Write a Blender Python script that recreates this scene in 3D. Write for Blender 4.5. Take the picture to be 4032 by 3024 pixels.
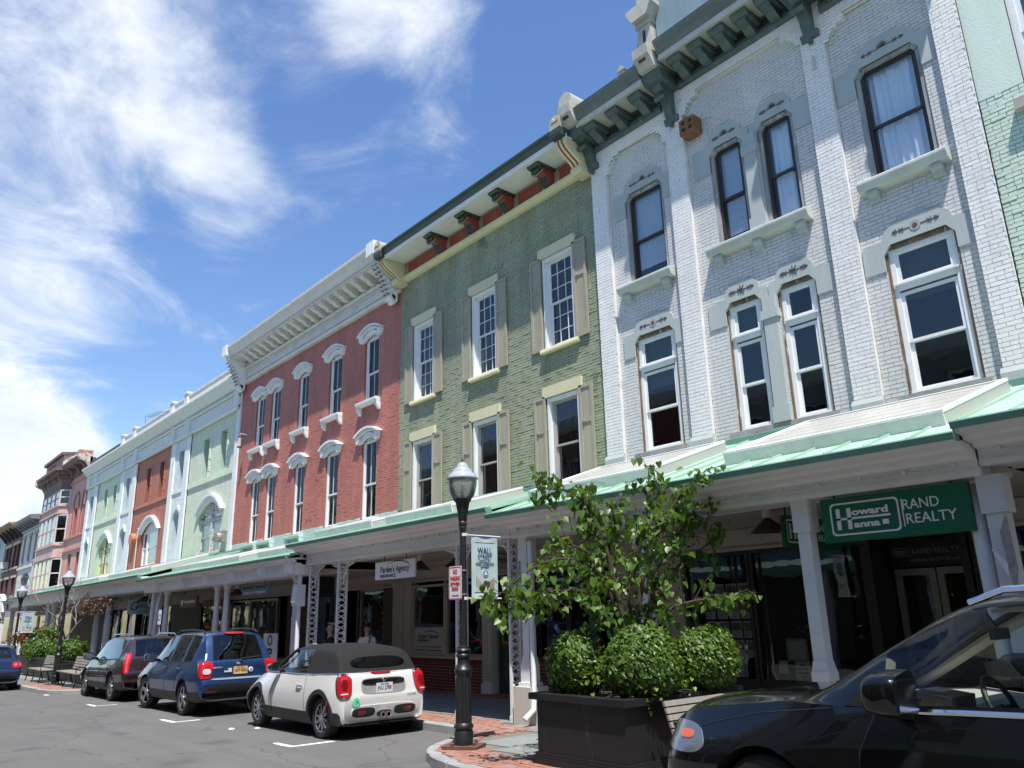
import bpy, bmesh, math, random
from mathutils import Vector, Matrix
from mathutils.bvhtree import BVHTree
random.seed(7)
for o in list(bpy.data.objects): bpy.data.objects.remove(o)
SC = bpy.context.scene
COL = SC.collection
R = math.radians
# ------------------------------------------------------------------ camera
cd = bpy.data.cameras.new('camera'); cam = bpy.data.objects.new('camera', cd); COL.objects.link(cam)
cr = Vector((.641098, .767108, -.023217)); cu = Vector((.231666, -.164593, .95877)); cf = Vector((-.731658, .620044, .283233))
mw = Matrix((cr, cu, -cf)).transposed().to_4x4(); mw.translation = (0, 0, 1.68)
cam.matrix_world = mw
cd.sensor_width = 36; cd.lens = 27.492; cd.clip_start = .05; cd.clip_end = 3000
SC.camera = cam
# ------------------------------------------------------------------ sun, sky, exposure
SUN = Vector((.36, -.245, 1)).normalized()
ld = bpy.data.lights.new('sun', 'SUN'); ld.energy = 5.0; ld.angle = R(.55); ld.color = (1, .955, .88)
lo = bpy.data.objects.new('sun', ld); COL.objects.link(lo); lo.rotation_euler = SUN.to_track_quat('Z', 'Y').to_euler(); lo.location = (10, -10, 40)
SC.view_settings.view_transform = 'Standard'; SC.view_settings.look = 'None'; SC.view_settings.exposure = .62; SC.view_settings.gamma = 1
W = bpy.data.worlds.new('World'); SC.world = W; W.use_nodes = True
nt = W.node_tree; nt.nodes.clear()
def ND(t, kind, **kw):
    n = t.nodes.new(kind)
    for k, v in kw.items():
        if k.startswith('i_'):
            key = k[2:]; n.inputs[int(key) if key.isdigit() else key.replace('_', ' ')].default_value = v
        else: setattr(n, k, v)
    return n
def LK(t, a, b): t.links.new(a, b)
def MATH(t, op, a, b=None, c=None):
    n = t.nodes.new('ShaderNodeMath'); n.operation = op
    for i, x in enumerate((a, b, c)):
        if x is None: continue
        if isinstance(x, (int, float)): n.inputs[i].default_value = x
        else: t.links.new(x, n.inputs[i])
    return n.outputs[0]
def sky_world():
    t = nt
    out = ND(t, 'ShaderNodeOutputWorld'); bg = ND(t, 'ShaderNodeBackground', i_Strength=.115)
    sk = ND(t, 'ShaderNodeTexSky', sky_type='NISHITA', sun_disc=False, sun_elevation=R(67.8), sun_rotation=R(121), altitude=60, air_density=1.15, dust_density=.35, ozone_density=1.6)
    tc = ND(t, 'ShaderNodeTexCoord'); sep = ND(t, 'ShaderNodeSeparateXYZ'); LK(t, tc.outputs['Generated'], sep.inputs[0])
    zz = MATH(t, 'ADD', MATH(t, 'MAXIMUM', sep.outputs[2], 0), .16)
    px = MATH(t, 'DIVIDE', sep.outputs[0], zz); py = MATH(t, 'DIVIDE', sep.outputs[1], zz)
    cb = ND(t, 'ShaderNodeCombineXYZ'); LK(t, px, cb.inputs[0]); LK(t, py, cb.inputs[1])
    n1 = ND(t, 'ShaderNodeTexNoise', i_Scale=2.6, i_Detail=14, i_Roughness=.64, i_Distortion=.7); LK(t, cb.outputs[0], n1.inputs['Vector'])
    n2 = ND(t, 'ShaderNodeTexNoise', i_Scale=.75, i_Detail=6, i_Roughness=.6, i_Distortion=.6); LK(t, cb.outputs[0], n2.inputs['Vector'])
    n3 = ND(t, 'ShaderNodeTexNoise', i_Scale=7, i_Detail=8, i_Roughness=.6); LK(t, cb.outputs[0], n3.inputs['Vector'])
    nv = MATH(t, 'ADD', MATH(t, 'MULTIPLY', n1.outputs['Fac'], .62), MATH(t, 'ADD', MATH(t, 'MULTIPLY', n2.outputs['Fac'], .25), MATH(t, 'MULTIPLY', n3.outputs['Fac'], .13)))
    tot = None
    # cloud masses: direction, cos of the radius, weight
    for d, rad, wgt in (((-.94, .05, .35), 7, .14), ((-.965, .02, .26), 7, .12), ((-.815, .08, .585), 6, .15), ((-.86, .11, .50), 5, .08), ((-.80, .22, .56), 3.2, .12), ((-.815, .255, .525), 2.4, .10), ((-.833, .272, .482), 2.8, .12),
                        ((-.63, .38, .68), 4.2, .2), ((-.985, .127, .15), 4.2, .32), ((-.99, .13, .09), 6, .1), ((-.87, .22, .42), 6, .05), ((-.76, .22, .61), 6, .06), ((-.70, .38, .60), 7, .04),
                        ((.5, -.6, .55), 15, .1), ((.3, .8, .5), 12, .1)):
        v = Vector(d).normalized()
        dp = ND(t, 'ShaderNodeVectorMath', operation='DOT_PRODUCT'); LK(t, tc.outputs['Generated'], dp.inputs[0]); dp.inputs[1].default_value = v
        mr = ND(t, 'ShaderNodeMapRange', interpolation_type='SMOOTHSTEP'); LK(t, dp.outputs['Value'], mr.inputs[0])
        mr.inputs[1].default_value = math.cos(R(rad * 1.7)); mr.inputs[2].default_value = math.cos(R(rad * .25)); mr.inputs[3].default_value = 0; mr.inputs[4].default_value = wgt
        tot = mr.outputs[0] if tot is None else MATH(t, 'ADD', tot, mr.outputs[0])
    dens = MATH(t, 'ADD', nv, tot)
    mr = ND(t, 'ShaderNodeMapRange', interpolation_type='SMOOTHSTEP'); LK(t, dens, mr.inputs[0])
    mr.inputs[1].default_value = .555; mr.inputs[2].default_value = .90
    cl = ND(t, 'ShaderNodeMapRange'); LK(t, n1.outputs['Fac'], cl.inputs[0]); cl.inputs[1].default_value = .25; cl.inputs[2].default_value = .7
    cc = ND(t, 'ShaderNodeMixRGB'); LK(t, cl.outputs[0], cc.inputs[0]); cc.inputs[1].default_value = (4.2, 4.7, 5.5, 1); cc.inputs[2].default_value = (6.6, 6.8, 7.1, 1)
    hs = ND(t, 'ShaderNodeHueSaturation', i_Hue=.508, i_Saturation=1.18, i_Value=1.1); LK(t, sk.outputs[0], hs.inputs['Color'])
    mx = ND(t, 'ShaderNodeMixRGB'); LK(t, MATH(t, 'MULTIPLY', mr.outputs[0], .93), mx.inputs[0]); LK(t, hs.outputs[0], mx.inputs[1]); LK(t, cc.outputs[0], mx.inputs[2])
    LK(t, mx.outputs[0], bg.inputs[0]); LK(t, bg.outputs[0], out.inputs[0])
sky_world()
# ------------------------------------------------------------------ helpers
def gz(x): return .0115 * x
WM = {}
def tag(o, label=None, cat=None, group=None, kind=None):
    if label: o['label'] = label
    if cat: o['category'] = cat
    if group: o['group'] = group
    if kind: o['kind'] = kind
    return o
def thing(name, label, cat, loc=(0, 0, 0), group=None, rz=0, world=True):
    """Empty at the base of a thing; world=True: its parts are given in world coordinates."""
    o = bpy.data.objects.new(name, None); COL.objects.link(o); o.empty_display_size = .3
    o.location = loc; o.rotation_euler = (0, 0, rz)
    if world: WM[o] = (Matrix.Translation(loc) @ Matrix.Rotation(rz, 4, 'Z')).inverted()
    return tag(o, label, cat, group)
def par(o, p):
    if p is None: return o
    o.parent = p
    if p in WM: o.matrix_parent_inverse = WM[p]
    return o
def copytree(o, parent=None):
    c = o.copy(); COL.objects.link(c)
    if parent is not None: c.parent = parent
    for ch in list(o.children): copytree(ch, c)
    return c
class MB:
    def __init__(s): s.v = []; s.f = []; s.m = []; s.cur = 0
    def add(s, vs, fs):
        b = len(s.v); s.v += [tuple(v) for v in vs]
        for f in fs: s.f.append([b + i for i in f]); s.m.append(s.cur)
        return s
    def box(s, x0, x1, y0, y1, z0, z1):
        if x0 > x1: x0, x1 = x1, x0
        if y0 > y1: y0, y1 = y1, y0
        if z0 > z1: z0, z1 = z1, z0
        return s.add([(x0, y0, z0), (x1, y0, z0), (x1, y1, z0), (x0, y1, z0), (x0, y0, z1), (x1, y0, z1), (x1, y1, z1), (x0, y1, z1)],
                     [(0, 3, 2, 1), (4, 5, 6, 7), (0, 1, 5, 4), (1, 2, 6, 5), (2, 3, 7, 6), (3, 0, 4, 7)])
    def obox(s, c, u, v, w, du, dv, dw):
        """oriented box: centre c, unit axes u v w and half sizes"""
        c = Vector(c); u = Vector(u) * du; v = Vector(v) * dv; w = Vector(w) * dw
        P = [c + a * u + b * v + d * w for d in (-1, 1) for a, b in ((-1, -1), (1, -1), (1, 1), (-1, 1))]
        return s.add(P, [(0, 3, 2, 1), (4, 5, 6, 7), (0, 1, 5, 4), (1, 2, 6, 5), (2, 3, 7, 6), (3, 0, 4, 7)])
    def bar(s, a, b, w, h=None):
        a = Vector(a); b = Vector(b); d = b - a; L = d.length; d.normalize(); h = h or w
        up = Vector((0, 0, 1)) if abs(d.z) < .9 else Vector((1, 0, 0)); x = d.cross(up).normalized(); z = x.cross(d)
        return s.obox((a + b) / 2, x, d, z, w / 2, L / 2, h / 2)
    def prism(s, P, ax, a0, a1):
        n = len(P)
        def pt(p, a): return (a, p[0], p[1]) if ax == 'x' else ((p[0], a, p[1]) if ax == 'y' else (p[0], p[1], a))
        b = len(s.v); s.v += [pt(p, a0) for p in P] + [pt(p, a1) for p in P]
        s.f += [[b + i for i in range(n)][::-1], [b + n + i for i in range(n)]]; s.m += [s.cur] * 2
        for i in range(n):
            j = (i + 1) % n; s.f.append([b + i, b + j, b + n + j, b + n + i]); s.m.append(s.cur)
        return s
    def tube(s, pts, rad, n=8, cap=True):
        pts = [Vector(p) for p in pts]
        if not isinstance(rad, (list, tuple)): rad = [rad] * len(pts)
        b = len(s.v); prev = None
        for i, p in enumerate(pts):
            d = (pts[min(i + 1, len(pts) - 1)] - pts[max(i - 1, 0)])
            d = d.normalized() if d.length > 1e-9 else Vector((0, 0, 1))
            if prev is None: x = d.cross(Vector((0, 0, 1)) if abs(d.z) < .95 else Vector((1, 0, 0))).normalized()
            else: x = (prev - d * prev.dot(d)).normalized()
            prev = x; y = d.cross(x)
            for k in range(n):
                a = 2 * math.pi * k / n; s.v.append(tuple(p + (x * math.cos(a) + y * math.sin(a)) * rad[i]))
        for i in range(len(pts) - 1):
            for k in range(n):
                k2 = (k + 1) % n; s.f.append([b + i * n + k, b + i * n + k2, b + (i + 1) * n + k2, b + (i + 1) * n + k]); s.m.append(s.cur)
        if cap:
            s.f.append([b + k for k in range(n)][::-1]); e = b + (len(pts) - 1) * n; s.f.append([e + k for k in range(n)]); s.m += [s.cur] * 2
        return s
    def lathe(s, prof, c=(0, 0, 0), n=20, ax='z', flute=0, sc=(1, 1)):
        b = len(s.v); cx, cy, cz = c
        for (r, z) in prof:
            for k in range(n):
                a = 2 * math.pi * k / n; rr = r * (1 - flute * (k % 2))
                p = (rr * math.cos(a) * sc[0], rr * math.sin(a) * sc[1], z)
                if ax == 'y': p = (p[0], p[2], p[1])
                elif ax == 'x': p = (p[2], p[0], p[1])
                s.v.append((cx + p[0], cy + p[1], cz + p[2]))
        for i in range(len(prof) - 1):
            for k in range(n):
                k2 = (k + 1) % n; q = [b + i * n + k, b + i * n + k2, b + (i + 1) * n + k2, b + (i + 1) * n + k]
                s.f.append(q[::-1] if ax == 'y' else q); s.m.append(s.cur)
        s.f.append([b + k for k in range(n)][::-1]); e = b + (len(prof) - 1) * n; s.f.append([e + k for k in range(n)]); s.m += [s.cur] * 2
        return s
    def quad(s, a, b, c, d): return s.add([a, b, c, d], [(0, 1, 2, 3)])
    def grid(s, fn, nu, nv, closeu=False):
        b = len(s.v)
        for j in range(nv + 1):
            for i in range(nu + (0 if closeu else 1)): s.v.append(tuple(fn(i / nu, j / nv)))
        w = nu if closeu else nu + 1
        for j in range(nv):
            for i in range(nu):
                i2 = (i + 1) % w if closeu else i + 1
                s.f.append([b + j * w + i, b + j * w + i2, b + (j + 1) * w + i2, b + (j + 1) * w + i]); s.m.append(s.cur)
        return s
    def mesh(s, name, mats, smooth=False):
        me = bpy.data.meshes.new(name); me.from_pydata(s.v, [], s.f); 
        for m in (mats if isinstance(mats, (list, tuple)) else [mats]): me.materials.append(m)
        if any(s.m): me.polygons.foreach_set('material_index', s.m)
        if smooth:
            me.polygons.foreach_set('use_smooth', [True] * len(me.polygons))
            if smooth != 'all':
                try: me.set_sharp_from_angle(angle=R(smooth if smooth is not True else 40))
                except Exception: pass
        me.update(); return me
    def build(s, name, mats, parent=None, smooth=False, fix=False):
        me = s.mesh(name, mats, smooth)
        if fix:
            bm = bmesh.new(); bm.from_mesh(me); bmesh.ops.recalc_face_normals(bm, faces=bm.faces); bm.to_mesh(me); bm.free()
        return par(obj(name, me), parent)
def obj(name, me):
    o = bpy.data.objects.new(name, me); COL.objects.link(o); return o
TMP = bpy.data.scenes.new('workbench')
def evaluated(*objs):
    """mesh of the first object with its modifiers, evaluated apart from the big scene"""
    for o in objs:
        for c in list(o.users_collection): c.objects.unlink(o)
        TMP.collection.objects.link(o)
    vl = TMP.view_layers[0]; vl.update(); me = bpy.data.meshes.new_from_object(objs[0].evaluated_get(vl.depsgraph))
    for o in objs: bpy.data.objects.remove(o)
    return me
def struct(name, mb, mats, **k):
    return tag(mb.build(name, mats, **k), kind='structure')
# ------------------------------------------------------------------ materials
MT = {}
def principled(name):
    m = bpy.data.materials.new(name); m.use_nodes = True; t = m.node_tree
    return m, t, t.nodes['Principled BSDF']
def mat(name, col, rough=.6, metal=0, var=.12, scale=2.5, bump=0., bscale=60, spec=.5, col2=None, c2amt=.0, c2scale=6, coat=0, streak=False, grime=0):
    """procedural paint / stone / metal: base colour with two scales of mottling, optional worn second colour, fine bump"""
    if name in MT: return MT[name]
    m, t, b = principled(name); MT[name] = m
    b.inputs['Roughness'].default_value = rough; b.inputs['Metallic'].default_value = metal; b.inputs['Specular IOR Level'].default_value = spec
    if coat: b.inputs['Coat Weight'].default_value = coat; b.inputs['Coat Roughness'].default_value = .03
    g = ND(t, 'ShaderNodeNewGeometry')
    vec = g.outputs['Position']
    if streak:
        mp = ND(t, 'ShaderNodeMapping'); mp.inputs['Scale'].default_value = (1, 1, .18); LK(t, vec, mp.inputs[0]); vec = mp.outputs[0]
    n = ND(t, 'ShaderNodeTexNoise', i_Scale=scale, i_Detail=8, i_Roughness=.62); LK(t, vec, n.inputs['Vector'])
    mr = ND(t, 'ShaderNodeMapRange'); LK(t, n.outputs['Fac'], mr.inputs[0]); mr.inputs[1].default_value = .25; mr.inputs[2].default_value = .75
    mr.inputs[3].default_value = 1 - var; mr.inputs[4].default_value = 1 + var
    mx = ND(t, 'ShaderNodeVectorMath', operation='SCALE'); mx.inputs[0].default_value = col[:3]; LK(t, mr.outputs[0], mx.inputs['Scale'])
    cout = mx.outputs[0]
    if col2:
        n2 = ND(t, 'ShaderNodeTexNoise', i_Scale=c2scale, i_Detail=10, i_Roughness=.68, i_Distortion=.4); LK(t, vec, n2.inputs['Vector'])
        m2 = ND(t, 'ShaderNodeMapRange'); LK(t, n2.outputs['Fac'], m2.inputs[0]); m2.inputs[1].default_value = .72 - c2amt * .4; m2.inputs[2].default_value = .76 - c2amt * .4
        mix = ND(t, 'ShaderNodeMixRGB'); LK(t, m2.outputs[0], mix.inputs[0]); LK(t, cout, mix.inputs[1]); mix.inputs[2].default_value = (*col2[:3], 1); cout = mix.outputs[0]
    if grime:
        mp = ND(t, 'ShaderNodeMapping'); mp.inputs['Scale'].default_value = (1.6, 1, .22); LK(t, g.outputs['Position'], mp.inputs[0]); n4 = ND(t, 'ShaderNodeTexNoise', i_Scale=1.3, i_Detail=9, i_Roughness=.7); LK(t, mp.outputs[0], n4.inputs['Vector']); m4 = ND(t, 'ShaderNodeMapRange'); LK(t, n4.outputs['Fac'], m4.inputs[0]); m4.inputs[1].default_value = .35; m4.inputs[2].default_value = .7; m4.inputs[3].default_value = 1 + grime * .4; m4.inputs[4].default_value = 1 - grime
        sc = ND(t, 'ShaderNodeVectorMath', operation='SCALE'); LK(t, cout, sc.inputs[0]); LK(t, m4.outputs[0], sc.inputs['Scale']); cout = sc.outputs[0]
    LK(t, cout, b.inputs['Base Color'])
    if bump:
        nb = ND(t, 'ShaderNodeTexNoise', i_Scale=bscale, i_Detail=5, i_Roughness=.6); LK(t, g.outputs['Position'], nb.inputs['Vector'])
        bp = ND(t, 'ShaderNodeBump', i_Strength=bump, i_Distance=.01); LK(t, nb.outputs['Fac'], bp.inputs['Height']); LK(t, bp.outputs[0], b.inputs['Normal'])
    return m
def glass(name, tint=(.8, .85, .85), refl=1.0, rough=.01, alpha=.0):
    """thin window pane: fresnel mirror over a tinted see-through sheet"""
    if name in MT: return MT[name]
    m, t, b = principled(name); MT[name] = m; t.nodes.remove(b)
    out = t.nodes['Material Output']; tr = ND(t, 'ShaderNodeBsdfTransparent'); tr.inputs[0].default_value = (*tint, 1)
    gl = ND(t, 'ShaderNodeBsdfGlossy', i_Roughness=rough); gl.inputs[0].default_value = (.95, .97, 1, 1)
    g = ND(t, 'ShaderNodeNewGeometry'); dt = ND(t, 'ShaderNodeVectorMath', operation='DOT_PRODUCT'); LK(t, g.outputs['Incoming'], dt.inputs[0]); LK(t, g.outputs['Normal'], dt.inputs[1])
    lw = MATH(t, 'ADD', .05, MATH(t, 'MULTIPLY', .95, MATH(t, 'POWER', MATH(t, 'SUBTRACT', 1, MATH(t, 'ABSOLUTE', dt.outputs['Value'])), 5)))
    n = ND(t, 'ShaderNodeTexNoise', i_Scale=1.6, i_Detail=2); LK(t, g.outputs['Position'], n.inputs['Vector'])
    bp = ND(t, 'ShaderNodeBump', i_Strength=.05, i_Distance=.05); LK(t, n.outputs['Fac'], bp.inputs['Height']); LK(t, bp.outputs[0], gl.inputs['Normal'])
    mx = ND(t, 'ShaderNodeMixShader'); LK(t, MATH(t, 'MINIMUM', MATH(t, 'MULTIPLY', lw, 1.5 * refl), .95), mx.inputs[0]); LK(t, tr.outputs[0], mx.inputs[1]); LK(t, gl.outputs[0], mx.inputs[2]); LK(t, mx.outputs[0], out.inputs[0])
    return m
def flat(name, col, rough=.5, metal=0): return mat(name, col, rough, metal, var=.03)
WHITE = mat('white_paint', (.74, .75, .76), .5, var=.07, scale=3, bump=.15, bscale=30, col2=(.5, .5, .48), c2amt=.06, c2scale=9)
TRIM = mat('trim_white', (.7, .71, .71), .5, var=.1, scale=4, bump=.1, col2=(.42, .42, .4), c2amt=.12, c2scale=7)
CREAM = mat('cream_paint', (.60, .58, .42), .55, var=.08, col2=(.36, .33, .24), c2amt=.08)
BLACK = mat('black_iron', (.012, .012, .013), .38, var=.3, bump=.15, bscale=50)
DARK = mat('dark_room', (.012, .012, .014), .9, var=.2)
GREYT = mat('grey_green_stone', (.40, .43, .42), .7, var=.1, scale=2, bump=.25, bscale=25, streak=True)
GLASS = glass('window_glass'); SHOPGL = glass('shop_glass', (.8, .82, .82), .5)
CURT = mat('white_curtain', (.84, .85, .86), .8, var=.04)
BLIND = mat('white_blind', (.86, .87, .88), .7, var=.02)
CHROME = mat('chrome', (.75, .76, .78), .12, 1, var=.03)
GREENR = mat('green_metal_roof', (.32, .475, .375), .5, var=.12, scale=1.4, col2=(.40, .50, .43), c2amt=.35, c2scale=2.5, bump=.1, bscale=3)
GREENG = mat('green_gutter', (.13, .27, .21), .4, var=.1)
PANELW = mat('roof_panel', (.42, .42, .385), .35, var=.06, scale=1.5)
BEAM = mat('arcade_paint', (.76, .765, .78), .5, var=.07, scale=2.5, bump=.12, bscale=20, col2=(.45, .46, .47), c2amt=.08, c2scale=5)
# ------------------------------------------------------------------ text
def text(parent, s, c, h, ax='x', mat_=None, w=None, off=0, name='lettering', ital=0, rx=0, ext=.002, align='CENTER'):
    """raised lettering centred on c, cap height h; ax 'x': on a face looking at -Y, 'y': on a face looking at +X"""
    cu_ = bpy.data.curves.new(name, 'FONT'); cu_.body = s; cu_.align_x = align; cu_.align_y = 'CENTER'; cu_.size = h * 1.42; cu_.offset = off; cu_.extrude = ext; cu_.shear = ital; cu_.resolution_u = 3
    o = bpy.data.objects.new(name, cu_); COL.objects.link(o)
    me = evaluated(o)
    xs = [v.co.x for v in me.vertices] or [0]; wd = max(xs) - min(xs)
    sx = (w / wd) if w else 1
    M = Matrix.Diagonal((sx, 1, 1, 1))
    rot = Matrix.Rotation(R(90), 4, 'X') if ax == 'x' else (Matrix.Rotation(R(90), 4, 'Z') @ Matrix.Rotation(R(90), 4, 'X') if ax == 'y' else Matrix.Identity(4))
    me.transform(Matrix.Translation(c) @ Matrix.Rotation(rx, 4, 'Y') @ rot @ M); me.name = name
    me.materials.clear(); me.materials.append(mat_)
    return par(obj(name, me), parent)
# ------------------------------------------------------------------ ground, road, kerb, pavement
def cat_rom(P, n=6):
    out = []
    for i in range(len(P) - 1):
        p0, p1, p2, p3 = P[max(i - 1, 0)], P[i], P[i + 1], P[min(i + 2, len(P) - 1)]
        for k in range(n):
            t = k / n
            out.append(tuple(.5 * ((2 * b) + (-a + c) * t + (2 * a - 5 * b + 4 * c - d) * t * t + (-a + 3 * b - 3 * c + d) * t ** 3) for a, b, c, d in zip(p0, p1, p2, p3)))
    out.append(tuple(P[-1])); return out
def asphalt():
    m, t, b = principled('asphalt'); b.inputs['Roughness'].default_value = .86; b.inputs['Specular IOR Level'].default_value = .3
    g = ND(t, 'ShaderNodeNewGeometry'); P = g.outputs['Position']
    n1 = ND(t, 'ShaderNodeTexNoise', i_Scale=.55, i_Detail=6, i_Roughness=.6); n2 = ND(t, 'ShaderNodeTexNoise', i_Scale=75, i_Detail=3, i_Roughness=.7); n3 = ND(t, 'ShaderNodeTexVoronoi', i_Scale=110)
    mp = ND(t, 'ShaderNodeMapping'); mp.inputs['Scale'].default_value = (.12, 1.6, 1); LK(t, P, mp.inputs[0]); n4 = ND(t, 'ShaderNodeTexNoise', i_Scale=1.2, i_Detail=4); LK(t, mp.outputs[0], n4.inputs['Vector'])
    for n in (n1, n2, n3): LK(t, P, n.inputs['Vector'])
    v = MATH(t, 'ADD', MATH(t, 'MULTIPLY', n1.outputs['Fac'], .05), MATH(t, 'ADD', MATH(t, 'MULTIPLY', n2.outputs['Fac'], .10), MATH(t, 'MULTIPLY', n4.outputs['Fac'], .05)))
    v = MATH(t, 'ADD', v, .016); vo = ND(t, 'ShaderNodeTexVoronoi', feature='DISTANCE_TO_EDGE', i_Scale=.42); nd = ND(t, 'ShaderNodeTexNoise', i_Scale=1.4, i_Detail=6); LK(t, P, nd.inputs['Vector']); ad = ND(t, 'ShaderNodeMixRGB', blend_type='ADD', i_0=.9); LK(t, P, ad.inputs[1]); LK(t, nd.outputs['Color'], ad.inputs[2]); LK(t, ad.outputs[0], vo.inputs['Vector']); ck = ND(t, 'ShaderNodeMapRange'); LK(t, vo.outputs[0], ck.inputs[0]); ck.inputs[2].default_value = .012; ck.inputs[3].default_value = .62; ck.inputs[4].default_value = 1; n5 = ND(t, 'ShaderNodeTexNoise', i_Scale=.9, i_Detail=4); LK(t, P, n5.inputs['Vector']); st_ = ND(t, 'ShaderNodeMapRange'); LK(t, n5.outputs['Fac'], st_.inputs[0]); st_.inputs[1].default_value = .6; st_.inputs[2].default_value = .72; st_.inputs[3].default_value = 1; st_.inputs[4].default_value = .72; v = MATH(t, 'MULTIPLY', MATH(t, 'MULTIPLY', v, ck.outputs[0]), st_.outputs[0]); cb = ND(t, 'ShaderNodeCombineColor')
    for i, k in enumerate((1.0, .985, .97)): LK(t, MATH(t, 'MULTIPLY', v, k), cb.inputs[i])
    LK(t, cb.outputs[0], b.inputs['Base Color'])
    bp = ND(t, 'ShaderNodeBump', i_Strength=.55, i_Distance=.008); LK(t, n2.outputs['Fac'], bp.inputs['Height']); LK(t, bp.outputs[0], b.inputs['Normal'])
    return m
ASPH = asphalt()
g = MB()
def gp(x, y): return (x, y, gz(x))
g.quad(gp(-600, -500), gp(500, -500), gp(500, 500), gp(-600, 500)); struct('road', g, ASPH)
KP = [(40, 7.95), (8, 7.95), (-3.6, 7.95), (-4.4, 7.75), (-4.9, 7.0), (-5.3, 6.2), (-6.2, 5.8), (-7.7, 5.8), (-8.6, 5.96), (-9.2, 6.22), (-9.55, 6.5), (-9.85, 6.95), (-10.2, 7.45), (-10.75, 7.8), (-11.6, 7.95), (-18, 7.95), (-26.6, 7.95), (-27.3, 7.5), (-27.6, 6.7), (-28.0, 6.0), (-29, 5.55), (-31, 5.4), (-36, 5.4), (-42, 5.4), (-43, 6.3), (-44, 7.9), (-60, 7.95), (-130, 7.95)]
KS = cat_rom(KP, 5)
def kerb_y(x):
    for (x0, y0), (x1, y1) in zip(KS, KS[1:]):
        if x1 <= x <= x0: return y0 + (y1 - y0) * ((x - x0) / ((x1 - x0) or 1))
    return 7.95
STONE = mat('bluestone', (.20, .215, .21), .8, var=.25, scale=1.3, bump=.5, bscale=14, col2=(.33, .31, .25), c2amt=.28, c2scale=1.1)
KERBM = mat('kerb_stone', (.27, .275, .27), .8, var=.22, scale=2.5, bump=.6, bscale=18)
MORT = mat('paving_bed', (.16, .14, .12), .9, var=.3, scale=5, bump=.4)
PAVER = mat('brick_paver', (.30, .135, .095), .8, var=.35, scale=4.5, bump=.4, bscale=30, col2=(.24, .19, .165), c2amt=.5, c2scale=5)
sw = MB()
for (x0, y0), (x1, y1) in zip(KS, KS[1:]):
    a, b = gz(x0) + .115, gz(x1) + .115
    sw.quad((x1, y1 + .12, b), (x0, y0 + .12, a), (x0, 14, a), (x1, 14, b))
SIDE = struct('sidewalk', sw, MORT)
# kerb stones, each a part with open joints
seg = []; acc = 0; last = KS[0]; cur = [KS[0]]
for p in KS[1:]:
    q = cur[-1]; L = math.dist(p, q)
    n = max(1, int(L / .3))
    for i in range(1, n + 1):
        cur.append((q[0] + (p[0] - q[0]) * i / n, q[1] + (p[1] - q[1]) * i / n)); acc += L / n
        if acc > 1.5: seg.append(cur); cur = [cur[-1]]; acc = 0
for s in seg:
    if s[0][0] > 3 or s[-1][0] < -62: continue
    k = MB(); j = random.uniform(-.008, .008); tp = .13 + random.uniform(-.004, .006)
    N = []
    for i, p in enumerate(s):
        a = s[max(i - 1, 0)]; b = s[min(i + 1, len(s) - 1)]; d = Vector((b[0] - a[0], b[1] - a[1])).normalized(); N.append(Vector((d.y, -d.x)))
    d0 = Vector((s[1][0] - s[0][0], s[1][1] - s[0][1])).normalized() * .007
    pts = []
    for i, p in enumerate(s):
        o = Vector(p) + (d0 if i == 0 else (-d0 if i == len(s) - 1 else Vector((0, 0)))); n = N[i]
        inn = o + n * .15 if n.y > 0 else o - n * .15; n = n if n.y > 0 else -n
        inn = o + n * .15; out = o + n * j + Vector((random.uniform(-.006, .006), random.uniform(-.012, .006)))
        z = gz(p[0]); pts.append([(out.x, out.y, z - .05), (out.x, out.y, z + tp - .015), (out.x + n.x * .02, out.y + n.y * .02, z + tp), (inn.x, inn.y, z + tp), (inn.x, inn.y, z - .05)])
    b0 = len(k.v)
    for r in pts: k.v += r
    for i in range(len(pts) - 1):
        for q in range(4): k.f.append([i * 5 + q, (i + 1) * 5 + q, (i + 1) * 5 + q + 1, i * 5 + q + 1]); k.m.append(0)
    k.f += [[0, 1, 2, 3, 4], [len(k.v) - 5 + i for i in (4, 3, 2, 1, 0)]]; k.m += [0, 0]
    k.build('kerb_stone', KERBM, SIDE, fix=True)
# pavers and slabs
def is_brick(x, y):
    ky = kerb_y(x) + .15
    if y < ky: return None
    if y > 12.5: return None
    if y - ky < (.62 if ky < 7.6 else .72): return True
    if y > 11.35: return True
    if -10.9 < x < -9.7 and 7.6 < y < 8.55: return True
    return False
pm = MB(); pm.box(-.098, .098, -.048, .048, -.05, 0); PV = pm.mesh('paver', PAVER)
cand = []
y = 5.6; row = 0
while y < 12.5:
    x = -33 + (row % 2) * .102
    while x < -4.3:
        if is_brick(x, y) and not (9 < y < 11.3): cand.append((x + random.uniform(-.003, .003), y))
        x += .204
    y += .102; row += 1
cand.sort(key=lambda c: c[0] ** 2 + c[1] ** 2)
rest = MB()
for i, (x, y) in enumerate(cand):
    z = gz(x) + .13 + random.uniform(-.004, .004); a = random.uniform(-.02, .02)
    if i < 300:
        o = obj('brick', PV); o.location = (x, y, z); o.rotation_euler = (random.uniform(-.01, .01), random.uniform(-.01, .01), a); o.parent = SIDE
    else: rest.box(x - .098, x + .098, y - .048, y + .048, z - .04, z)
o = rest.build('brick_paving', PAVER, SIDE); o['kind'] = 'stuff'
x = -4.2; 
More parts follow.
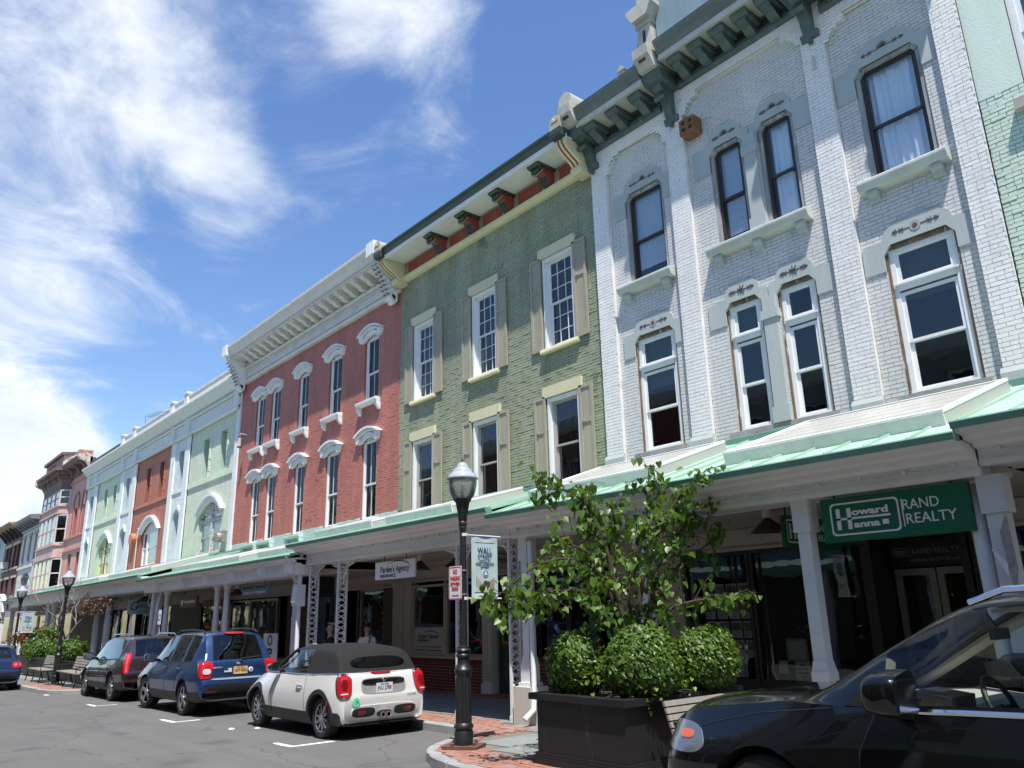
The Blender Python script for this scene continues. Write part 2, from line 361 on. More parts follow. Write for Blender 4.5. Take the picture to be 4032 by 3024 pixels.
while x > -45:
    w = random.uniform(.7, 1.25); y = kerb_y(x - w / 2) + .15
    y = max(kerb_y(x), kerb_y(x - w), y) + .78
    while y < 11.3:
        l = min(random.uniform(.6, 1.5), 11.33 - y)
        if 11.33 - y - l < .3: l = 11.33 - y
        if not is_brick(x - w / 2, y + l / 2):
            s = MB(); z0 = gz(x) + .128 + random.uniform(-.004, .004); z1 = gz(x - w) + .128
            a = [(x - w + .008, y + .008), (x - .008, y + .008 + random.uniform(0, .01)), (x - .008, y + l - .008), (x - w + .008, y + l - .008)]
            s.add([(p[0], p[1], gz(p[0]) + .09) for p in a] + [(p[0], p[1], gz(p[0]) + .128 + random.uniform(-.003, .003)) for p in a], [(4, 5, 6, 7), (0, 1, 5, 4), (1, 2, 6, 5), (2, 3, 7, 6), (3, 0, 4, 7)])
            s.build('paving_slab', STONE, SIDE)
        y += l
    x -= w
# road paint: corner marks of the parking bays
PAINT = mat('road_paint', (.66, .63, .55), .7, var=.15, scale=9, col2=(.16, .155, .15), c2amt=.3, c2scale=22)
for i, (x, y, ax, ay, lab) in enumerate(((-11.9, 5.58, .66, .74, 'white L mark painted on the road behind the silver convertible'), (-17.05, 5.5, .85, .55, 'white L mark painted on the road behind the blue car'), (-22.75, 5.4, .85, .55, 'white L mark painted on the road behind the dark brown SUV'), (-28.5, 5.4, .5, .12, 'small white mark painted on the road by the far lamp post'))):
    p = MB(); w = .10; J = lambda: random.uniform(-.012, .012)
    def rp(a, b): return (a + J(), b + J(), gz(a) + .004)
    p.add([rp(x - ax, y), rp(x - ax * .5, y - .01), rp(x, y), rp(x, y + w), rp(x - ax * .5, y + w), rp(x - ax, y + w * .9)], [(0, 1, 4, 5), (1, 2, 3, 4)])
    p.add([rp(x - w, y + w), rp(x, y + w), rp(x + .01, y + ay), rp(x - w, y + ay)], [(0, 1, 2, 3)])
    tag(p.build('parking_mark', PAINT), lab, 'road marking', 'corner marks of the parking bays')
for i, (x, y) in enumerate(((-14.6, 6.2), (-14.9, 5.85))):
    l = MB()
    l.lathe([(.0, 0), (.05, .004), (.04, .02), (.0, .028)], (x, y, gz(x) + .003), 7); 
    for k, v in enumerate(l.v): l.v[k] = (v[0] + random.uniform(-.015, .015), v[1] + random.uniform(-.01, .01), v[2])
    tag(l.build('litter', mat('paper', (.7, .68, .62), .8)), ('crumpled scrap of white paper beside the front wheel of the silver convertible', 'small scrap of pale paper on the asphalt, nearest the road centre')[i], 'litter')
# ------------------------------------------------------------------ facade tools
def hole(x0, x1, z0, z1, rise=0, dx=0):
    """opening as a function z -> interval"""
    def fn(z):
        if z < z0 or z > z1 + rise: return None
        if z <= z1: return (x0, x1)
        c = (x0 + x1) / 2; h = (x1 - x0) / 2
        k = math.sqrt(max(0, 1 - (z - z1) / rise)); return (c - h * k, c + h * k)
    fn.b = (x0, x1, z0, z1, rise); return fn
def steps(*L):
    """opening made of stacked rectangles (x0,x1,z0,z1)"""
    def fn(z):
        for x0, x1, z0, z1 in L:
            if z0 <= z <= z1: return (x0, x1)
        return None
    fn.b = None; fn.L = L; return fn
def free(x0, x1, z, holes):
    iv = [(x0, x1)]
    for h in holes:
        q = h(z)
        if not q: continue
        nx = []
        for a, b in iv:
            if q[1] <= a or q[0] >= b: nx.append((a, b)); continue
            if q[0] > a: nx.append((a, q[0]))
            if q[1] < b: nx.append((q[1], b))
        iv = nx
    return iv
IND = {}
def brickwall(bld, x0, x1, z0, z1, Y, holes, m, depth=.22, nind=0, course=.069, L=.213, jit=.003, gap=.005, name='wall', reveal=True, mm=None, keep=None):
    back = MB(); runs = {}
    nrow = int(round((z1 - z0) / course)); course = (z1 - z0) / nrow
    full = []; part = []
    for k in range(nrow):
        a = z0 + k * course; zc = a + course / 2
        iv = free(x0, x1, zc, holes)
        for p, q in iv:
            key = (round(p, 3), round(q, 3))
            r = runs.get(key)
            if r and abs(r[-1][1] - a) < 1e-6: r[-1][1] = a + course
            else: runs.setdefault(key, []).append([a, a + course])
            s = x0 - L + (k % 2) * L / 2 + (random.uniform(-.01, .01))
            header = (k % 7 == 3)
            l = L / 2 if header else L
            while s < q:
                e = s + l
                u, v = max(s, p), min(e, q)
                if v - u > .03: (full if (v - u > l - 1e-4 and not header) else part).append((u, v, a))
                s = e
    for (p, q), rs in runs.items():
        for a, b in rs: back.quad((p, Y + .009, a), (q, Y + .009, a), (q, Y + .009, b), (p, Y + .009, b))
    if reveal:
        for h in holes:
            if h.b:
                a0, a1, b0, b1, rise = h.b; ya, yb = Y + .001, Y + depth
                pts = [(a0, b0), (a0, b1)]
                if rise:
                    c = (a0 + a1) / 2; hw = (a1 - a0) / 2
                    pts += [(c + hw * (t / 6 - 1), b1 + rise * (1 - (t / 6 - 1) ** 2)) for t in range(1, 12)]
                pts += [(a1, b1), (a1, b0)]
            else:
                Ls = h.L; pts = []
                for r in Ls: pts += [(r[0], r[2]), (r[0], r[3])]
                for r in Ls[::-1]: pts += [(r[1], r[3]), (r[1], r[2])]
                ya, yb = Y + .001, Y + depth
            for (u0, w0), (u1, w1) in zip(pts, pts[1:] + pts[:1]): back.quad((u0, ya, w0), (u0, yb, w0), (u1, yb, w1), (u1, ya, w1))
    w = back.build(name, mm or m, bld)
    cx = Vector((0, 0, 1.68))
    if nind: full.sort(key=lambda b: (b[0]) ** 2 + (b[2] - 1.68) ** 2)
    st = MB(); n = 0; key = (m.name, round(course, 4), L)
    for i, (u, v, a) in enumerate(full + part):
        yf = Y - random.random() * jit; e = random.uniform(-.0015, .0015)
        if i < min(nind, len(full)):
            if key not in IND:
                bb = MB(); bb.box(-(L / 2 - gap), L / 2 - gap, 0, .014 + jit, -course / 2 + gap, course / 2 - gap); IND[key] = bb.mesh('brick', m)
            o = obj('brick', IND[key]); o.location = ((u + v) / 2, yf, a + course / 2 + e); o.rotation_euler = (random.uniform(-.03, .03), 0, random.uniform(-.012, .012)); o.parent = w
        else:
            A, B, C, D = u + gap, v - gap, a + gap + e, a + course - gap + e; y2 = Y + .0095; t = random.uniform(-.0015, .0015)
            st.add([(A, yf, C), (B, yf + t, C), (B, yf, D), (A, yf + t, D), (A, y2, C), (B, y2, C), (B, y2, D), (A, y2, D)], [(0, 1, 2, 3), (1, 5, 6, 2), (4, 0, 3, 7), (3, 2, 6, 7), (4, 5, 1, 0)])
    o = st.build('brickwork', m, w); o['kind'] = 'stuff'
    return w
def rim(mb, x0, x1, z0, z1, y0, y1, w, wb=None):
    wb = wb or w
    mb.box(x0, x0 + w, y0, y1, z0, z1); mb.box(x1 - w, x1, y0, y1, z0, z1); mb.box(x0 + w, x1 - w, y0, y1, z1 - w, z1); mb.box(x0 + w, x1 - w, y0, y1, z0, z0 + wb)
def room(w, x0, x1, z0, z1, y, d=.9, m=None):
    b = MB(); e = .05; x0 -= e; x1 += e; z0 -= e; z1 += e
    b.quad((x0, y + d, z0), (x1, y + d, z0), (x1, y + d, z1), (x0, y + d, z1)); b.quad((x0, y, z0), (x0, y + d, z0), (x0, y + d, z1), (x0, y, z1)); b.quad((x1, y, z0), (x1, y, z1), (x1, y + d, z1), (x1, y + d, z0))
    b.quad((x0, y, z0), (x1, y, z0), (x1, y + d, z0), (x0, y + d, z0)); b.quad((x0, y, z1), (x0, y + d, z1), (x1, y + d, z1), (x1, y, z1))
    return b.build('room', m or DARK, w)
def curtain(w, x0, x1, z0, z1, y, m=None, amp=.03, fr=None, sway=0, name='curtain'):
    b = MB(); n = max(12, int((x1 - x0) * 60)); fr = fr or (x1 - x0) * 9; ph = random.random() * 6
    b.grid(lambda u, v: (x0 + (x1 - x0) * u + sway * (1 - v) ** 2 * (u - .5), y + amp * math.sin(u * fr * 6.28 + ph + .6 * math.sin(v * 3)) * (.4 + .6 * (1 - v)) + amp * .6 * math.sin(u * fr * 2.7 + 2), z0 + (z1 - z0) * v), n, 6)
    return b.build(name, m or CURT, w, smooth='all')
def blind(w, x0, x1, z0, z1, y, m=None, st=.03):
    b = MB(); n = int((z1 - z0) / st)
    for i in range(n):
        a = z0 + i * st; b.quad((x0, y, a), (x1, y, a), (x1, y + .012, a + st), (x0, y + .012, a + st))
    return b.build('blind', m or BLIND, w)
def archpts(x0, x1, z1, rise, n=12, rnd=False):
    c = (x0 + x1) / 2; h = (x1 - x0) / 2
    if not rnd: return [(c + h * (2 * t / n - 1), z1 + rise * (1 - (2 * t / n - 1) ** 2)) for t in range(n + 1)]
    return [(c - h * math.cos(math.pi * t / n), z1 + rise * math.sin(math.pi * t / n)) for t in range(n + 1)]
def archband(mb, x0, x1, z1, rise, w, y0, y1, w2=None, n=12, rnd=False, lift=0):
    A = archpts(x0, x1, z1, rise, n, rnd); B = archpts(x0 - (w2 if w2 is not None else w), x1 + (w2 if w2 is not None else w), z1 + lift, rise + w - lift, n, rnd)
    for i in range(n): mb.prism([A[i], A[i + 1], B[i + 1], B[i]], 'y', y0, y1)
def window(bld, x0, x1, z0, z1, yg, fm, w=.055, mid=.5, mun=None, cur=None, curm=None, glassm=None, sill=.06, rise=0, trans=None, label=None, dep=.9, cz=0.):
    """sash window: frame mesh with pane / curtain / room below it"""
    f = MB(); rim(f, x0, x1, z0, z1 + (rise * .25 if rise else 0), yg - .05, yg + .05, w, sill)
    if rise: archband(f, x0 + w, x1 - w, z1 - .02, rise - w * .6, .11, yg - .05, yg + .05, w2=.0)
    zt = z1
    if trans:
        f.box(x0 + w, x1 - w, yg - .075, yg + .05, trans, trans + .09); f.box(x0 + w * .3, x1 - w * .3, yg - .10, yg - .04, trans + .085, trans + .11); zt = trans
        rim(f, x0 + w, x1 - w, trans + .11, z1 - w * .5, yg - .03, yg + .03, w * .8)
    zm = z0 + (zt - z0) * mid
    a, b = x0 + w, x1 - w
    rim(f, a, b, zm - .02, zt + (rise * .5 if rise else -w * .5), yg - .032, yg - .002, w * .75, .045); rim(f, a, b, z0 + sill * .6, zm + .025, yg + .003, yg + .035, w * .75, .07)
    mw_ = .016
    if mun:
        nx, ny = mun
        for i in range(1, nx):
            x = a + (b - a) * i / nx; f.box(x - mw_ / 2, x + mw_ / 2, yg - .03, yg - .004, zm, zt + rise * .7); f.box(x - mw_ / 2, x + mw_ / 2, yg + .005, yg + .03, z0 + sill, zm)
        for i in range(1, ny):
            za = zm + (zt - zm) * i / ny; f.box(a, b, yg - .029, yg - .005, za - mw_ / 2, za + mw_ / 2); za = z0 + sill + (zm - z0 - sill) * i / ny; f.box(a, b, yg + .006, yg + .029, za - mw_ / 2, za + mw_ / 2)
    o = f.build('window', fm, bld)
    if label: o['label'] = label
    gm = glassm or GLASS
    p = MB(); top = z1 + rise * .92
    if rise:
        pts = [(a, zm), (b, zm)] + archpts(a, b, z1 - .02, rise - .05)[::-1]; p.prism(pts, 'y', yg - .018, yg - .014)
    else: p.box(a, b, yg - .018, yg - .014, zm, z1)
    p.build('pane', gm, o)
    p = MB(); p.box(a, b, yg + .018, yg + .022, z0 + .02, zm); p.build('pane', gm, o)
    if cur == 'curtain': curtain(o, a, b, z0, top, yg + .09, curm)
    elif cur == 'drape':
        curtain(o, a, a + (b - a) * .42, z0, top, yg + .12, curm); curtain(o, b - (b - a) * .42, b, z0, top, yg + .12, curm)
    elif cur == 'blind': blind(o, a, b, z0 + (top - z0) * cz, top, yg + .045, curm)
    elif cur == 'shade':
        s = MB(); s.box(a, b, yg + .09, yg + .094, z0 + (top - z0) * cz, top); s.build('shade', curm or BLIND, o)
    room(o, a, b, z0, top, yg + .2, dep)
    return o
def shell(bld, x0, x1, zt, m, y0=12.3, y1=24, z0=-1):
    b = MB(); b.box(x0 + .01, x1 - .01, y1 - .2, y1, z0, zt); b.box(x0 + .01, x0 + .2, y0, y1 - .2, z0, zt); b.box(x1 - .2, x1 - .01, y0, y1 - .2, z0, zt); b.build('side_wall', m, bld)
    r = MB(); r.box(x0 + .01, x1 - .01, y0 - .3, y1, zt, zt + .08); r.build('roof', mat('tar_roof', (.06, .06, .06), .9), bld)
def prof(bld, name, P, x0, x1, m, sub=None): 
    b = MB(); b.prism(P, 'x', x0, x1); return b.build(name, m, sub or bld, fix=True)
# ------------------------------------------------------------------ white building
WB = mat('white_brick', (.78, .765, .745), .55, grime=.12, var=.07, scale=5, bump=.3, bscale=45, col2=(.64, .645, .66), c2amt=.12, c2scale=3)
WBG = mat('grey_white_brick', (.62, .61, .595), .6, grime=.12, var=.07, scale=5, bump=.3, bscale=45); WBGJ = mat('grey_white_joint', (.49, .485, .48), .7)
WBM = mat('white_joint', (.66, .65, .645), .7, var=.15)
OLDW = mat('weathered_wood', (.30, .31, .31), .8, var=.4, scale=7, bump=.5, bscale=40, col2=(.55, .55, .53), c2amt=.35, c2scale=14, streak=True)
OLDB = mat('rotten_wood', (.17, .12, .08), .8, var=.5, scale=9, bump=.5, bscale=40, col2=(.45, .46, .44), c2amt=.4, c2scale=12, streak=True)
BROWNF = mat('dark_bronze_frame', (.035, .028, .022), .45, var=.1)
CORNG = mat('cornice_green_grey', (.075, .105, .105), .5, var=.25, scale=5, bump=.2, col2=(.22, .245, .24), c2amt=.22, c2scale=6)
CORND = mat('cornice_dark_panel', (.035, .03, .035), .6, var=.3)
CROWN = mat('cornice_crown', (.13, .155, .15), .55, var=.3, scale=3, col2=(.30, .29, .25), c2amt=.25, c2scale=4)
CSTONE = mat('cornice_pale', (.42, .41, .36), .6, var=.2, scale=4, col2=(.22, .14, .09), c2amt=.1, c2scale=10)
PARAP = mat('parapet_metal', (.19, .27, .31), .5, var=.2, scale=2, col2=(.28, .34, .36), c2amt=.2, c2scale=3, streak=True)
INC = mat('incised_brown', (.09, .055, .045), .7)
wb = thing('commercial_building', 'three storey white painted brick building with ornate dark grey-green cornice', 'building', (-7.07, 12, gz(-7)))
bays = ((-10.57, -8.84), (-8.38, -5.67), (-5.22, -3.52))
def shouldered(a, b, zs, zt):
    L = [(a, b, 4.62, zs)]; e = .09; w = .3; n = 4; h = (zt - zs) * .7
    for k in range(n): t = (k + .5) / n; o = e + w * (1 - math.sqrt(1 - t * t)); L.append((a + o, b - o, zs + h * k / n, zs + h * (k + 1) / n))
    return steps(*L, (a + e + w, b - e - w, zs + h, zt))
rec = [shouldered(a, b, z, z + .42) for (a, b), z in zip(bays, (11.27, 11.57, 11.29))]
brickwall(wb, -11.03, -3.12, 4.4, 12.35, 11.91, rec, WB, depth=.095, nind=150, name='pilaster_wall', mm=WBM)
W2 = [(-10.13, -9.08), (-7.87, -7.11), (-6.79, -6.04), (-4.86, -3.78)]
allh = [hole(a, b, 4.74, 7.2) for a, b in W2] + [hole(a, b, 8.36, 10.52) for a, b in W2]
for i, (a, b) in enumerate(bays):
    brickwall(wb, a, b, 4.4, 11.7 + (.3 if i == 1 else 0), 12.0, [h for h in allh if a < h.b[0] < b], WBG, depth=.2, nind=50, mm=WBGJ)
# pilaster bases, sills
for a, b in ((-11.03, -10.57), (-8.84, -8.38), (-5.67, -5.22), (-3.52, -3.12)):
    m = MB(); m.prism([(11.86, 4.4), (11.86, 4.72), (11.895, 4.8), (11.93, 4.8), (11.93, 4.4)], 'x', a - .03, b + .03); m.build('pilaster_base', GREYT, wb, fix=True)
for a, b in ((-10.3, -9.0), (-8.03, -5.95), (-5.0, -3.68)):
    m = MB(); m.box(a, b, 11.93, 12.1, 4.62, 4.735); m.build('window_sill', mat('worn_sill', (.30, .29, .27), .85, var=.3, bump=.6, bscale=20), wb)
for a, b in ((-10.37, -8.93), (-8.05, -5.93), (-5.03, -3.63)):
    m = MB(); m.prism([(11.78, 8.34), (11.78, 8.30), (11.83, 8.2), (11.9, 8.17), (12.02, 8.17), (12.02, 8.36), (11.8, 8.36)], 'x', a, b); s = m.build('window_sill', mat('stone_sill', (.50, .52, .48), .7, var=.15, bump=.2, streak=True), wb, fix=True)
    for x in (a + .2, b - .2) if b - a < 1.7 else (a + .2, (a + b) / 2, b - .2):
        m = MB(); m.prism([(11.85, 8.17), (11.85, 8.12), (11.9, 8.06), (11.92, 8.0), (12.02, 7.98), (12.02, 8.17)], 'x', x - .085, x + .085); m.build('sill_bracket', GREYT, s, fix=True)
# stone surrounds over the openings
def surround(pairs, z, ear, top):
    """lintel stones with an eyebrow over each opening and chamfered corners"""
    m = MB()
    for (x0, x1, l, r_) in pairs:
        c = (x0 + x1) / 2; hw = (x1 - x0) / 2
        P = [(x0 - l, z - ear), (x0 - l, z + .06), (x0 - .1, z + .12)] + [(c - (hw + .02) * math.cos(math.pi * (k + 1) / 12), z + .14 + (top - .14) * math.sin(math.pi * (k + 1) / 12)) for k in range(11)] + [(x1 + .1, z + .12), (x1 + r_, z + .06), (x1 + r_, z - ear), (x1, z - ear), (x1, z - .15), (x1 - .12, z), (x0 + .12, z), (x0, z - .15), (x0, z - ear)]
        n = len(P); k0 = [P[0], P[1], P[2], P[-2], P[-1]]
        # three convex pieces: left jamb, arch, right jamb
        m.prism([(x0 - l, z - ear), (x0, z - ear), (x0, z - .15), (x0, z + .1), (x0 - l, z + .06)], 'y', 11.975, 12.05)
        m.prism([(x1, z - ear), (x1 + r_, z - ear), (x1 + r_, z + .06), (x1, z + .1), (x1, z - .15)], 'y', 11.975, 12.05)
        arc = [(x0, z + .1)] + [(c - hw * math.cos(math.pi * (k + 1) / 12), z + .12 + (top - .12) * math.sin(math.pi * (k + 1) / 12)) for k in range(11)] + [(x1, z + .1)]
        low = [(x0, z - .15), (x0 + .12, z), (x1 - .12, z), (x1, z - .15)]
        L2 = [low[0], low[1]] + [(low[1][0] + (low[2][0] - low[1][0]) * k / 10, z) for k in range(1, 10)] + [low[2], low[3]]
        for i in range(12): m.prism([L2[i], L2[i + 1], arc[i + 1], arc[i]], 'y', 11.975, 12.05)
    return m.build('stone_surround', GREYT, wb, fix=True)
for z, ear, top, third in ((10.52, .52, .42, 1), (7.2, .42, .38, 0)):
    for pr in ([(W2[0][0], W2[0][1], .3, .22)], [(W2[1][0], W2[1][1], .38, .15), (W2[2][0], W2[2][1], .155, .35)], [(W2[3][0], W2[3][1], .33, .24)]):
        s = surround(pr, z, ear, top)
        for x0, x1, _, _ in pr:
            c = (x0 + x1) / 2; q = MB(); zz = z + .17; w = .36 if x1 - x0 > .9 else .27; y0, y1 = 11.968, 11.976
            q.box(c - w, c + w, y0, y1, zz - .006, zz + .006)
            for sgn in (-1, 1):
                q.bar((c + sgn * w, y0 + .003, zz), (c + sgn * (w - .07), y0 + .003, zz + .035), .012, .006); q.bar((c + sgn * w, y0 + .003, zz), (c + sgn * (w - .07), y0 + .003, zz - .035), .012, .006)
                q.bar((c + sgn * w * .6 - .03, y0 + .003, zz - .04), (c + sgn * w * .6 + .03, y0 + .003, zz + .04), .012, .006); q.bar((c + sgn * w * .6 - .03, y0 + .003, zz + .04), (c + sgn * w * .6 + .03, y0 + .003, zz - .04), .012, .006)
            if third or x1 - x0 < .9:
                for k in range(7):
                    a = R(20 + k * 23.3 if third else k * 51.4); q.bar((c, y0 + .002, zz), (c + .09 * math.cos(a), y0 + .002, zz + .10 * math.sin(a)), .016, .008)
            else:
                dk = MB(); dk.lathe([(.085, 0), (.085, .006), (.0, .007)], (c, y0 - .001, zz), 20, 'y'); dk.build('ornament_disc', mat('disc_grey', (.36, .34, .33), .6), s); q.obox((c, y0, zz), (.707, 0, .707), (0, 1, 0), (-.707, 0, .707), .03, .008, .03)
            q.build('incised_ornament', INC, s)
# stone mullion posts between the paired windows
for z0, z1 in ((4.74, 7.05), (8.36, 10.4)):
    m = MB(); a, b = W2[1][1], W2[2][0]; m.box(a + .03, b - .03, 11.93, 12.1, z0, z1); m.box(a - .005, b + .005, 11.91, 12.1, z0, z0 + .28); m.box(a - .01, b + .01, 11.90, 12.1, z1 - .42, z1 - .26); m.build('mullion_post', GREYT, wb)
for i, (a, b) in enumerate(W2):
    # third floor: bronze sash in peeling wood, blinds and curtains
    t = MB(); w = .07
    t.box(a, a + w, 12.02, 12.16, 8.36, 10.37); t.box(b - w, b, 12.02, 12.16, 8.36, 10.37); t.box(a + .12, b - .12, 12.02, 12.16, 10.45, 10.53)
    t.prism([(a, 10.37), (a + w, 10.35), (a + .15, 10.45), (a + .12, 10.52)], 'y', 12.02, 12.16); t.prism([(b, 10.37), (b - .12, 10.52), (b - .15, 10.45), (b - w, 10.35)], 'y', 12.02, 12.16)
    t.build('peeling_casing', OLDW, wb, fix=True)
    window(wb, a + .07, b - .07, 8.36, 10.46, 12.13, BROWNF, .055, .48, cur=('blind', 'blind', 'curtain', 'curtain')[i], cz=(.17, .12, 0, 0)[i], glassm=glass('upper_glass', (.9, .94, .97), .7))
    t = MB(); t.box(a, a + .04, 12.02, 12.16, 4.74, 7.18); t.box(b - .04, b, 12.02, 12.16, 4.74, 7.18); t.box(a + .04, b - .04, 12.02, 12.16, 7.12, 7.2); t.build('peeling_casing', OLDB, wb)
    window(wb, a + .04, b - .04, 4.74, 7.12, 12.1, WHITE, .075, .5, trans=6.42, cur='shade' if i != 2 else None, cz=(.55, .66, 0, .64)[i], curm=mat('grey_shade', (.35, .37, .36), .8), glassm=glass('dark_glass', (.55, .6, .6), .8))
# cornice
co = MB(); co.box(-11.03, -3.12, 11.915, 12.1, 12.35, 12.8); CO = co.build('cornice', CORNG, wb)
def cornice_run(x0, x1, dz):
    prof(wb, 'bed_mould', [(11.9, 11.93 + dz), (11.84, 11.95 + dz), (11.82, 12.0 + dz), (11.85, 12.03 + dz), (11.83, 12.06 + dz), (11.905, 12.06 + dz)], x0, x1, CORNG, CO)
    p = MB(); p.box(x0, x1, 11.875, 11.909, 12.06 + dz, 12.34 + dz); p.build('frieze_panel', CORND, CO)
    p = MB()
    for z in (12.07, 12.29): p.box(x0, x1, 11.85, 11.88, z + dz, z + .045 + dz)
    for x in (x0 + .1, x1 - .1): p.bar((x - .1, 11.86, 12.1 + dz), (x + .1, 11.86, 12.3 + dz), .04, .03); p.bar((x + .1, 11.86, 12.1 + dz), (x - .1, 11.86, 12.3 + dz), .04, .03)
    p.build('frieze_moulding', CORNG, CO)
    p = MB(); p.box(x0, x1, 11.3, 11.9, 12.345 + dz, 12.38 + dz); p.build('soffit', mat('soffit_cream', (.42, .42, .36), .6), CO)
    p = MB(); p.box(x0, x1, 11.26, 11.3, 12.35 + dz, 12.47 + dz); p.build('fascia', mat('cornice_fascia', (.48, .49, .48), .6, var=.15, streak=True), CO)
    prof(wb, 'crown_mould', [(11.27, 12.47 + dz), (11.2, 12.52 + dz), (11.19, 12.6 + dz), (11.12, 12.68 + dz), (11.1, 12.75 + dz), (11.9, 12.82 + dz), (11.9, 12.4 + dz), (11.3, 12.4 + dz)], x0, x1, CROWN, CO)
    n = int((x1 - x0 - .2) / .48); 
    for k in range(n):
        x = x0 + .3 + (x1 - x0 - .6) * k / max(1, n - 1); m = MB()
        m.prism([(11.34, 12.34 + dz), (11.34, 12.28 + dz), (11.42, 12.22 + dz), (11.9, 12.2 + dz), (11.9, 12.34 + dz)], 'x', x - .17, x + .17)
        m.prism([(11.45, 12.22 + dz), (11.47, 12.13 + dz), (11.6, 12.1 + dz), (11.72, 12.02 + dz), (11.9, 12.0 + dz), (11.9, 12.22 + dz)], 'x', x - .095, x + .095)
        m.build('modillion', CORNG, CO, fix=True)
cornice_run(-10.8, -8.85, 0); cornice_run(-8.36, -5.69, .27); cornice_run(-5.2, -3.35, 0)
for i, x in enumerate((-10.92, -8.61, -5.44, -3.24)):
    dz = .1 if i in (1, 2) else 0; w = .2
    m = MB(); m.prism([(11.9, 11.6), (11.84, 11.62), (11.78, 11.72), (11.74, 11.9), (11.6, 12.1), (11.45, 12.2), (11.42, 12.3 + dz), (11.9, 12.3 + dz)], 'x', x - .1, x + .1)
    m.prism([(11.9, 11.52), (11.86, 11.54), (11.83, 11.66), (11.9, 11.66)], 'x', x - .17, x + .17)
    m.prism([(11.3, 12.3 + dz), (11.36, 12.2 + dz), (11.9, 12.14 + dz), (11.9, 12.42 + dz), (11.28, 12.42 + dz)], 'x', x - .24, x + .24)
    m.lathe([(.055, -.13), (.055, .13)], (x, 11.55, 12.0), 10, 'x'); m.lathe([(.05, -.03), (.05, .03)], (x, 11.85, 11.47), 10, 'y')
    m.build('corner_bracket', CORNG, CO, fix=True)
    m = MB(); m.prism([(11.18, 12.42 + dz), (11.0, 12.66 + dz), (10.98, 12.88 + dz), (11.3, 12.92 + dz), (11.9, 12.92 + dz), (11.9, 12.42 + dz)], 'x', x - w, x + w); m.build('bracket_block', CSTONE, CO, fix=True)
    m = MB(); m.prism([(11.07, 12.55 + dz), (11.02, 12.64 + dz), (11.05, 12.68 + dz), (11.11, 12.6 + dz)], 'x', x - .09, x + .09); m.build('bracket_boss', mat('rust_boss', (.09, .045, .03), .6, var=.4), CO, fix=True)
    if i in (0, 3):
        m = MB(); m.prism([(x - .2, 12.9), (x + .2, 12.9)] + [(x + .2 * math.cos(math.pi * k / 10), 13.05 + .2 * math.sin(math.pi * k / 10)) for k in range(11)], 'y', 11.05, 11.5); m.build('acroterion', CSTONE, CO, fix=True)
# raised parapet with piers
pp = MB(); pp.box(-8.4, -5.65, 11.35, 11.6, 12.8, 15.2)
pp.prism([(-9.35, 12.8), (-8.75, 12.8), (-8.75, 14.1), (-8.86, 13.9), (-8.95, 13.5), (-9.1, 13.1), (-9.25, 12.92)], 'y', 11.4, 11.55); pp.prism([(-4.7, 12.8), (-4.8, 12.92), (-4.95, 13.1), (-5.1, 13.5), (-5.19, 13.9), (-5.3, 14.1), (-5.3, 12.8)], 'y', 11.4, 11.55)
pp.box(-11, -3.15, 11.6, 12.2, 12.75, 13.0); PP = pp.build('parapet', PARAP, wb, fix=True)
for x in (-8.61, -5.44):
    m = MB(); m.box(x - .17, x + .17, 11.2, 11.55, 12.95, 13.75); m.box(x - .2, x + .2, 11.17, 11.58, 13.62, 13.75)
    m.prism([(x - .2, 13.75), (x + .2, 13.75), (x + .34, 14.0), (x + .34, 14.1), (x - .34, 14.1), (x - .34, 14.0)], 'y', 11.05, 11.65); m.box(x - .14, x + .14, 11.2, 11.5, 14.1, 14.9); m.build('parapet_pier', CSTONE, PP, fix=True)
    m = MB(); m.box(x - .035, x + .035, 11.19, 11.21, 13.1, 13.5); m.build('pier_slot', CORND, PP)
m = MB(); m.box(-9.52, -9.34, 11.35, 11.6, 12.78, 13.08); m.prism([(-9.54, 13.08), (-9.32, 13.08), (-9.43, 13.22)], 'y', 11.33, 11.62); m.build('finial', CSTONE, PP)
# rusty vent box and iron strap on the wall
m = MB(); m.box(-8.33, -7.97, 11.72, 11.99, 10.98, 11.33)
vb = tag(m.build('vent_box', mat('rusty_metal', (.20, .09, .035), .75, var=.35, scale=8, col2=(.30, .28, .25), c2amt=.3, c2scale=6)), 'rusty brown metal vent box on the white brick wall', 'vent box')
m = MB()
for x in (-8.27, -8.1):
    for z in (11.05, 11.2):
        for k in range(3): m.box(x, x + .08, 11.712, 11.724, z + k * .025, z + k * .025 + .012)
m.build('vent_slot', DARK, vb)
m = MB(); m.box(-5.47, -5.43, 11.88, 11.905, 10.9, 11.18); tag(m.build('iron_strap', mat('rust_strap', (.52, .5, .46), .7, col2=(.3, .12, .04), c2amt=.4, c2scale=15)), 'small rust stained iron strap on the white pilaster', 'strap')
shell(wb, -11.03, -3.12, 12.6, WB)
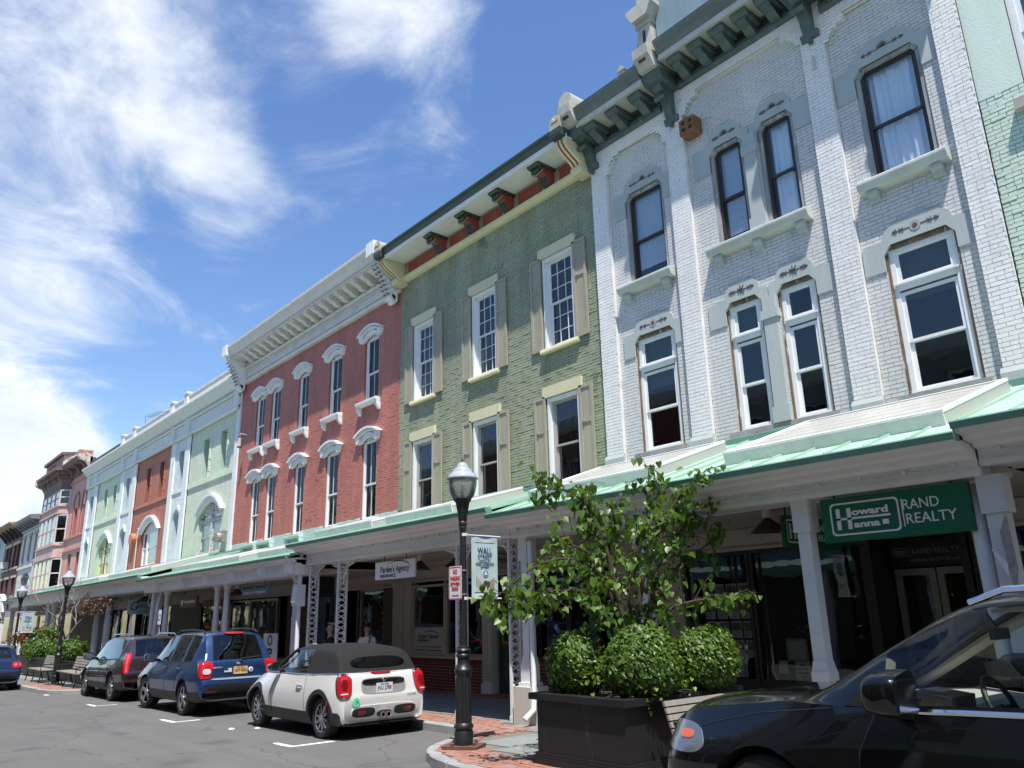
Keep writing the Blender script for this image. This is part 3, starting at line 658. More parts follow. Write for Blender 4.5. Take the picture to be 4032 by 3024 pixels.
# ------------------------------------------------------------------ green building
GB = mat('green_brick', (.305, .325, .222), .65, grime=.24, var=.13, scale=2.2, bump=.4, bscale=40, col2=(.19, .22, .155), c2amt=.25, c2scale=1.6)
GBM = mat('green_joint', (.17, .21, .125), .75, var=.2)
TAUPE = mat('taupe_shutter', (.345, .315, .235), .65, var=.16, scale=6, bump=.25, bscale=30, col2=(.42, .40, .33), c2amt=.15, c2scale=9, streak=True)
PCREAM = mat('pale_cream', (.62, .58, .37), .55, var=.08)
DGREEN = mat('dark_green_gutter', (.035, .06, .05), .45, var=.2)
OXRED = mat('oxide_red', (.30, .055, .04), .6, var=.15)
gb = thing('commercial_building', 'green painted brick building with grey shuttered windows and red panelled cornice', 'building', (-15.2, 12, gz(-15)))
GX = ((-18.57, -17.55), (-15.72, -14.7), (-12.87, -11.83))
gh = [hole(a, b, 7.7, 10.0) for a, b in GX] + [hole(a, b, 4.3, 6.48) for a, b in GX]
brickwall(gb, -19.37, -11.035, 4.0, 11.75, 12.0, gh, GB, depth=.2, nind=300, mm=GBM, jit=.011, gap=.005)
def shutter(bld, x0, x1, z0, z1, y, m, lab=None):
    s = MB(); w = .07; rim(s, x0, x1, z0, z1, y, y + .045, w, .12); zm = z0 + (z1 - z0) * .62; s.box(x0 + w, x1 - w, y, y + .045, zm, zm + .1); s.box(x0 + w, x1 - w, y + .022, y + .04, z0 + .1, z1 - .05)
    o = s.build('shutter', m, bld)
    d = MB(); d.box(x0 + .12, x0 + .16, y - .02, y, zm + .02, zm + .08); d.build('shutter_dog', mat('worn_metal', (.35, .34, .3), .6, var=.4), o)
    return o
for i, (a, b) in enumerate(GX):
    for fl, (z0, z1) in enumerate(((7.7, 10.0), (4.3, 6.48))):
        c = MB(); c.box(a, a + .06, 11.97, 12.17, z0, z1); c.box(b - .06, b, 11.97, 12.17, z0, z1); c.box(a + .06, b - .06, 11.97, 12.17, z1 - .07, z1); c.build('casing', WHITE, gb)
        window(gb, a + .06, b - .06, z0, z1 - .07, 12.12, WHITE if not fl else mat('grey_storm_frame', (.36, .35, .33), .5), .06, .5, mun=(3, 3) if not fl else None, cur='drape' if not fl else 'curtain', curm=mat('brown_drape', (.16, .12, .10), .9) if not fl else mat('grey_screen', (.07, .065, .065), .9), glassm=glass('green_glass', (.6, .62, .62), .8))
        m = MB(); m.box(a - .13, b + .11, 11.93, 12.03, z1 + .02, z1 + .28); m.build('lintel', PCREAM, gb)
        if not fl: m = MB(); m.prism([(11.88, 7.62), (11.88, 7.58), (12.02, 7.58), (12.02, 7.7), (11.9, 7.68)], 'x', a - .1, b + .12); m.build('window_sill', PCREAM, gb, fix=True)
        shutter(gb, a - .44, a - .05, z0 - .02, z1 + .06, 11.93, TAUPE); shutter(gb, b + .02, b + .44, z0 - .02, z1 + .06, 11.93, TAUPE)
m = MB(); m.box(-19.37, -11.035, 11.9, 12.1, 11.75, 12.3); GC = m.build('cornice', TAUPE, gb)
prof(gb, 'cornice_band', [(11.9, 11.6), (11.86, 11.62), (11.84, 11.67), (11.80, 11.69), (11.80, 11.74), (11.9, 11.75), (12.0, 11.75), (12.0, 11.6)], -19.2, -11.25, PCREAM, GC)
m = MB(); m.box(-19.37, -11.035, 11.18, 11.9, 12.2, 12.235); m.build('soffit', mat('white_soffit', (.68, .69, .66), .6), GC)
m = MB(); m.box(-19.37, -11.035, 11.15, 11.18, 12.17, 12.29); m.build('fascia', WHITE, GC)
prof(gb, 'gutter', [(11.16, 12.29), (11.1, 12.32), (11.08, 12.40), (11.03, 12.45), (11.03, 12.5), (11.3, 12.5), (11.9, 12.42), (11.9, 12.3)], -19.3, -11.15, DGREEN, GC)
m = MB(); m.box(-19.37, -11.035, 11.05, 11.1, 12.5, 12.515); m.build('drip_edge', CHROME if 0 else mat('zinc', (.5, .52, .54), .4, .6), GC)
BX = (-16.95, -15.42, -13.93, -12.38); ed = (-19.15,) + BX + (-11.3,)
for a, b in zip(ed, ed[1:]):
    m = MB(); m.box(a + .34, b - .34, 11.875, 11.9, 11.83, 12.12); m.build('frieze_panel', OXRED, GC)
for x in BX:
    m = MB(); m.prism([(11.3, 12.2), (11.3, 12.16), (11.36, 12.13), (11.9, 12.13), (11.9, 12.2)], 'x', x - .2, x + .2)
    P = [(11.9, 12.13), (11.4, 12.13), (11.37, 12.06), (11.4, 11.98), (11.5, 11.96), (11.56, 12.0), (11.6, 11.96), (11.68, 11.86), (11.74, 11.76), (11.9, 11.76)]
    for k in range(3): m.prism(P, 'x', x - .13 + k * .09, x - .06 + k * .09)
    m.build('bracket', DGREEN, GC, fix=True)
    m = MB(); m.prism(P[:2] + [(11.5, 12.02), (11.66, 11.92), (11.74, 11.78), (11.9, 11.77)], 'x', x - .062, x + .14); m.build('bracket_side', OXRED, GC, fix=True)
    m = MB(); m.tube([(x - .16, 11.42, 12.02), (x - .08, 11.38, 11.93), (x + .02, 11.4, 11.9), (x + .12, 11.45, 11.96), (x + .16, 11.5, 12.05)], .022, 8); m.build('bracket_ring', mat('ring_tan', (.25, .22, .15), .6), GC, smooth=True)
for x, sg in ((-19.2, 1), (-11.22, -1)):
    P = [(11.9, 12.2), (11.15, 12.2), (11.16, 12.1), (11.24, 12.0), (11.42, 11.88), (11.6, 11.78), (11.68, 11.68), (11.9, 11.68)]
    m = MB(); m.prism(P, 'x', x - .16, x + .16)
    for k in (-.15, -.03, .09): m.prism([(p[0] - .022 if p[0] < 11.8 else p[0], p[1] - .01 if p[1] < 12.15 else p[1]) for p in P], 'x', x + k, x + k + .06)
    e = m.build('end_bracket', PCREAM, GC, fix=True)
    m = MB()
    for k in (-.088, .032): m.prism([(p[0] - .008 if p[0] < 11.8 else p[0], p[1] - .004 if p[1] < 12.15 else p[1]) for p in P], 'x', x + k, x + k + .056)
    m.build('bracket_groove', OXRED, e, fix=True)
    m = MB(); m.prism([(11.62, 11.68), (11.6, 11.58), (11.66, 11.5), (11.9, 11.5), (12.0, 11.5), (12.0, 11.68)], 'x', x - .17, x + .17); m.build('bracket_foot', PCREAM, e, fix=True)
    m = MB(); m.prism([(11.0, 12.22), (10.97, 12.3), (10.97, 12.42), (11.5, 12.42), (11.9, 12.42), (11.9, 12.22)], 'x', x - .18, x + .18); m.build('bracket_cap', DGREEN, e, fix=True)
    m = MB(); m.prism([(x - .17, 12.42), (x + .17, 12.42)] + [(x + .17 * math.cos(math.pi * k / 10), 12.6 + .17 * math.sin(math.pi * k / 10)) for k in range(11)], 'y', 10.98, 11.4); a = m.build('acroterion', mat('acroterion_stone', (.40, .37, .28), .65, var=.2), e, fix=True)
    m = MB()
    for k in range(7):
        t = R(15 + 25 * k); m.bar((x + .02 * math.cos(t), 10.975, 12.6 + .02 * math.sin(t)), (x + .12 * math.cos(t), 10.975, 12.6 + .12 * math.sin(t)), .02, .012)
    m.build('fan_relief', PCREAM, e)
shell(gb, -19.37, -11.035, 12.35, GB)
# ------------------------------------------------------------------ red building
RB = mat('red_brick', (.50, .185, .145), .62, grime=.22, var=.10, scale=2.2, bump=.35, bscale=40, col2=(.34, .105, .09), c2amt=.25, c2scale=1.5)
RBM = mat('red_joint', (.32, .11, .085), .75, var=.2)
PMINT = mat('pale_mint_brick', (.52, .64, .60), .6, var=.12, scale=3, bump=.4, bscale=40)
rb = thing('commercial_building', 'red painted brick building with white arched window hoods and white bracketed cornice', 'building', (-25.6, 12, gz(-25)))
RX = ((-30.36, -29.5), (-28.9, -28.04), (-26.45, -25.6), (-24.0, -23.1), (-21.55, -20.64))
rh = [hole(a, b, 8.3, 10.36, .17) for a, b in RX] + [hole(a, b, 4.55, 6.97, .17) for a, b in RX]
brickwall(rb, -31.95, -19.38, 4.66, 11.5, 12.0, rh, RB, depth=.17, nind=200, mm=RBM, jit=.009)
brickwall(rb, -31.95, -19.38, 3.7, 4.66, 12.0, rh[5:], PMINT, depth=.17, jit=.006, reveal=False, name='painted_band')
REDJ = mat('red_reveal', (.26, .03, .028), .6, var=.1)
HOOD = mat('white_iron_hood', (.72, .73, .74), .5, var=.07, bump=.2, bscale=25)
for i, (a, b) in enumerate(RX):
    for fl, (z0, z1) in enumerate(((8.3, 10.36), (4.55, 6.97))):
        window(rb, a + .015, b - .015, z0, z1, 12.11, WHITE, .075, .45, mun=(2, 1), cur='drape' if fl else 'curtain', curm=mat('taupe_curtain', (.23, .21, .2), .9) if not fl else mat('pale_drape', (.36, .34, .33), .9), rise=.17, glassm=glass('red_glass', (.62, .65, .66), .3))
        h = MB(); archband(h, a, b, z1 - .02, .16, .15, 11.93, 12.02, .13); archband(h, a - .13, b + .13, z1 + .13, .17, .09, 11.88, 12.02, .08); archband(h, a - .2, b + .2, z1 + .21, .18, .07, 11.82, 12.02, .13)
        for x in (a - .12, b + .12): h.prism([(x - .12, z1 + .2), (x + .12, z1 + .2), (x + .09, z1 + .06), (x + .03, z1 - .03), (x - .03, z1 - .03), (x - .09, z1 + .06)], 'y', 11.87, 12.02)
        o = h.build('window_hood', HOOD, rb, fix=True)
        d = MB()
        for t in range(2, 17):
            an = math.pi * t / 18; c = (a + b) / 2; hw = (b - a) / 2 + .13; u = -math.cos(an); d.box(c + hw * u - .022, c + hw * u + .022, 11.85, 11.89, z1 + .15 + .18 * (1 - u * u), z1 + .2 + .18 * (1 - u * u))
        d.build('hood_dentil', HOOD, o)['kind'] = 'stuff'
        s = MB(); zz = z0 - .02
        s.prism([(11.8, zz), (11.8, zz - .06), (11.86, zz - .12), (12.02, zz - .14), (12.02, zz + .02)], 'x', a - .2, b + .16)
        s.build('window_sill', HOOD if not fl else PMINT, rb, fix=True)
        for x in (a - .14, b + .1):
            q = MB(); q.prism([(11.84, zz - .12), (11.86, zz - .25), (11.95, zz - .36), (12.02, zz - .40), (12.02, zz - .12)], 'x', x - .06, x + .06); q.build('sill_bracket', HOOD if not fl else PMINT, rb, fix=True)
RW = mat('red_cornice_white', (.63, .62, .60), .5, var=.1, scale=3, bump=.15, col2=(.42, .41, .38), c2amt=.15, c2scale=6)
m = MB(); m.box(-31.95, -19.38, 11.9, 12.1, 11.4, 12.55); RC = m.build('cornice', RW, rb)
prof(rb, 'bed_mould', [(11.9, 11.34), (11.84, 11.36), (11.82, 11.42), (11.88, 11.47), (12.0, 11.47), (12.0, 11.34)], -31.7, -19.6, RW, RC)
prof(rb, 'frieze_mould', [(11.9, 11.92), (11.8, 11.95), (11.78, 12.0), (11.9, 12.03)], -31.7, -19.6, RW, RC)
ex = [-31.5 + 11.7 * k / 5 for k in range(6)]
for a, b in zip(ex, ex[1:]):
    m = MB(); rim(m, a + .06, b - .06, 11.54, 11.88, 11.87, 11.9, .05); rim(m, a + .14, b - .14, 11.6, 11.82, 11.882, 11.9, .025); m.build('frieze_panel', RW, RC)
m = MB(); m.box(-31.9, -19.42, 11.2, 11.9, 12.33, 12.38); m.build('soffit', RW, RC)
prof(rb, 'crown_mould', [(11.2, 12.36), (11.2, 12.45), (11.12, 12.5), (11.1, 12.62), (11.0, 12.74), (10.99, 12.84), (11.9, 12.9), (11.9, 12.38)], -31.9, -19.42, RW, RC)
for k in range(19):
    x = -30.5 + k * .575; m = MB(); m.box(x - .17, x + .17, 11.26, 11.9, 12.28, 12.34); m.prism([(11.3, 12.28), (11.32, 12.2), (11.42, 12.17), (11.55, 12.12), (11.62, 12.04), (11.74, 12.03), (11.9, 12.05), (11.9, 12.28)], 'x', x - .11, x + .11); m.build('modillion', RW, RC, fix=True)
for x in (-31.72, -19.6):
    m = MB(); P = [(11.9, 11.1), (11.8, 11.1), (11.7, 11.22), (11.68, 11.4), (11.6, 11.62), (11.5, 11.8), (11.36, 12.05), (11.2, 12.25), (11.1, 12.45), (11.9, 12.45)]
    m.prism(P, 'x', x - .17, x + .17); m.box(x - .22, x + .22, 10.95, 11.9, 12.45, 12.9)
    for k in range(8):
        t = k / 7; y = 11.2 + .46 * t; z = 12.3 - .95 * t
        for dx in (-.09, .09): m.lathe([(.0, -.02), (.075, .0), (.06, .05), (.0, .07)], (x + dx, y - .04, z), 8)
    m.lathe([(.1, -.17), (.1, .17)], (x, 11.72, 11.2), 10, 'x'); m.lathe([(.07, -.13), (.07, .13)], (x + .01, 11.8, 11.08), 10, 'x')
    e = m.build('end_bracket', HOOD, RC, fix=True)
    m = MB()
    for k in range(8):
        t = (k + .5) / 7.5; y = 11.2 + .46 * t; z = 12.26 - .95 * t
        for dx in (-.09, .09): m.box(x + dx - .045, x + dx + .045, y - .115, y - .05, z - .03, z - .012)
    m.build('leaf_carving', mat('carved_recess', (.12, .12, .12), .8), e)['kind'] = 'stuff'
shell(rb, -31.95, -19.38, 12.5, RB)
# bird feeder on the red wall
bf = thing('bird_feeder', 'clear tube bird feeder hanging from a bracket on the red wall', 'bird feeder', (-31.2, 11.7, 8.6)); m = MB(); m.tube([(-31.1, 12, 9.05), (-31.15, 11.7, 9.1), (-31.15, 11.7, 9.0)], .012, 6); m.build('bracket', WHITE, bf); m = MB(); m.lathe([(.06, 8.55), (.06, 8.95)], (-31.15, 11.7, 0), 10); m.build('tube', mat('feeder_tube', (.5, .45, .4), .3), bf); m = MB(); m.lathe([(.1, 8.5), (.1, 8.54), (.02, 8.56)], (-31.15, 11.7, 0), 10); m.lathe([(.08, 8.95), (.03, 9.0)], (-31.15, 11.7, 0), 10); m.build('tray', BLACK, bf)
# ------------------------------------------------------------------ mint and terracotta building
MB_ = mat('mint_brick', (.66, .72, .57), .6, grime=.1, var=.08, scale=2, bump=.35, bscale=40)
MBJ = mat('mint_joint', (.40, .52, .42), .7)
TB = mat('terracotta_brick', (.47, .17, .115), .6, grime=.15, var=.10, scale=2, bump=.35, bscale=40); TBJ = mat('terracotta_joint', (.30, .095, .065), .7)
WS = mat('white_blue_brick', (.72, .755, .75), .6, var=.08, scale=2, bump=.35, bscale=40); WSJ = mat('white_blue_joint', (.45, .52, .55), .7)
mb_ = thing('commercial_building', 'long building of mint green and terracotta brick bays with white pilasters', 'building', (-45.2, 12, gz(-45)))
wide = ((-38.2, -32.35, MB_, MBJ), (-47.1, -40.95, TB, TBJ), (-55.9, -50.2, MB_, MBJ)); narrow = ((-40.95, -38.2), (-50.2, -47.1), (-58.5, -55.9))
PEEL = mat('peeling_frame', (.55, .55, .53), .7, var=.2, scale=6, col2=(.16, .10, .07), c2amt=.45, c2scale=9, bump=.3)
YEL = mat('yellow_frame', (.66, .58, .32), .6); BRN = mat('brown_frame', (.10, .045, .03), .6)
for i, (a, b, m1, m2) in enumerate(wide):
    s = b - a; w3 = ((a + .3 * s, a + .3 * s + .75), (a + .67 * s, a + .67 * s + .75)); ax0, ax1 = a + .33 * s, a + .80 * s
    hs = [hole(p, q, 7.92, 9.82) for p, q in w3] + [hole(ax0, ax1, 4.55, 6.3, .5)]
    brickwall(mb_, a, b, 3.9, 10.5, 12.04, hs, m1, depth=.42, nind=100 if i == 0 else 0, mm=m2, course=.075, jit=.006)
    for p, q in w3:
        window(mb_, p, q, 7.92, 9.82, 12.4, mat('bare_white_frame', (.6, .62, .62), .6), .06, .5, glassm=GLASS)
        qn = MB()
        for k in range(7): qn.box(q + .03, q + (.26 if k % 2 else .16), 12.015, 12.05, 7.95 + k * .28, 8.2 + k * .28)
        qn.build('quoin', m1, mb_)
    m = MB(); m.box(a, b, 11.97, 12.08, 7.72, 7.9); m.build('sill_band', m1, mb_)
    fm = (PEEL, WHITE, YEL)[i]; c = (ax0 + ax1) / 2
    for p, q in (((ax0, c - .07), (c + .07, ax1)) if i != 1 else ((ax0, ax0 + .75), (ax0 + .78, ax1))):
        window(mb_, p, q, 4.55, 6.35, 12.2, fm, .09, .52, trans=5.9 if i != 1 else None, cur='shade', cz=.5, curm=mat('warm_shade', (.4, .38, .34), .8), glassm=GLASS)
    m = MB(); m.prism([(ax0, 6.3)] + archpts(ax0, ax1, 6.3, .5)[1:-1] + [(ax1, 6.3)], 'y', 12.17, 12.21); m.build('arch_panel', fm, mb_, fix=True)
    if i != 1: m = MB(); m.box(c - .07, c + .07, 12.12, 12.26, 4.55, 6.75); m.build('mullion_post', PEEL if i == 0 else BRN, mb_)
    m = MB(); archband(m, ax0 + .02, ax1 - .02, 6.25, .52, .25, 11.95, 12.05, .25); archband(m, ax0 - .2, ax1 + .2, 6.3, .7, .12, 11.86, 12.05, .12); m.build('window_hood', HOOD, mb_, fix=True)
for i, (a, b) in enumerate(narrow):
    p = a + .32 * (b - a) + (.25 if i == 0 else 0); q = p + .8
    brickwall(mb_, a, b, 3.9, 10.5, 12.0, [hole(p, q, 7.92, 9.85), hole(p, q + .12, 4.65, 6.7, .22)], WS, depth=.42, mm=WSJ, course=.075, jit=.006)
    window(mb_, p, q, 7.92, 9.85, 12.36, mat('grey_frame', (.4, .44, .46), .6), .06, .5); window(mb_, p, q + .12, 4.65, 6.75, 12.3, WHITE, .07, .5)
    m = MB(); archband(m, p, q + .12, 6.7, .24, .2, 11.93, 12.0, .16); m.build('window_hood', HOOD, mb_, fix=True)
    for u, v in ((a, a + .58), (b - .62, b)): m = MB(); m.box(u, v, 11.93, 12.0, 3.9, 10.45); m.build('pilaster', WS, mb_)
    m = MB(); m.box(a + .58, b - .62, 11.95, 12.0, 7.74, 7.9); m.build('window_sill', WS, mb_)
m = MB(); m.box(-32.35, -31.96, 11.93, 12.1, 3.9, 10.45); m.build('pilaster', WS, mb_)
MW = mat('mint_cornice_white', (.66, .69, .68), .55, var=.1, scale=2.5, bump=.2, col2=(.45, .45, .42), c2amt=.12, c2scale=4)
m = MB(); m.box(-58.55, -31.96, 11.9, 12.2, 10.45, 11.7); MC = m.build('cornice', MW, mb_)
for P in ([(11.9, 10.42), (11.84, 10.44), (11.84, 10.52), (11.9, 10.56)], [(11.9, 10.92), (11.86, 10.93), (11.83, 11.0), (11.9, 11.02)], [(11.9, 11.05), (11.8, 11.08), (11.78, 11.14), (11.9, 11.15)]): prof(mb_, 'cornice_mould', P, -58.55, -31.98, MW, MC)
m = MB()
for k in range(280):
    x = -58.4 + k * .094; m.box(x, x + .05, 11.82, 11.9, 11.17, 11.27)
m.build('dentil', MW, MC)['kind'] = 'stuff'
prof(mb_, 'cornice_cove', [(11.9, 11.27), (11.78, 11.3), (11.74, 11.38), (11.64, 11.45), (11.55, 11.55), (11.5, 11.65), (11.44, 11.68), (11.44, 11.76), (11.9, 11.82)], -58.7, -31.98, MW, MC)
PAR = mat('peeling_parapet', (.63, .63, .61), .65, var=.15, scale=4, bump=.3, col2=(.16, .12, .10), c2amt=.22, c2scale=6)
m = MB(); m.box(-49.9, -31.98, 11.72, 12.0, 11.78, 12.28); m.box(-49.9, -31.98, 11.68, 12.04, 12.28, 12.36); m.build('parapet', PAR, MC)
m = MB(); m.prism([(11.75, 11.78), (12.0, 11.78), (12.0, 12.3), (11.85, 12.3)], 'x', -58.5, -49.9); m.build('parapet', mat('tar_paper', (.05, .04, .04), .8, var=.4, col2=(.55, .55, .53), c2amt=.2, c2scale=5), MC, fix=True)
for x in (-38.4, -40.6, -47.3, -49.7): m = MB(); m.box(x - .22, x + .22, 11.6, 11.8, 11.78, 12.42); m.box(x - .27, x + .27, 11.56, 12.05, 12.42, 12.52); m.build('parapet_post', PAR, MC)
for a, b in ((-38.9, -38.2), (-41.0, -40.4), (-47.6, -47.0), (-50.3, -49.6), (-56.5, -55.9), (-58.5, -57.8), (-32.5, -31.98)): m = MB(); m.box(a, b, 11.80, 11.9, 10.4, 11.27); m.build('cornice_block', MW, MC)
shell(mb_, -58.5, -31.96, 11.7, WS)
m = MB(); m.tube([(-52.5, 13.5, 11.6), (-52.5, 13.5, 14.4)], .02, 6); m.tube([(-52.0, 13.5, 14.35), (-48.6, 13.5, 14.0)], .015, 5)
for k in range(6): x = -51.9 + k * .6; m.bar((x, 13.2, 14.34 - k * .06), (x, 13.8, 14.34 - k * .06), .02)
tag(m.build('rooftop_antenna', mat('antenna_grey', (.2, .2, .21), .5, .5)), 'thin television antenna above the mint building roof line', 'antenna')
ve = thing('wall_vent', 'round metal exhaust vent beside the peeling arched window', 'vent', (-32.9, 11.8, 5.0)); m = MB(); m.lathe([(.2, 11.7), (.2, 12.02)], (-33.0, 0, 5.05), 14, 'y'); m.build('duct', mat('dull_steel', (.35, .33, .3), .5, .6, var=.3), ve); m = MB(); m.box(-32.95, -32.6, 11.85, 12.03, 4.85, 5.3); m.build('box', mat('dull_steel', (.3, .3, .3)), ve)
m = MB(); m.lathe([(.32, 11.8), (.32, 12.03)], (-46.3, 0, 6.1), 14, 'y'); tag(m.build('wall_bell', mat('orange_paint', (.5, .17, .08), .5)), 'round orange painted alarm bell on the terracotta wall', 'bell')
m = MB(); m.tube([(-45.5, 11.95, 4.4), (-45.5, 11.95, 6.5), (-45.4, 11.93, 6.6)], .035, 8); tag(m.build('vent_pipe', mat('pipe_tan', (.6, .52, .42), .5)), 'pale vent pipe rising beside the terracotta arched window', 'pipe')
# ------------------------------------------------------------------ pink building with bay
PB = mat('pink_brick', (.62, .34, .31), .65, var=.13, scale=1.6, bump=.4, bscale=25, col2=(.60, .36, .32), c2amt=.25, c2scale=1.5)
PJ = mat('pink_joint', (.36, .14, .125), .75)
PBD = mat('pink_worn_bay', (.5, .33, .3), .7, var=.3, scale=3, bump=.3, col2=(.55, .48, .44), c2amt=.4, c2scale=5)
MAUVE = mat('mauve_cornice', (.15, .095, .09), .7, var=.25, scale=3, col2=(.35, .32, .30), c2amt=.22, c2scale=5)
RUST = mat('rust_peel', (.55, .5, .47), .7, var=.2, scale=5, col2=(.36, .13, .05), c2amt=.5, c2scale=4)
pb = thing('commercial_building', 'pink three storey building with canted bay and rusting turret parapet', 'building', (-66, 12, gz(-66)))
ph = [hole(a, b, 7.65, 9.6) for a, b in ((-62.1, -61.2), (-59.7, -58.9), (-72.1, -71.3))] + [hole(a, b, 4.3, 6.42) for a, b in ((-62.3, -61.4), (-59.8, -59.0), (-72.2, -71.4))]
brickwall(pb, -73.6, -58.6, 3.9, 12.0, 12.0, ph, PB, depth=.3, mm=PJ, course=.09, L=.26, jit=.006)
for h in ph: window(pb, h.b[0], h.b[1], h.b[2], h.b[3], 12.25, mat('rose_frame', (.4, .22, .22), .6), .06, .5)
for a, b in ((-62.5, -60.8), (-60.1, -58.7), (-72.7, -70.9)):
    m = MB(); archband(m, a + .2, b - .2, 9.9, .7, .14, 11.93, 12.02, .14, rnd=True); m.box(a + .05, a + .19, 11.93, 12.02, 7.6, 9.9); m.box(b - .19, b - .05, 11.93, 12.02, 7.6, 9.9); m.build('arch_moulding', mat('dusty_rose', (.35, .11, .11), .65), pb)
for z in (6.62, 7.5, 11.45): m = MB(); m.box(-64.1, -58.65, 11.88, 12.02, z, z + .13); m.box(-73.6, -71.3, 11.88, 12.02, z, z + .13); m.build('string_course', mat('pink_stone', (.5, .24, .22), .7, var=.25, bump=.6, bscale=8), pb)
def bayring(z0, z1, o, m, name, p=None):
    b = MB(); P = [(-71.3 - o, 12.2), (-70.7 - o * .6, 11.4 - o), (-64.6 + o * .6, 11.4 - o), (-64.0 + o, 12.2)]; b.prism(P, 'z', z0, z1); return b.build(name, m, p or pb, fix=True)
BAY = bayring(4.0, 4.25, .05, PBD, 'bay_window')
bayring(6.3, 7.3, 0, PBD, 'bay_spandrel', BAY); bayring(6.35, 6.5, .1, PBD, 'bay_moulding', BAY); bayring(7.2, 7.35, .1, PBD, 'bay_moulding', BAY); bayring(9.4, 10.05, 0, PBD, 'bay_spandrel', BAY); bayring(9.45, 9.58, .1, PBD, 'bay_moulding', BAY); bayring(10.0, 10.12, .1, PBD, 'bay_moulding', BAY); bayring(11.2, 12.05, .02, MAUVE, 'bay_frieze', BAY)
bayring(4.2, 11.3, -.12, DARK, 'bay_interior', BAY)
def bayface(p0, p1, n):
    d = Vector((p1[0] - p0[0], p1[1] - p0[1], 0)); L = d.length; d.normalize(); nn = Vector((d.y, -d.x, 0)); nn = nn if nn.y < 0 else -nn
    for z0, z1 in ((4.25, 6.3), (7.35, 9.4), (10.12, 11.2)):
        for k in range(n):
            f = MB(); a = L * k / n; b = L * (k + 1) / n; base = Vector((p0[0], p0[1], 0))
            def bx(u0, u1, w0, w1, e=.04): c = base + d * ((u0 + u1) / 2) + Vector((0, 0, (w0 + w1) / 2)); f.obox(c, d, nn, (0, 0, 1), (u1 - u0) / 2, e, (w1 - w0) / 2)
            bx(a, a + .1, z0, z1); bx(b - .1, b, z0, z1); bx(a + .1, b - .1, z0, z0 + .08); bx(a + .1, b - .1, z1 - .08, z1); bx(a + .1, b - .1, (z0 + z1) / 2 - .04, (z0 + z1) / 2 + .04)
            o = f.build('window', mat('dull_white_frame', (.55, .5, .48), .6) if n == 1 else PBD, BAY)
            g_ = MB(); c = base + d * ((a + b) / 2) + Vector((0, 0, (z0 + z1) / 2)); g_.obox(c, d, nn, (0, 0, 1), (b - a) / 2 - .08, .006, (z1 - z0) / 2 - .06); g_.build('pane', glass('bay_glass', (.35, .4, .4), 1), o)
bayface((-64.6, 11.4), (-64.0, 12.0), 1); bayface((-70.7, 11.4), (-64.6, 11.4), 4)
m = MB(); m.box(-73.6, -58.6, 11.85, 12.2, 11.95, 12.7); PC = m.build('cornice', MAUVE, pb)
prof(pb, 'crown_mould', [(11.85, 12.5), (11.3, 12.55), (11.25, 12.65), (11.18, 12.72), (11.15, 12.85), (11.9, 12.9)], -64.0, -58.7, MAUVE, PC); prof(pb, 'crown_mould', [(11.85, 12.5), (11.3, 12.55), (11.25, 12.65), (11.18, 12.72), (11.15, 12.85), (11.9, 12.9)], -73.7, -71.3, MAUVE, PC)
for x in (-59.4, -61.2, -63.2, -72.0): m = MB(); m.prism([(11.85, 11.95), (11.75, 12.0), (11.6, 12.3), (11.35, 12.42), (11.35, 12.55), (11.85, 12.55)], 'x', x - .14, x + .14); m.build('bracket', MAUVE, PC, fix=True)
for x in (-58.8, -73.5): m = MB(); m.prism([(11.85, 11.9), (11.8, 12.1), (11.6, 12.4), (11.2, 12.55), (11.1, 12.7), (11.1, 13.15), (12.0, 13.15), (12.0, 11.9)], 'x', x - .2, x + .2); m.build('end_bracket', RUST, PC, fix=True)
bayring(12.05, 12.3, .1, MAUVE, 'turret_mould', PC); bayring(12.3, 12.55, .35, MAUVE, 'turret_cornice', PC); bayring(12.55, 12.75, .62, MAUVE, 'turret_cornice', PC); bayring(12.7, 13.75, .1, mat('turret_wall', (.30, .20, .19), .7, var=.25, scale=3), 'turret_wall', PC); bayring(13.75, 13.95, .3, MAUVE, 'turret_cap', PC)
for x in (-70.3, -68.6, -66.4, -64.9): m = MB(); m.prism([(11.45, 11.9), (11.3, 12.0), (11.1, 12.3), (11.05, 12.5), (11.45, 12.5)], 'x', x - .12, x + .12); m.build('bracket', MAUVE, PC, fix=True)
m = MB(); m.obox((-64.2, 11.65, 13.25), (.707, .707, 0), (.707, -.707, 0), (0, 0, 1), .5, .03, .5); m.build('rusted_sheet', RUST, PC)
text(PC, 'CORP', (-68.4, 11.285, 13.2), .62, 'x', mat('turret_letter', (.22, .14, .13), .7), ext=.03, off=.01, w=2.2)
shell(pb, -73.6, -58.6, 12.5, PB)
# ------------------------------------------------------------------ far buildings on the left
fw_ = thing('commercial_building', 'narrow pale grey-white brick building next to the pink one', 'building', (-77.5, 12, gz(-77)))
FW = mat('far_white_brick', (.60, .60, .57), .65, var=.15, scale=2, bump=.3)
fh = [hole(a, a + .95, 7.0, 9.0) for a in (-80.9, -78.25, -75.8)] + [hole(-79.9, -76.0, 3.95, 5.6, .45)]
brickwall(fw_, -81.9, -73.62, 3.6, 9.6, 12.0, fh, FW, depth=.35, course=.12, L=.3, mm=mat('far_white_joint', (.42, .42, .41), .7))
for h in fh: window(fw_, h.b[0], h.b[1], h.b[2], h.b[3] + h.b[4] * .5, 12.3, mat('grey_blue_frame', (.35, .42, .45), .6), .1, .5)
for a in (-80.9, -78.25, -75.8): m = MB(); m.box(a - .15, a + 1.1, 11.9, 12.02, 9.02, 9.3); m.box(a - .1, a + 1.05, 11.9, 12.02, 6.8, 6.98); m.build('lintel', mat('grey_lintel', (.3, .34, .37), .7), fw_)
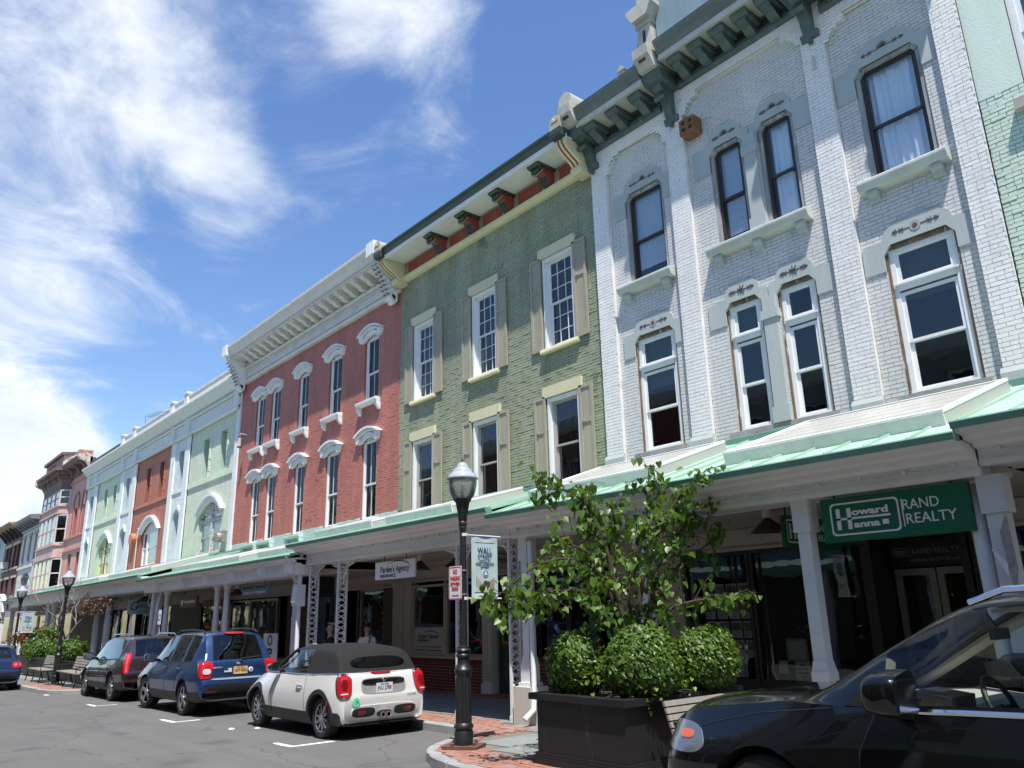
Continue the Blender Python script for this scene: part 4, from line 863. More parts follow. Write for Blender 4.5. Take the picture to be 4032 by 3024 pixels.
m = MB(); m.box(-81.9, -75.4, 11.88, 12.02, 6.4, 6.6); m.build('string_course', FW, fw_)
m = MB(); m.box(-81.9, -73.65, 11.85, 12.3, 9.6, 10.3); FC = m.build('cornice', mat('far_cornice', (.45, .46, .46), .6), fw_)
prof(fw_, 'crown_mould', [(11.85, 10.05), (11.2, 10.1), (11.1, 10.2), (11.05, 10.42), (11.9, 10.5)], -82, -73.65, mat('slate_crown', (.2, .21, .24), .6), FC)
for k in range(6): x = -81.4 + k * 1.4; m = MB(); m.prism([(11.85, 9.7), (11.7, 9.75), (11.4, 9.95), (11.35, 10.08), (11.85, 10.08)], 'x', x - .12, x + .12); m.build('bracket', mat('slate_crown', (.2, .21, .24)), FC, fix=True); m = MB(); m.box(x + .3, x + 1.1, 11.83, 11.86, 9.72, 9.98); m.build('frieze_window', DARK, FC)
shell(fw_, -81.9, -73.62, 9.9, FW)
mr = thing('commercial_building', 'dark maroon brick building with tan bracketed eaves, far left', 'building', (-86.5, 12, gz(-86)))
MRM = mat('maroon_brick', (.10, .035, .035), .65, var=.2, scale=2); TAN = mat('tan_trim', (.45, .40, .31), .65, var=.15)
mh = [hole(a, a + 1.3, 6.85, 8.85) for a in (-89.8, -88.1, -85.6, -83.7)] + [hole(a, a + 1.5, 3.9, 5.9) for a in (-90.2, -87.6, -84.4)]
brickwall(mr, -91.0, -81.92, 3.4, 9.7, 12.0, mh, MRM, depth=.3, course=.12, L=.3)
for h in mh: window(mr, h.b[0], h.b[1], h.b[2], h.b[3], 12.25, TAN, .16, .5)
for a, b in ((-90, -86.6), (-85.8, -82.2)): m = MB(); m.box(a, b, 11.88, 12.02, 8.86, 9.1); m.box(a, b, 11.85, 12.02, 6.65, 6.84); m.build('lintel', TAN, mr)
for a, b in ((-90.4, -88.5), (-88.0, -85.8), (-84.6, -82.5)): m = MB(); m.box(a, b, 11.88, 12.02, 5.9, 6.1); m.build('lintel', TAN, mr)
prof(mr, 'eaves', [(12, 10.0), (10.9, 10.5), (10.8, 10.62), (12, 10.75)], -91.1, -82, mat('tan_eaves', (.35, .24, .13), .7))
for k in range(5): x = -90.6 + k * 2.0; m = MB(); m.prism([(12, 9.4), (11.85, 9.45), (11.5, 9.9), (11.2, 10.2), (11.2, 10.36), (12, 10.0)], 'x', x - .15, x + .15); m.build('bracket', mat('black_bracket', (.05, .04, .04), .7), mr, fix=True)
m = MB(); m.box(-88.9, -88.0, 11.5, 12.05, 6.95, 7.55); ac = tag(m.build('air_conditioner', mat('ac_white', (.6, .6, .58), .5)), 'white window air conditioner in the maroon building', 'air conditioner')
m = MB(); m.box(-84.9, -84.1, 13, 13.6, 10.5, 11.4); m.build('chimney', mat('brick_chimney', (.25, .10, .07), .8), mr)
shell(mr, -91.0, -81.92, 10.2, MRM)
te = thing('commercial_building', 'pale teal building at the left edge of the row', 'building', (-96, 12, gz(-96)))
TE = mat('teal_clapboard', (.33, .47, .45), .6, var=.1, scale=2)
th = [hole(a, a + 1.6, 7.9, 10.1) for a in (-94.8, -98, -101)] + [hole(a, a + 1.6, 4, 6.2) for a in (-94.8, -98, -101)]
brickwall(te, -104, -91.1, 3, 10.9, 12.0, th, TE, depth=.2, course=.16, L=2.2)
for h in th: window(te, h.b[0], h.b[1], h.b[2], h.b[3], 12.15, WHITE, .14, .5, cur='shade', cz=.4)
prof(te, 'eaves', [(12, 10.8), (11.3, 10.9), (11.2, 11.1), (12, 11.2)], -104, -91.1, mat('slate_crown', (.2, .21, .24)))
shell(te, -104, -91.1, 11, TE)
# ------------------------------------------------------------------ pale green building on the right
pg = thing('commercial_building', 'pale green painted brick building at the right edge', 'building', (1, 12, 0))
PG = mat('pale_green_brick', (.58, .68, .58), .6, var=.08, scale=2, bump=.4, bscale=30, streak=True); PGJ = mat('pale_green_joint', (.44, .53, .45), .7)
gx = [(-2.52, -1.35), (-.4, .8), (1.9, 3.1)]
hs = [hole(a, b, 8.62, 10.9) for a, b in gx] + [hole(a, b, 4.9, 7.1) for a, b in gx]
brickwall(pg, -3.119, 5, 4.3, 8.9, 11.97, [h for h in hs], PG, depth=.2, mm=PGJ, jit=.009, gap=.006, nind=60)
m = MB()
for a, b in ((-3.119, -2.52), (-1.35, -.4), (.8, 1.9), (3.1, 5)): m.box(a, b, 11.962, 12.15, 8.9, 10.9)
m.box(-3.119, 5, 11.962, 12.15, 10.9, 13.4); m.build('plaster', PG, pg)
for a, b in gx:
    window(pg, a, b, 8.62, 10.9, 12.08, WHITE, .1, .5, cur='curtain', curm=mat('teal_curtain', (.35, .45, .45), .8)); window(pg, a, b, 4.9, 7.1, 12.08, WHITE, .1, .5)
    for z in (8.62, 4.9): m = MB(); m.box(a - .15, b + .15, 11.82, 12.05, z - .17, z); m.build('window_sill', mat('grey_sill', (.36, .35, .31), .7, var=.2), pg)
m = MB(); m.box(-2.62, -2.3, 11.9, 12.02, 7.2, 7.4); m.build('stone_block', mat('grey_sill', (.36, .35, .31), .7), pg)
shell(pg, -3.1, 5, 13.4, PG)
# ------------------------------------------------------------------ buildings across the street (they show in the panes and the paintwork)
def opposite(x0, x1, h, m, lab, n):
    b = thing('commercial_building', lab, 'building', ((x0 + x1) / 2, -5, gz((x0 + x1) / 2)))
    w = MB(); hs = []
    st = (x1 - x0) / n
    for z0, z1 in ((4.4, 6.6), (7.7, 9.7)):
        for k in range(n): c = x0 + st * (k + .5); hs.append((c - .55, c + .55, z0, z1))
    w.box(x0, x1, -5.9, -5.3, -1, h)
    zs = [-1, 4.4, 6.6, 7.7, 9.7, h]
    for i in range(5):
        if i in (1, 3):
            xs = [x0] + [v for k in range(n) for v in (x0 + st * (k + .5) - .55, x0 + st * (k + .5) + .55)] + [x1]
            for k in range(0, len(xs), 2): w.box(xs[k], xs[k + 1], -5.3, -5, zs[i], zs[i + 1])
        elif i == 0:
            for k in range(n + 1): c = x0 + st * k; w.box(max(x0, c - .3), min(x1, c + .3), -5.3, -5, -1, 3.2)
            w.box(x0, x1, -5.3, -5, 3.2, 4.4)
        else: w.box(x0, x1, -5.3, -5, zs[i], zs[i + 1])
    w.build('wall', m, b)
    for a, c, z0, z1 in hs:
        f = MB(); rim(f, a, c, z0, z1, -5.25, -5.15, .09); f.box(a + .09, c - .09, -5.22, -5.17, (z0 + z1) / 2 - .04, (z0 + z1) / 2 + .04); o = f.build('window', WHITE, b); p = MB(); p.box(a, c, -5.21, -5.2, z0, z1); p.build('pane', mat('opposite_pane', (.03, .035, .04), .1, var=.1), o)
    c = MB(); c.prism([(-5, h - .5), (-4.6, h - .4), (-4.4, h - .1), (-4.4, h + .1), (-5, h + .1), (-5.9, h + .1), (-5.9, h - .5)], 'x', x0, x1); c.build('cornice', TRIM, b, fix=True)
    c = MB(); c.prism([(-5, 3.9), (-5, 4.0), (-1.6, 3.1), (-1.6, 2.8), (-1.9, 2.8)], 'x', x0, x1); c.build('awning_roof', GREENR, b, fix=True)
    for k in range(n + 1):
        p = MB(); x = min(max(x0 + st * k, x0 + .1), x1 - .1); p.box(x - .1, x + .1, -1.95, -1.75, gz(x), 3.0); p.build('post', BEAM, b)
opposite(-70, -42, 11, mat('opposite_tan', (.34, .26, .19), .8, var=.2), 'tan building across the street, seen only in window reflections', 9)
opposite(-42, -20, 11.6, mat('opposite_red', (.30, .10, .07), .8, var=.2), 'red brick building across the street, seen only in window reflections', 8)
opposite(-20, 6, 10.8, mat('opposite_grey', (.36, .35, .33), .8, var=.2), 'grey building across the street, seen only in window reflections', 9)
opposite(6, 36, 11.3, mat('opposite_brown', (.26, .15, .10), .8, var=.2), 'brown building across the street, seen only in car reflections', 9)
# ------------------------------------------------------------------ arcade
def canopy(x0, x1, ze, zb, zt, label, seam=.45, panels=(), lights=True, yb=8.7):
    """one roofed section of the sidewalk arcade: ze eave, zb underside of the beam, zt where the roof meets the wall"""
    c = thing('sidewalk_arcade', label, 'arcade', ((x0 + x1) / 2, 8.85, gz((x0 + x1) / 2) + .13), 'roofed arcade sections over the sidewalk')
    yE = 8.25; k = (zt - ze - .07) / (11.99 - yE)
    rz = lambda y: ze + .07 + k * (y - yE)
    m = MB(); m.add([(x0, yE, rz(yE)), (x1, yE, rz(yE)), (x1, 11.99, zt), (x0, 11.99, zt), (x0, yE, rz(yE) - .04), (x1, yE, rz(yE) - .04), (x1, 11.99, zt - .04), (x0, 11.99, zt - .04)], [(0, 1, 2, 3), (7, 6, 5, 4), (0, 4, 5, 1), (1, 5, 6, 2), (2, 6, 7, 3), (3, 7, 4, 0)]); rf = m.build('roof', GREENR, c)
    n = int((x1 - x0) / seam)
    for i in range(n + 1):
        x = x0 + .02 + (x1 - x0 - .04) * i / n; m = MB(); m.bar((x, yE + .03, rz(yE + .03) + .014), (x, 11.95, rz(11.95) + .014), .016, .032); m.build('roof_seam', GREENR, rf)
    m = MB(); m.prism([(11.85, rz(11.85)), (11.85, rz(11.85) + .1), (11.99, zt + .1), (11.99, zt - .02)], 'x', x0, x1); m.build('wall_flashing', GREENG, rf, fix=True)
    for px0, px1, py0, py1 in panels:
        m = MB(); h = .16; nn = Vector((0, -k, 1)).normalized(); s = Vector((0, 1, k)).normalized()
        mid = Vector(((px0 + px1) / 2, (py0 + py1) / 2, rz((py0 + py1) / 2))) + nn * h / 2; L = (py1 - py0) / 2 * math.sqrt(1 + k * k)
        m.obox(mid, (1, 0, 0), s, nn, (px1 - px0) / 2, L, h / 2); p = m.build('skylight_panel', PANELW, rf)
        m = MB(); top = mid + nn * (h / 2)
        for a, b, cc, d in ((-1, 0, .03, L), (1, 0, .03, L)): m.obox(top + Vector((a * ((px1 - px0) / 2 - .03), 0, 0)), (1, 0, 0), s, nn, .035, L + .01, .02)
        for b in (-1, 1): m.obox(top + s * b * (L - .03), (1, 0, 0), s, nn, (px1 - px0) / 2 - .06, .035, .02)
        m.build('panel_frame', WHITE, p)
        m = MB(); nx = int((px1 - px0) / .36)
        for i in range(1, nx): m.obox(top + Vector((-(px1 - px0) / 2 + (px1 - px0) * i / nx, 0, 0)), (1, 0, 0), s, nn, .006, L - .06, .003)
        for i in range(1, 5): m.obox(top + s * (-L + 2 * L * i / 5), (1, 0, 0), s, nn, (px1 - px0) / 2 - .06, .006, .0025)
        m.build('panel_grid', mat('panel_line', (.42, .42, .40), .5), p)
        m = MB(); m.obox(mid - s * (L + .012), (1, 0, 0), s, nn, (px1 - px0) / 2, .01, h / 2); m.build('panel_curb', mat('mossy_edge', (.72, .73, .69), .7, var=.15, col2=(.06, .055, .04), c2amt=.2, c2scale=14), p)
    m = MB(); m.prism([(yE - .10, ze + .075), (yE - .11, ze + .06), (yE - .09, ze), (yE + .04, ze - .01), (yE + .04, ze + .075)], 'x', x0 - .02, x1 + .02); m.build('gutter', GREENG, c, fix=True)
    m = MB(); m.prism([(yE - .06, ze), (yE - .04, ze - .04), (yE + .1, ze - .055), (yE + .13, ze - .09), (yE + .34, ze - .11), (yE + .36, ze - .14), (8.72, ze - .15), (8.72, ze), (8.5, ze + .02)], 'x', x0, x1); m.build('crown_mould', BEAM, c, fix=True)
    m = MB(); m.box(x0, x1, yb, 9.02, zb, ze - .02); m.box(x0, x1, yb - .015, yb, zb + .02, zb + .06); BM = m.build('beam', BEAM, c)
    m = MB(); m.box(x0, x1, 9.02, 11.98, zb + .12, zb + .16)
    m.build('ceiling', mat('arcade_ceiling', (.50, .47, .42), .7, var=.1), c)
    m = MB(); m.box(x0, x1, 9.6, 9.64, zb + .06, zb + .12); m.build('ceiling_batten', BEAM, c)
    if lights:
        w = MB(); x = x0 + .2
        while x < x1 - .6:
            w.tube([(x, 8.67, ze - .18), (x + .25, 8.67, ze - .2), (x + .5, 8.67, ze - .18)], .006, 4); x += .5
        w.build('light_string', mat('string_wire', (.55, .55, .53), .5), c)
        x = x0 + .2
        while x < x1 - .1:
            q = MB(); q.box(x - .018, x + .018, 8.65, 8.69, ze - .2, ze - .15); q.build('wire_clip', BEAM, c); x += .5
    return c
S1 = canopy(-10.4, -2.97, 3.24, 2.93, 4.55, 'white painted sidewalk arcade section with square posts below the white building', panels=((-10.3, -7.45, 9.1, 10.95), (-6.15, -3.3, 9.0, 11.3)))
S0 = canopy(-2.95, 6, 3.34, 3.02, 4.6, 'arcade section at the right edge beyond the cracked post')
S2 = canopy(-18.2, -10.42, 3.36, 2.95, 4.42, 'white arcade section carried by lacy cast iron posts', panels=((-17.9, -15.2, 8.8, 10.6), (-14.6, -12.2, 8.8, 10.6)))
S3 = canopy(-30.55, -18.22, 3.12, 2.73, 4.12, 'arcade section on slim round columns with block brackets on its beam', panels=((-30.3, -27.4, 9.3, 11.4), (-26.3, -22.9, 8.9, 11.2), (-21.6, -18.4, 8.9, 11)), lights=False, yb=8.45)
S4 = canopy(-58.4, -30.57, 3.3, 2.83, 4.36, 'long far arcade section on stout round columns', panels=((-37, -31, 8.8, 10.8), (-44, -38.5, 8.8, 10.8), (-51, -45.5, 8.8, 10.8)), lights=False, seam=.9, yb=8.5)
S5 = canopy(-73.5, -58.42, 3.2, 2.75, 4.2, 'farthest arcade section in front of the pink building', lights=False, seam=1.2, yb=8.5)
for x in (-29, -26.3, -24.15, -22.15, -20.1, -18.5):
    m = MB(); m.prism([(8.3, 3.1), (8.31, 2.84), (8.36, 2.78), (8.46, 2.78), (8.46, 3.1)], 'x', x - .12, x + .12); m.build('beam_bracket', BEAM, S3, fix=True)
POSTW = mat('post_white', (.68, .70, .72), .5, var=.06, bump=.15, bscale=20, col2=(.40, .41, .42), c2amt=.1, c2scale=6)
def square_post(c, x, zb, plinth=True, w=.108, cracked=False):
    z0 = gz(x) + .13; m = MB(); y = 8.86; a = .56 if plinth else .0
    m.box(x - w, x + w, y - w, y + w, z0 + a, z0 + a + .34)
    m.prism([(x - w, z0 + a + .34), (x + w, z0 + a + .34), (x + w - .03, z0 + a + .46), (x - w + .03, z0 + a + .46)], 'y', y - w + .015, y + w - .015)
    m.box(x - w + .03, x + w - .03, y - w + .03, y + w - .03, z0 + a + .45, zb - .35); m.box(x - w, x + w, y - w, y + w, zb - .38, zb)
    m.box(x - w - .03, x + w + .03, y - w - .03, y + w + .03, z0 + a, z0 + a + .06)
    o = m.build('post', POSTW if not cracked else mat('cracked_post', (.6, .62, .64), .6, var=.1, col2=(.2, .19, .18), c2amt=.16, c2scale=6, bump=.4, streak=True), c, fix=True)
    if plinth: m = MB(); m.box(x - w - .1, x + w + .1, y - w - .09, y + w + .09, z0 - .02, z0 + .56); m.build('plinth', mat('limestone_plinth', (.48, .45, .39), .8, var=.15, bump=.3, streak=True), o)
    return o
square_post(S1, -10.17, 2.93); square_post(S1, -7.6, 2.93); square_post(S1, -5.03, 2.93); p = square_post(S1, -2.92, 2.93, w=.12, cracked=True)
m = MB(); m.prism([(-2.88, 2.35), (-2.81, 2.5), (-2.80, 2.0), (-2.85, 1.75)], 'y', 8.66, 8.72); m.build('split_wood', mat('raw_wood', (.30, .28, .25), .8, var=.4, scale=12), p)
m = MB(); m.prism([(-2.98, 2.2), (-2.86, 2.05), (-2.87, 1.92)], 'y', 8.64, 8.67); m.build('peeling_paint_flake', POSTW, p)
def pipe(c, pts, r=.045, m_=None, name='downspout'):
    m = MB(); m.tube(pts, r, 10); return m.build(name, m_ or POSTW, c, smooth=40)
z = gz(-10)
pipe(S1, [(-9.93, 8.72, 2.85), (-9.93, 8.72, 1.6), (-9.93, 8.72, .45), (-9.9, 8.68, .25), (-9.92, 8.5, .12)])
pipe(S1, [(-3.2, 9.1, 2.85), (-3.16, 8.95, 2.7), (-3.14, 8.9, 2.5), (-3.12, 8.9, .2)], .075)
pipe(S3, [(-18.32, 8.62, 3.3), (-18.32, 8.62, 1.2), (-18.32, 8.62, .0)], .055)
m = MB(); m.prism([(8.5, 2.5), (8.46, 2.1), (8.5, 2.0), (8.72, 2.0), (8.72, 2.5)], 'x', -18.43, -18.2); m.build('rain_head', POSTW, S3, fix=True)
pipe(S4, [(-29.9, 8.9, 2.8), (-29.7, 8.75, 2.55), (-29.75, 8.72, 2.2), (-30.0, 8.72, .0)], .06)
def lace(c, x, zb, brackets=(-1, 1)):
    z0 = gz(x) + .13; y0, y1 = 8.75, 8.97; pst = MB(); pst.box(x - .02, x + .02, y0 - .02, y0 + .02, z0, zb); pst.box(x - .02, x + .02, y1 - .02, y1 + .02, z0, zb); pst.box(x - .03, x + .03, y0 - .03, y1 + .03, z0, z0 + .1); o = pst.build('iron_post', POSTW, c)
    s = MB(); z = z0 + .12; i = 0; ym = (y0 + y1) / 2; A = (y1 - y0) / 2 - .02
    while z < zb - .1:
        for sg in (1, -1):
            s.tube([(x, ym + sg * A * math.sin(t * math.pi / 4), z + .24 * t / 8) for t in range(9)], .012, 5)
        s.lathe([(.0, -.014), (.032, -.008), (.032, .008), (.0, .014)], (x, ym + (.05 if i % 2 else -.05), z + .12), 8, 'x'); s.lathe([(.0, -.012), (.026, -.006), (.026, .006), (.0, .012)], (x, ym - (.055 if i % 2 else -.055), z + .2), 7, 'x')
        z += .24; i += 1
    s.build('iron_scrollwork', POSTW, o)['kind'] = 'stuff'
    for sg in brackets:
        b = MB(); b.tube([(x + sg * .03, 8.86, zb - .5), (x + sg * .1, 8.86, zb - .3), (x + sg * .25, 8.86, zb - .12), (x + sg * .52, 8.86, zb - .05)], .014, 6); b.tube([(x + sg * .03, 8.86, zb - .02), (x + sg * .55, 8.86, zb - .02)], .014, 5)
        for u, v, r_ in ((.09, .09, .06), (.2, .08, .05), (.08, .22, .05), (.3, .06, .035), (.4, .05, .03), (.07, .33, .035)):
            b.tube([(x + sg * u + r_ * math.cos(a * math.pi / 5), 8.86, zb - v + r_ * math.sin(a * math.pi / 5)) for a in range(11)], .012, 5)
        b.build('lace_bracket', POSTW, o)['kind'] = 'stuff'
for x, br in ((-10.52, (-1,)), (-12.03, (-1, 1)), (-16.62, (-1, 1)), (-18.05, (1,))): lace(S2, x, 2.95, br)
def round_col(c, x, zb, r=.085, taper=1.0):
    z0 = gz(x) + .13; m = MB(); m.lathe([(r * 1.7, z0), (r * 1.7, z0 + .1), (r * 1.35, z0 + .16), (r * 1.25, z0 + .2), (r * 1.15, z0 + .3), (r * 1.1, z0 + (zb - z0) * .62), (r * 1.2, z0 + (zb - z0) * .63), (r * 1.2, z0 + (zb - z0) * .645), (r, z0 + (zb - z0) * .66), (r * .95, zb - .22), (r * 1.15, zb - .2), (r * 1.15, zb - .17), (r * .97, zb - .15), (r * 1.35, zb - .07), (r * 1.5, zb - .065), (r * 1.5, zb)], (x, 8.86, 0), 20)
    m.build('column', POSTW, c, smooth=40)
for x in (-18.98, -23.65, -24.42, -29.2): round_col(S3, x, 2.73)
for x in (-36.7, -38.5, -47.5, -49, -55.5): round_col(S4, x, 2.83, .125)
for x in (-60, -66, -72): round_col(S5, x, 2.75, .125)
m = MB(); z0 = gz(-30.3) + .13; m.prism([(-30.55, z0), (-30.15, z0), (-30.22, 2.83), (-30.46, 2.83)], 'y', 8.7, 9.0); m.build('post', POSTW, S4)
m = MB(); m.tube([(-30.4, 8.68, 3.1), (-30.38, 8.6, 2.6), (-30.3, 8.55, 2.35), (-30.0, 8.6, 2.2), (-29.8, 8.66, 2.3)], .012, 5); tag(m.build('hanging_rope', mat('rope', (.6, .57, .5), .8)), 'loose pale rope hanging from the arcade beam', 'rope')
# pendant lamps and dark louvres under the arcade
def shade_lamp(x, y, z, lab):
    t = thing('arcade_lamp', lab, 'lamp', (x, y, z), 'shaded lamps under the arcade'); m = MB(); m.lathe([(.02, z + .1), (.05, z + .08), (.3, z - .1), (.29, z - .11), (.03, z + .05)], (x, y, 0), 4); m.build('shade', mat('lamp_shade_dark', (.05, .04, .03), .5), t); m = MB(); m.lathe([(.06, z + .09), (.06, z + .2)], (x, y, 0), 10); m.build('mount', BEAM, t)
for x, y, z, lab in ((-13.2, 9.6, 2.75, 'dark pyramid lamp shade behind the lacy posts, right of the insurance sign'), (-15.0, 9.9, 2.8, 'dark pyramid lamp shade left of the insurance sign'), (-6.2, 9.9, 2.82, 'dark pyramid lamp shade beside the green realty signs'), (-24.3, 9.4, 2.55, 'dark pyramid lamp shade above the brown bar sign'), (-33, 9.2, 2.62, 'dark pyramid lamp shade above the teal studio sign')): shade_lamp(x, y, z, lab)
# ------------------------------------------------------------------ shopfronts under the arcade
FASC = mat('shop_fascia', (.48, .45, .39), .65, var=.1); STUC = mat('stone_panel', (.46, .45, .42), .75, var=.08); SFR = mat('shop_black_frame', (.02, .02, .022), .45); ALU = mat('aluminium_frame', (.35, .34, .31), .4, .4)
BRK = mat('dark_red_brick', (.17, .035, .025), .7, var=.25, scale=6, bump=.3, bscale=40); BRJ = mat('pale_mortar', (.42, .36, .31), .85)
FLOORM = mat('shop_floor', (.06, .05, .045), .7)
def fascia(b, x0, x1, z0, z1=3.6, m=None):
    q = MB(); q.box(x0, x1, 11.96, 12.2, z0, z1); q.box(x0, x1, 11.9, 11.96, z0, z0 + .05); q.box(x0, x1, 11.92, 11.96, z0 + .32, z0 + .36); q.build('shop_fascia', m or FASC, b)
def pier(b, x0, x1, z1, m=None, y=11.94):
    q = MB(); q.box(x0, x1, y, 12.3, gz(x0), z1); q.box(x0 - .02, x1 + .02, y - .025, 12.3, gz(x0), gz(x0) + .35); q.box(x0 - .02, x1 + .02, y - .025, 12.3, z1 - .12, z1); return q.build('shop_pier', m or STUC, b)
def display(b, x0, x1, z0, z1, m=None, y=12.05, n=1, dep=2.4, gm=None):
    f = MB(); rim(f, x0, x1, z0, z1, y - .06, y + .06, .06)
    for i in range(1, n): x = x0 + (x1 - x0) * i / n; f.box(x - .03, x + .03, y - .05, y + .05, z0 + .06, z1 - .06)
    o = f.build('shop_window', m or SFR, b)
    for i in range(n): p = MB(); a = x0 + (x1 - x0) * i / n; p.box(a + .04, a + (x1 - x0) / n - .04, y - .004, y + .004, z0 + .05, z1 - .05); p.build('pane', gm or SHOPGL, o)
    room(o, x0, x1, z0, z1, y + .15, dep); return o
def door(b, x0, x1, z1, y, m, gl=True, lab=None):
    z0 = gz(x0) + .14; f = MB(); rim(f, x0, x1, z0, z1, y - .03, y + .03, .1, .25); f.box(x0 + .1, x1 - .1, y - .025, y + .025, z0 + .85, z0 + .97)
    if not gl: f.box(x0 + .1, x1 - .1, y - .01, y + .01, z0 + .2, z1 - .05)
    o = f.build('door', m, b)
    if gl: p = MB(); p.box(x0 + .08, x1 - .08, y - .004, y + .004, z0 + .2, z1 - .08); p.build('pane', SHOPGL, o)
    h = MB(); h.tube([(x1 - .07, y - .04, z0 + .9), (x1 - .07, y - .1, z0 + .95), (x1 - .07, y - .1, z0 + 1.2), (x1 - .07, y - .04, z0 + 1.25)], .015, 6); h.build('handle', CHROME, o)
    return o
# white building: realty office
G = gz(-7)
fascia(wb, -11.03, -3.12, 2.66); pier(wb, -11.03, -9.4, 2.66, FASC)
q = MB(); q.box(-9.4, -5.9, 11.95, 12.3, G, .5); q.build('stall_riser', SFR, wb)
display(wb, -9.38, -7.98, .5, 2.66); display(wb, -7.96, -5.92, .5, 2.66, n=1)
q = MB(); q.box(-5.9, -5.8, 11.95, 13.2, G, 2.66); q.box(-4.52, -4.42, 11.95, 13.2, G, 2.66); q.box(-5.8, -4.52, 12.55, 12.75, 2.25, 2.66); q.build('entrance_return', SFR, wb)
door(wb, -5.78, -5.17, 2.22, 12.65, ALU); door(wb, -5.15, -4.54, 2.22, 12.65, ALU)
r_ = MB(); r_.box(-5.8, -4.5, 14, 14.1, G, 2.7); r_.build('entrance_back', DARK, wb)
q = MB(); q.box(-4.4, -3.12, 11.95, 12.3, G, .5); q.build('stall_riser', SFR, wb); display(wb, -4.4, -3.14, .5, 2.66)
SIGNW = mat('sign_white', (.74, .74, .74), .5, var=.02); SIGNG = mat('sign_green', (.0, .105, .05), .4, var=.03); DIMW = mat('dim_letter', (.30, .31, .30), .6)
def hh_logo(p, cx, cz, y, s, m, ax='x'):
    """rounded frame with the two stacked words sharing one capital H"""
    f = MB(); w, h, t, r = .40 * s, .185 * s, .02 * s, .05 * s
    def P(u, v): return (cx + u, y, cz + v) if ax == 'x' else (y, cx + u, cz + v)
    ring = []
    for (sx, sy, a0) in ((1, 1, 0), (-1, 1, 90), (-1, -1, 180), (1, -1, 270)):
        for k in range(5): a = R(a0 + 22.5 * k); ring.append((sx * (w - r) + r * math.cos(a), sy * (h - r) + r * math.sin(a)))
    n = len(ring); off = -.003
    for i in range(n):
        a, b = ring[i], ring[(i + 1) % n]; k = 1 - t / h; k2 = 1 - t / w
        f.add([P(*a), P(*b), P(b[0] * k2, b[1] * k), P(a[0] * k2, a[1] * k)], [(0, 1, 2, 3)])
    for (a0, a1, b0, b1) in ((-.33, -.28, -.12, .12), (-.2, -.15, -.12, .12), (-.33, .3, -.012, .012), (.2, .27, -.10, -.045)):
        f.add([P(a0 * s, b0 * s), P(a1 * s, b0 * s), P(a1 * s, b1 * s), P(a0 * s, b1 * s)], [(0, 1, 2, 3)])
    f.build('emblem', m, p)
    ww = (cx + .07 * s, y, cz + .065 * s) if ax == 'x' else (y, cx + .07 * s, cz + .065 * s); text(p, 'oward', ww, .075 * s, ax, m, w=.42 * s, off=.004 * s)
    ww = (cx + .02 * s, y, cz - .075 * s) if ax == 'x' else (y, cx + .02 * s, cz - .075 * s); text(p, 'anna', ww, .07 * s, ax, m, w=.3 * s, off=.004 * s)
sg = thing('hanging_sign', 'wide green realty sign with white lettering hanging between two square posts', 'sign', (-3.95, 8.8, 2.4))
q = MB(); q.box(-4.77, -3.13, 8.78, 8.83, 2.395, 2.9); q.build('board', SIGNG, sg)
hh_logo(sg, -4.26, 2.65, 8.776, 1.0, SIGNW)
q = MB(); q.box(-3.83, -3.82, 8.772, 8.78, 2.5, 2.8); q.build('divider', SIGNW, sg)
text(sg, 'RAND', (-3.63, 8.776, 2.73), .11, 'x', SIGNW, w=.38, ext=.003); text(sg, 'REALTY', (-3.545, 8.776, 2.575), .11, 'x', SIGNW, w=.52, ext=.003)
for x in (-4.6, -3.3): q = MB(); q.tube([(x, 8.8, 2.9), (x, 8.8, 2.96)], .012, 6); q.build('hanger', BLACK, sg)
s2 = thing('hanging_sign', 'second green realty sign hung crosswise under the arcade, half hidden by a post', 'sign', (-5.85, 10.3, 2.45))
q = MB(); q.box(-5.88, -5.83, 9.7, 11.2, 2.47, 2.9); q.build('board', SIGNG, s2)
hh_logo(s2, 10.1, 2.69, -5.826, .85, SIGNW, 'y'); text(s2, 'RAND', (-5.826, 10.72, 2.76), .09, 'y', SIGNW, w=.33); text(s2, 'REALTY', (-5.826, 10.78, 2.62), .09, 'y', SIGNW, w=.45)
for y in (9.8, 11.1): q = MB(); q.tube([(-5.85, y, 2.9), (-5.85, y, 3.06)], .012, 6); q.build('hanger', BLACK, s2)
ds = thing('door_sign', 'dim realty lettering above the glass double doors', 'sign', (-5.2, 12.5, 2.3)); q = MB(); q.box(-5.78, -4.54, 12.52, 12.54, 2.24, 2.6); q.build('board', mat('door_sign_black', (.012, .016, .014), .4), ds)
hh_logo(ds, -5.58, 2.46, 12.515, .34, DIMW); text(ds, 'RAND REALTY', (-5.08, 12.515, 2.46), .075, 'x', DIMW, w=.68); text(ds, 'MURPHY REALTY GROUP', (-5.1, 12.515, 2.33), .04, 'x', DIMW, w=.7)
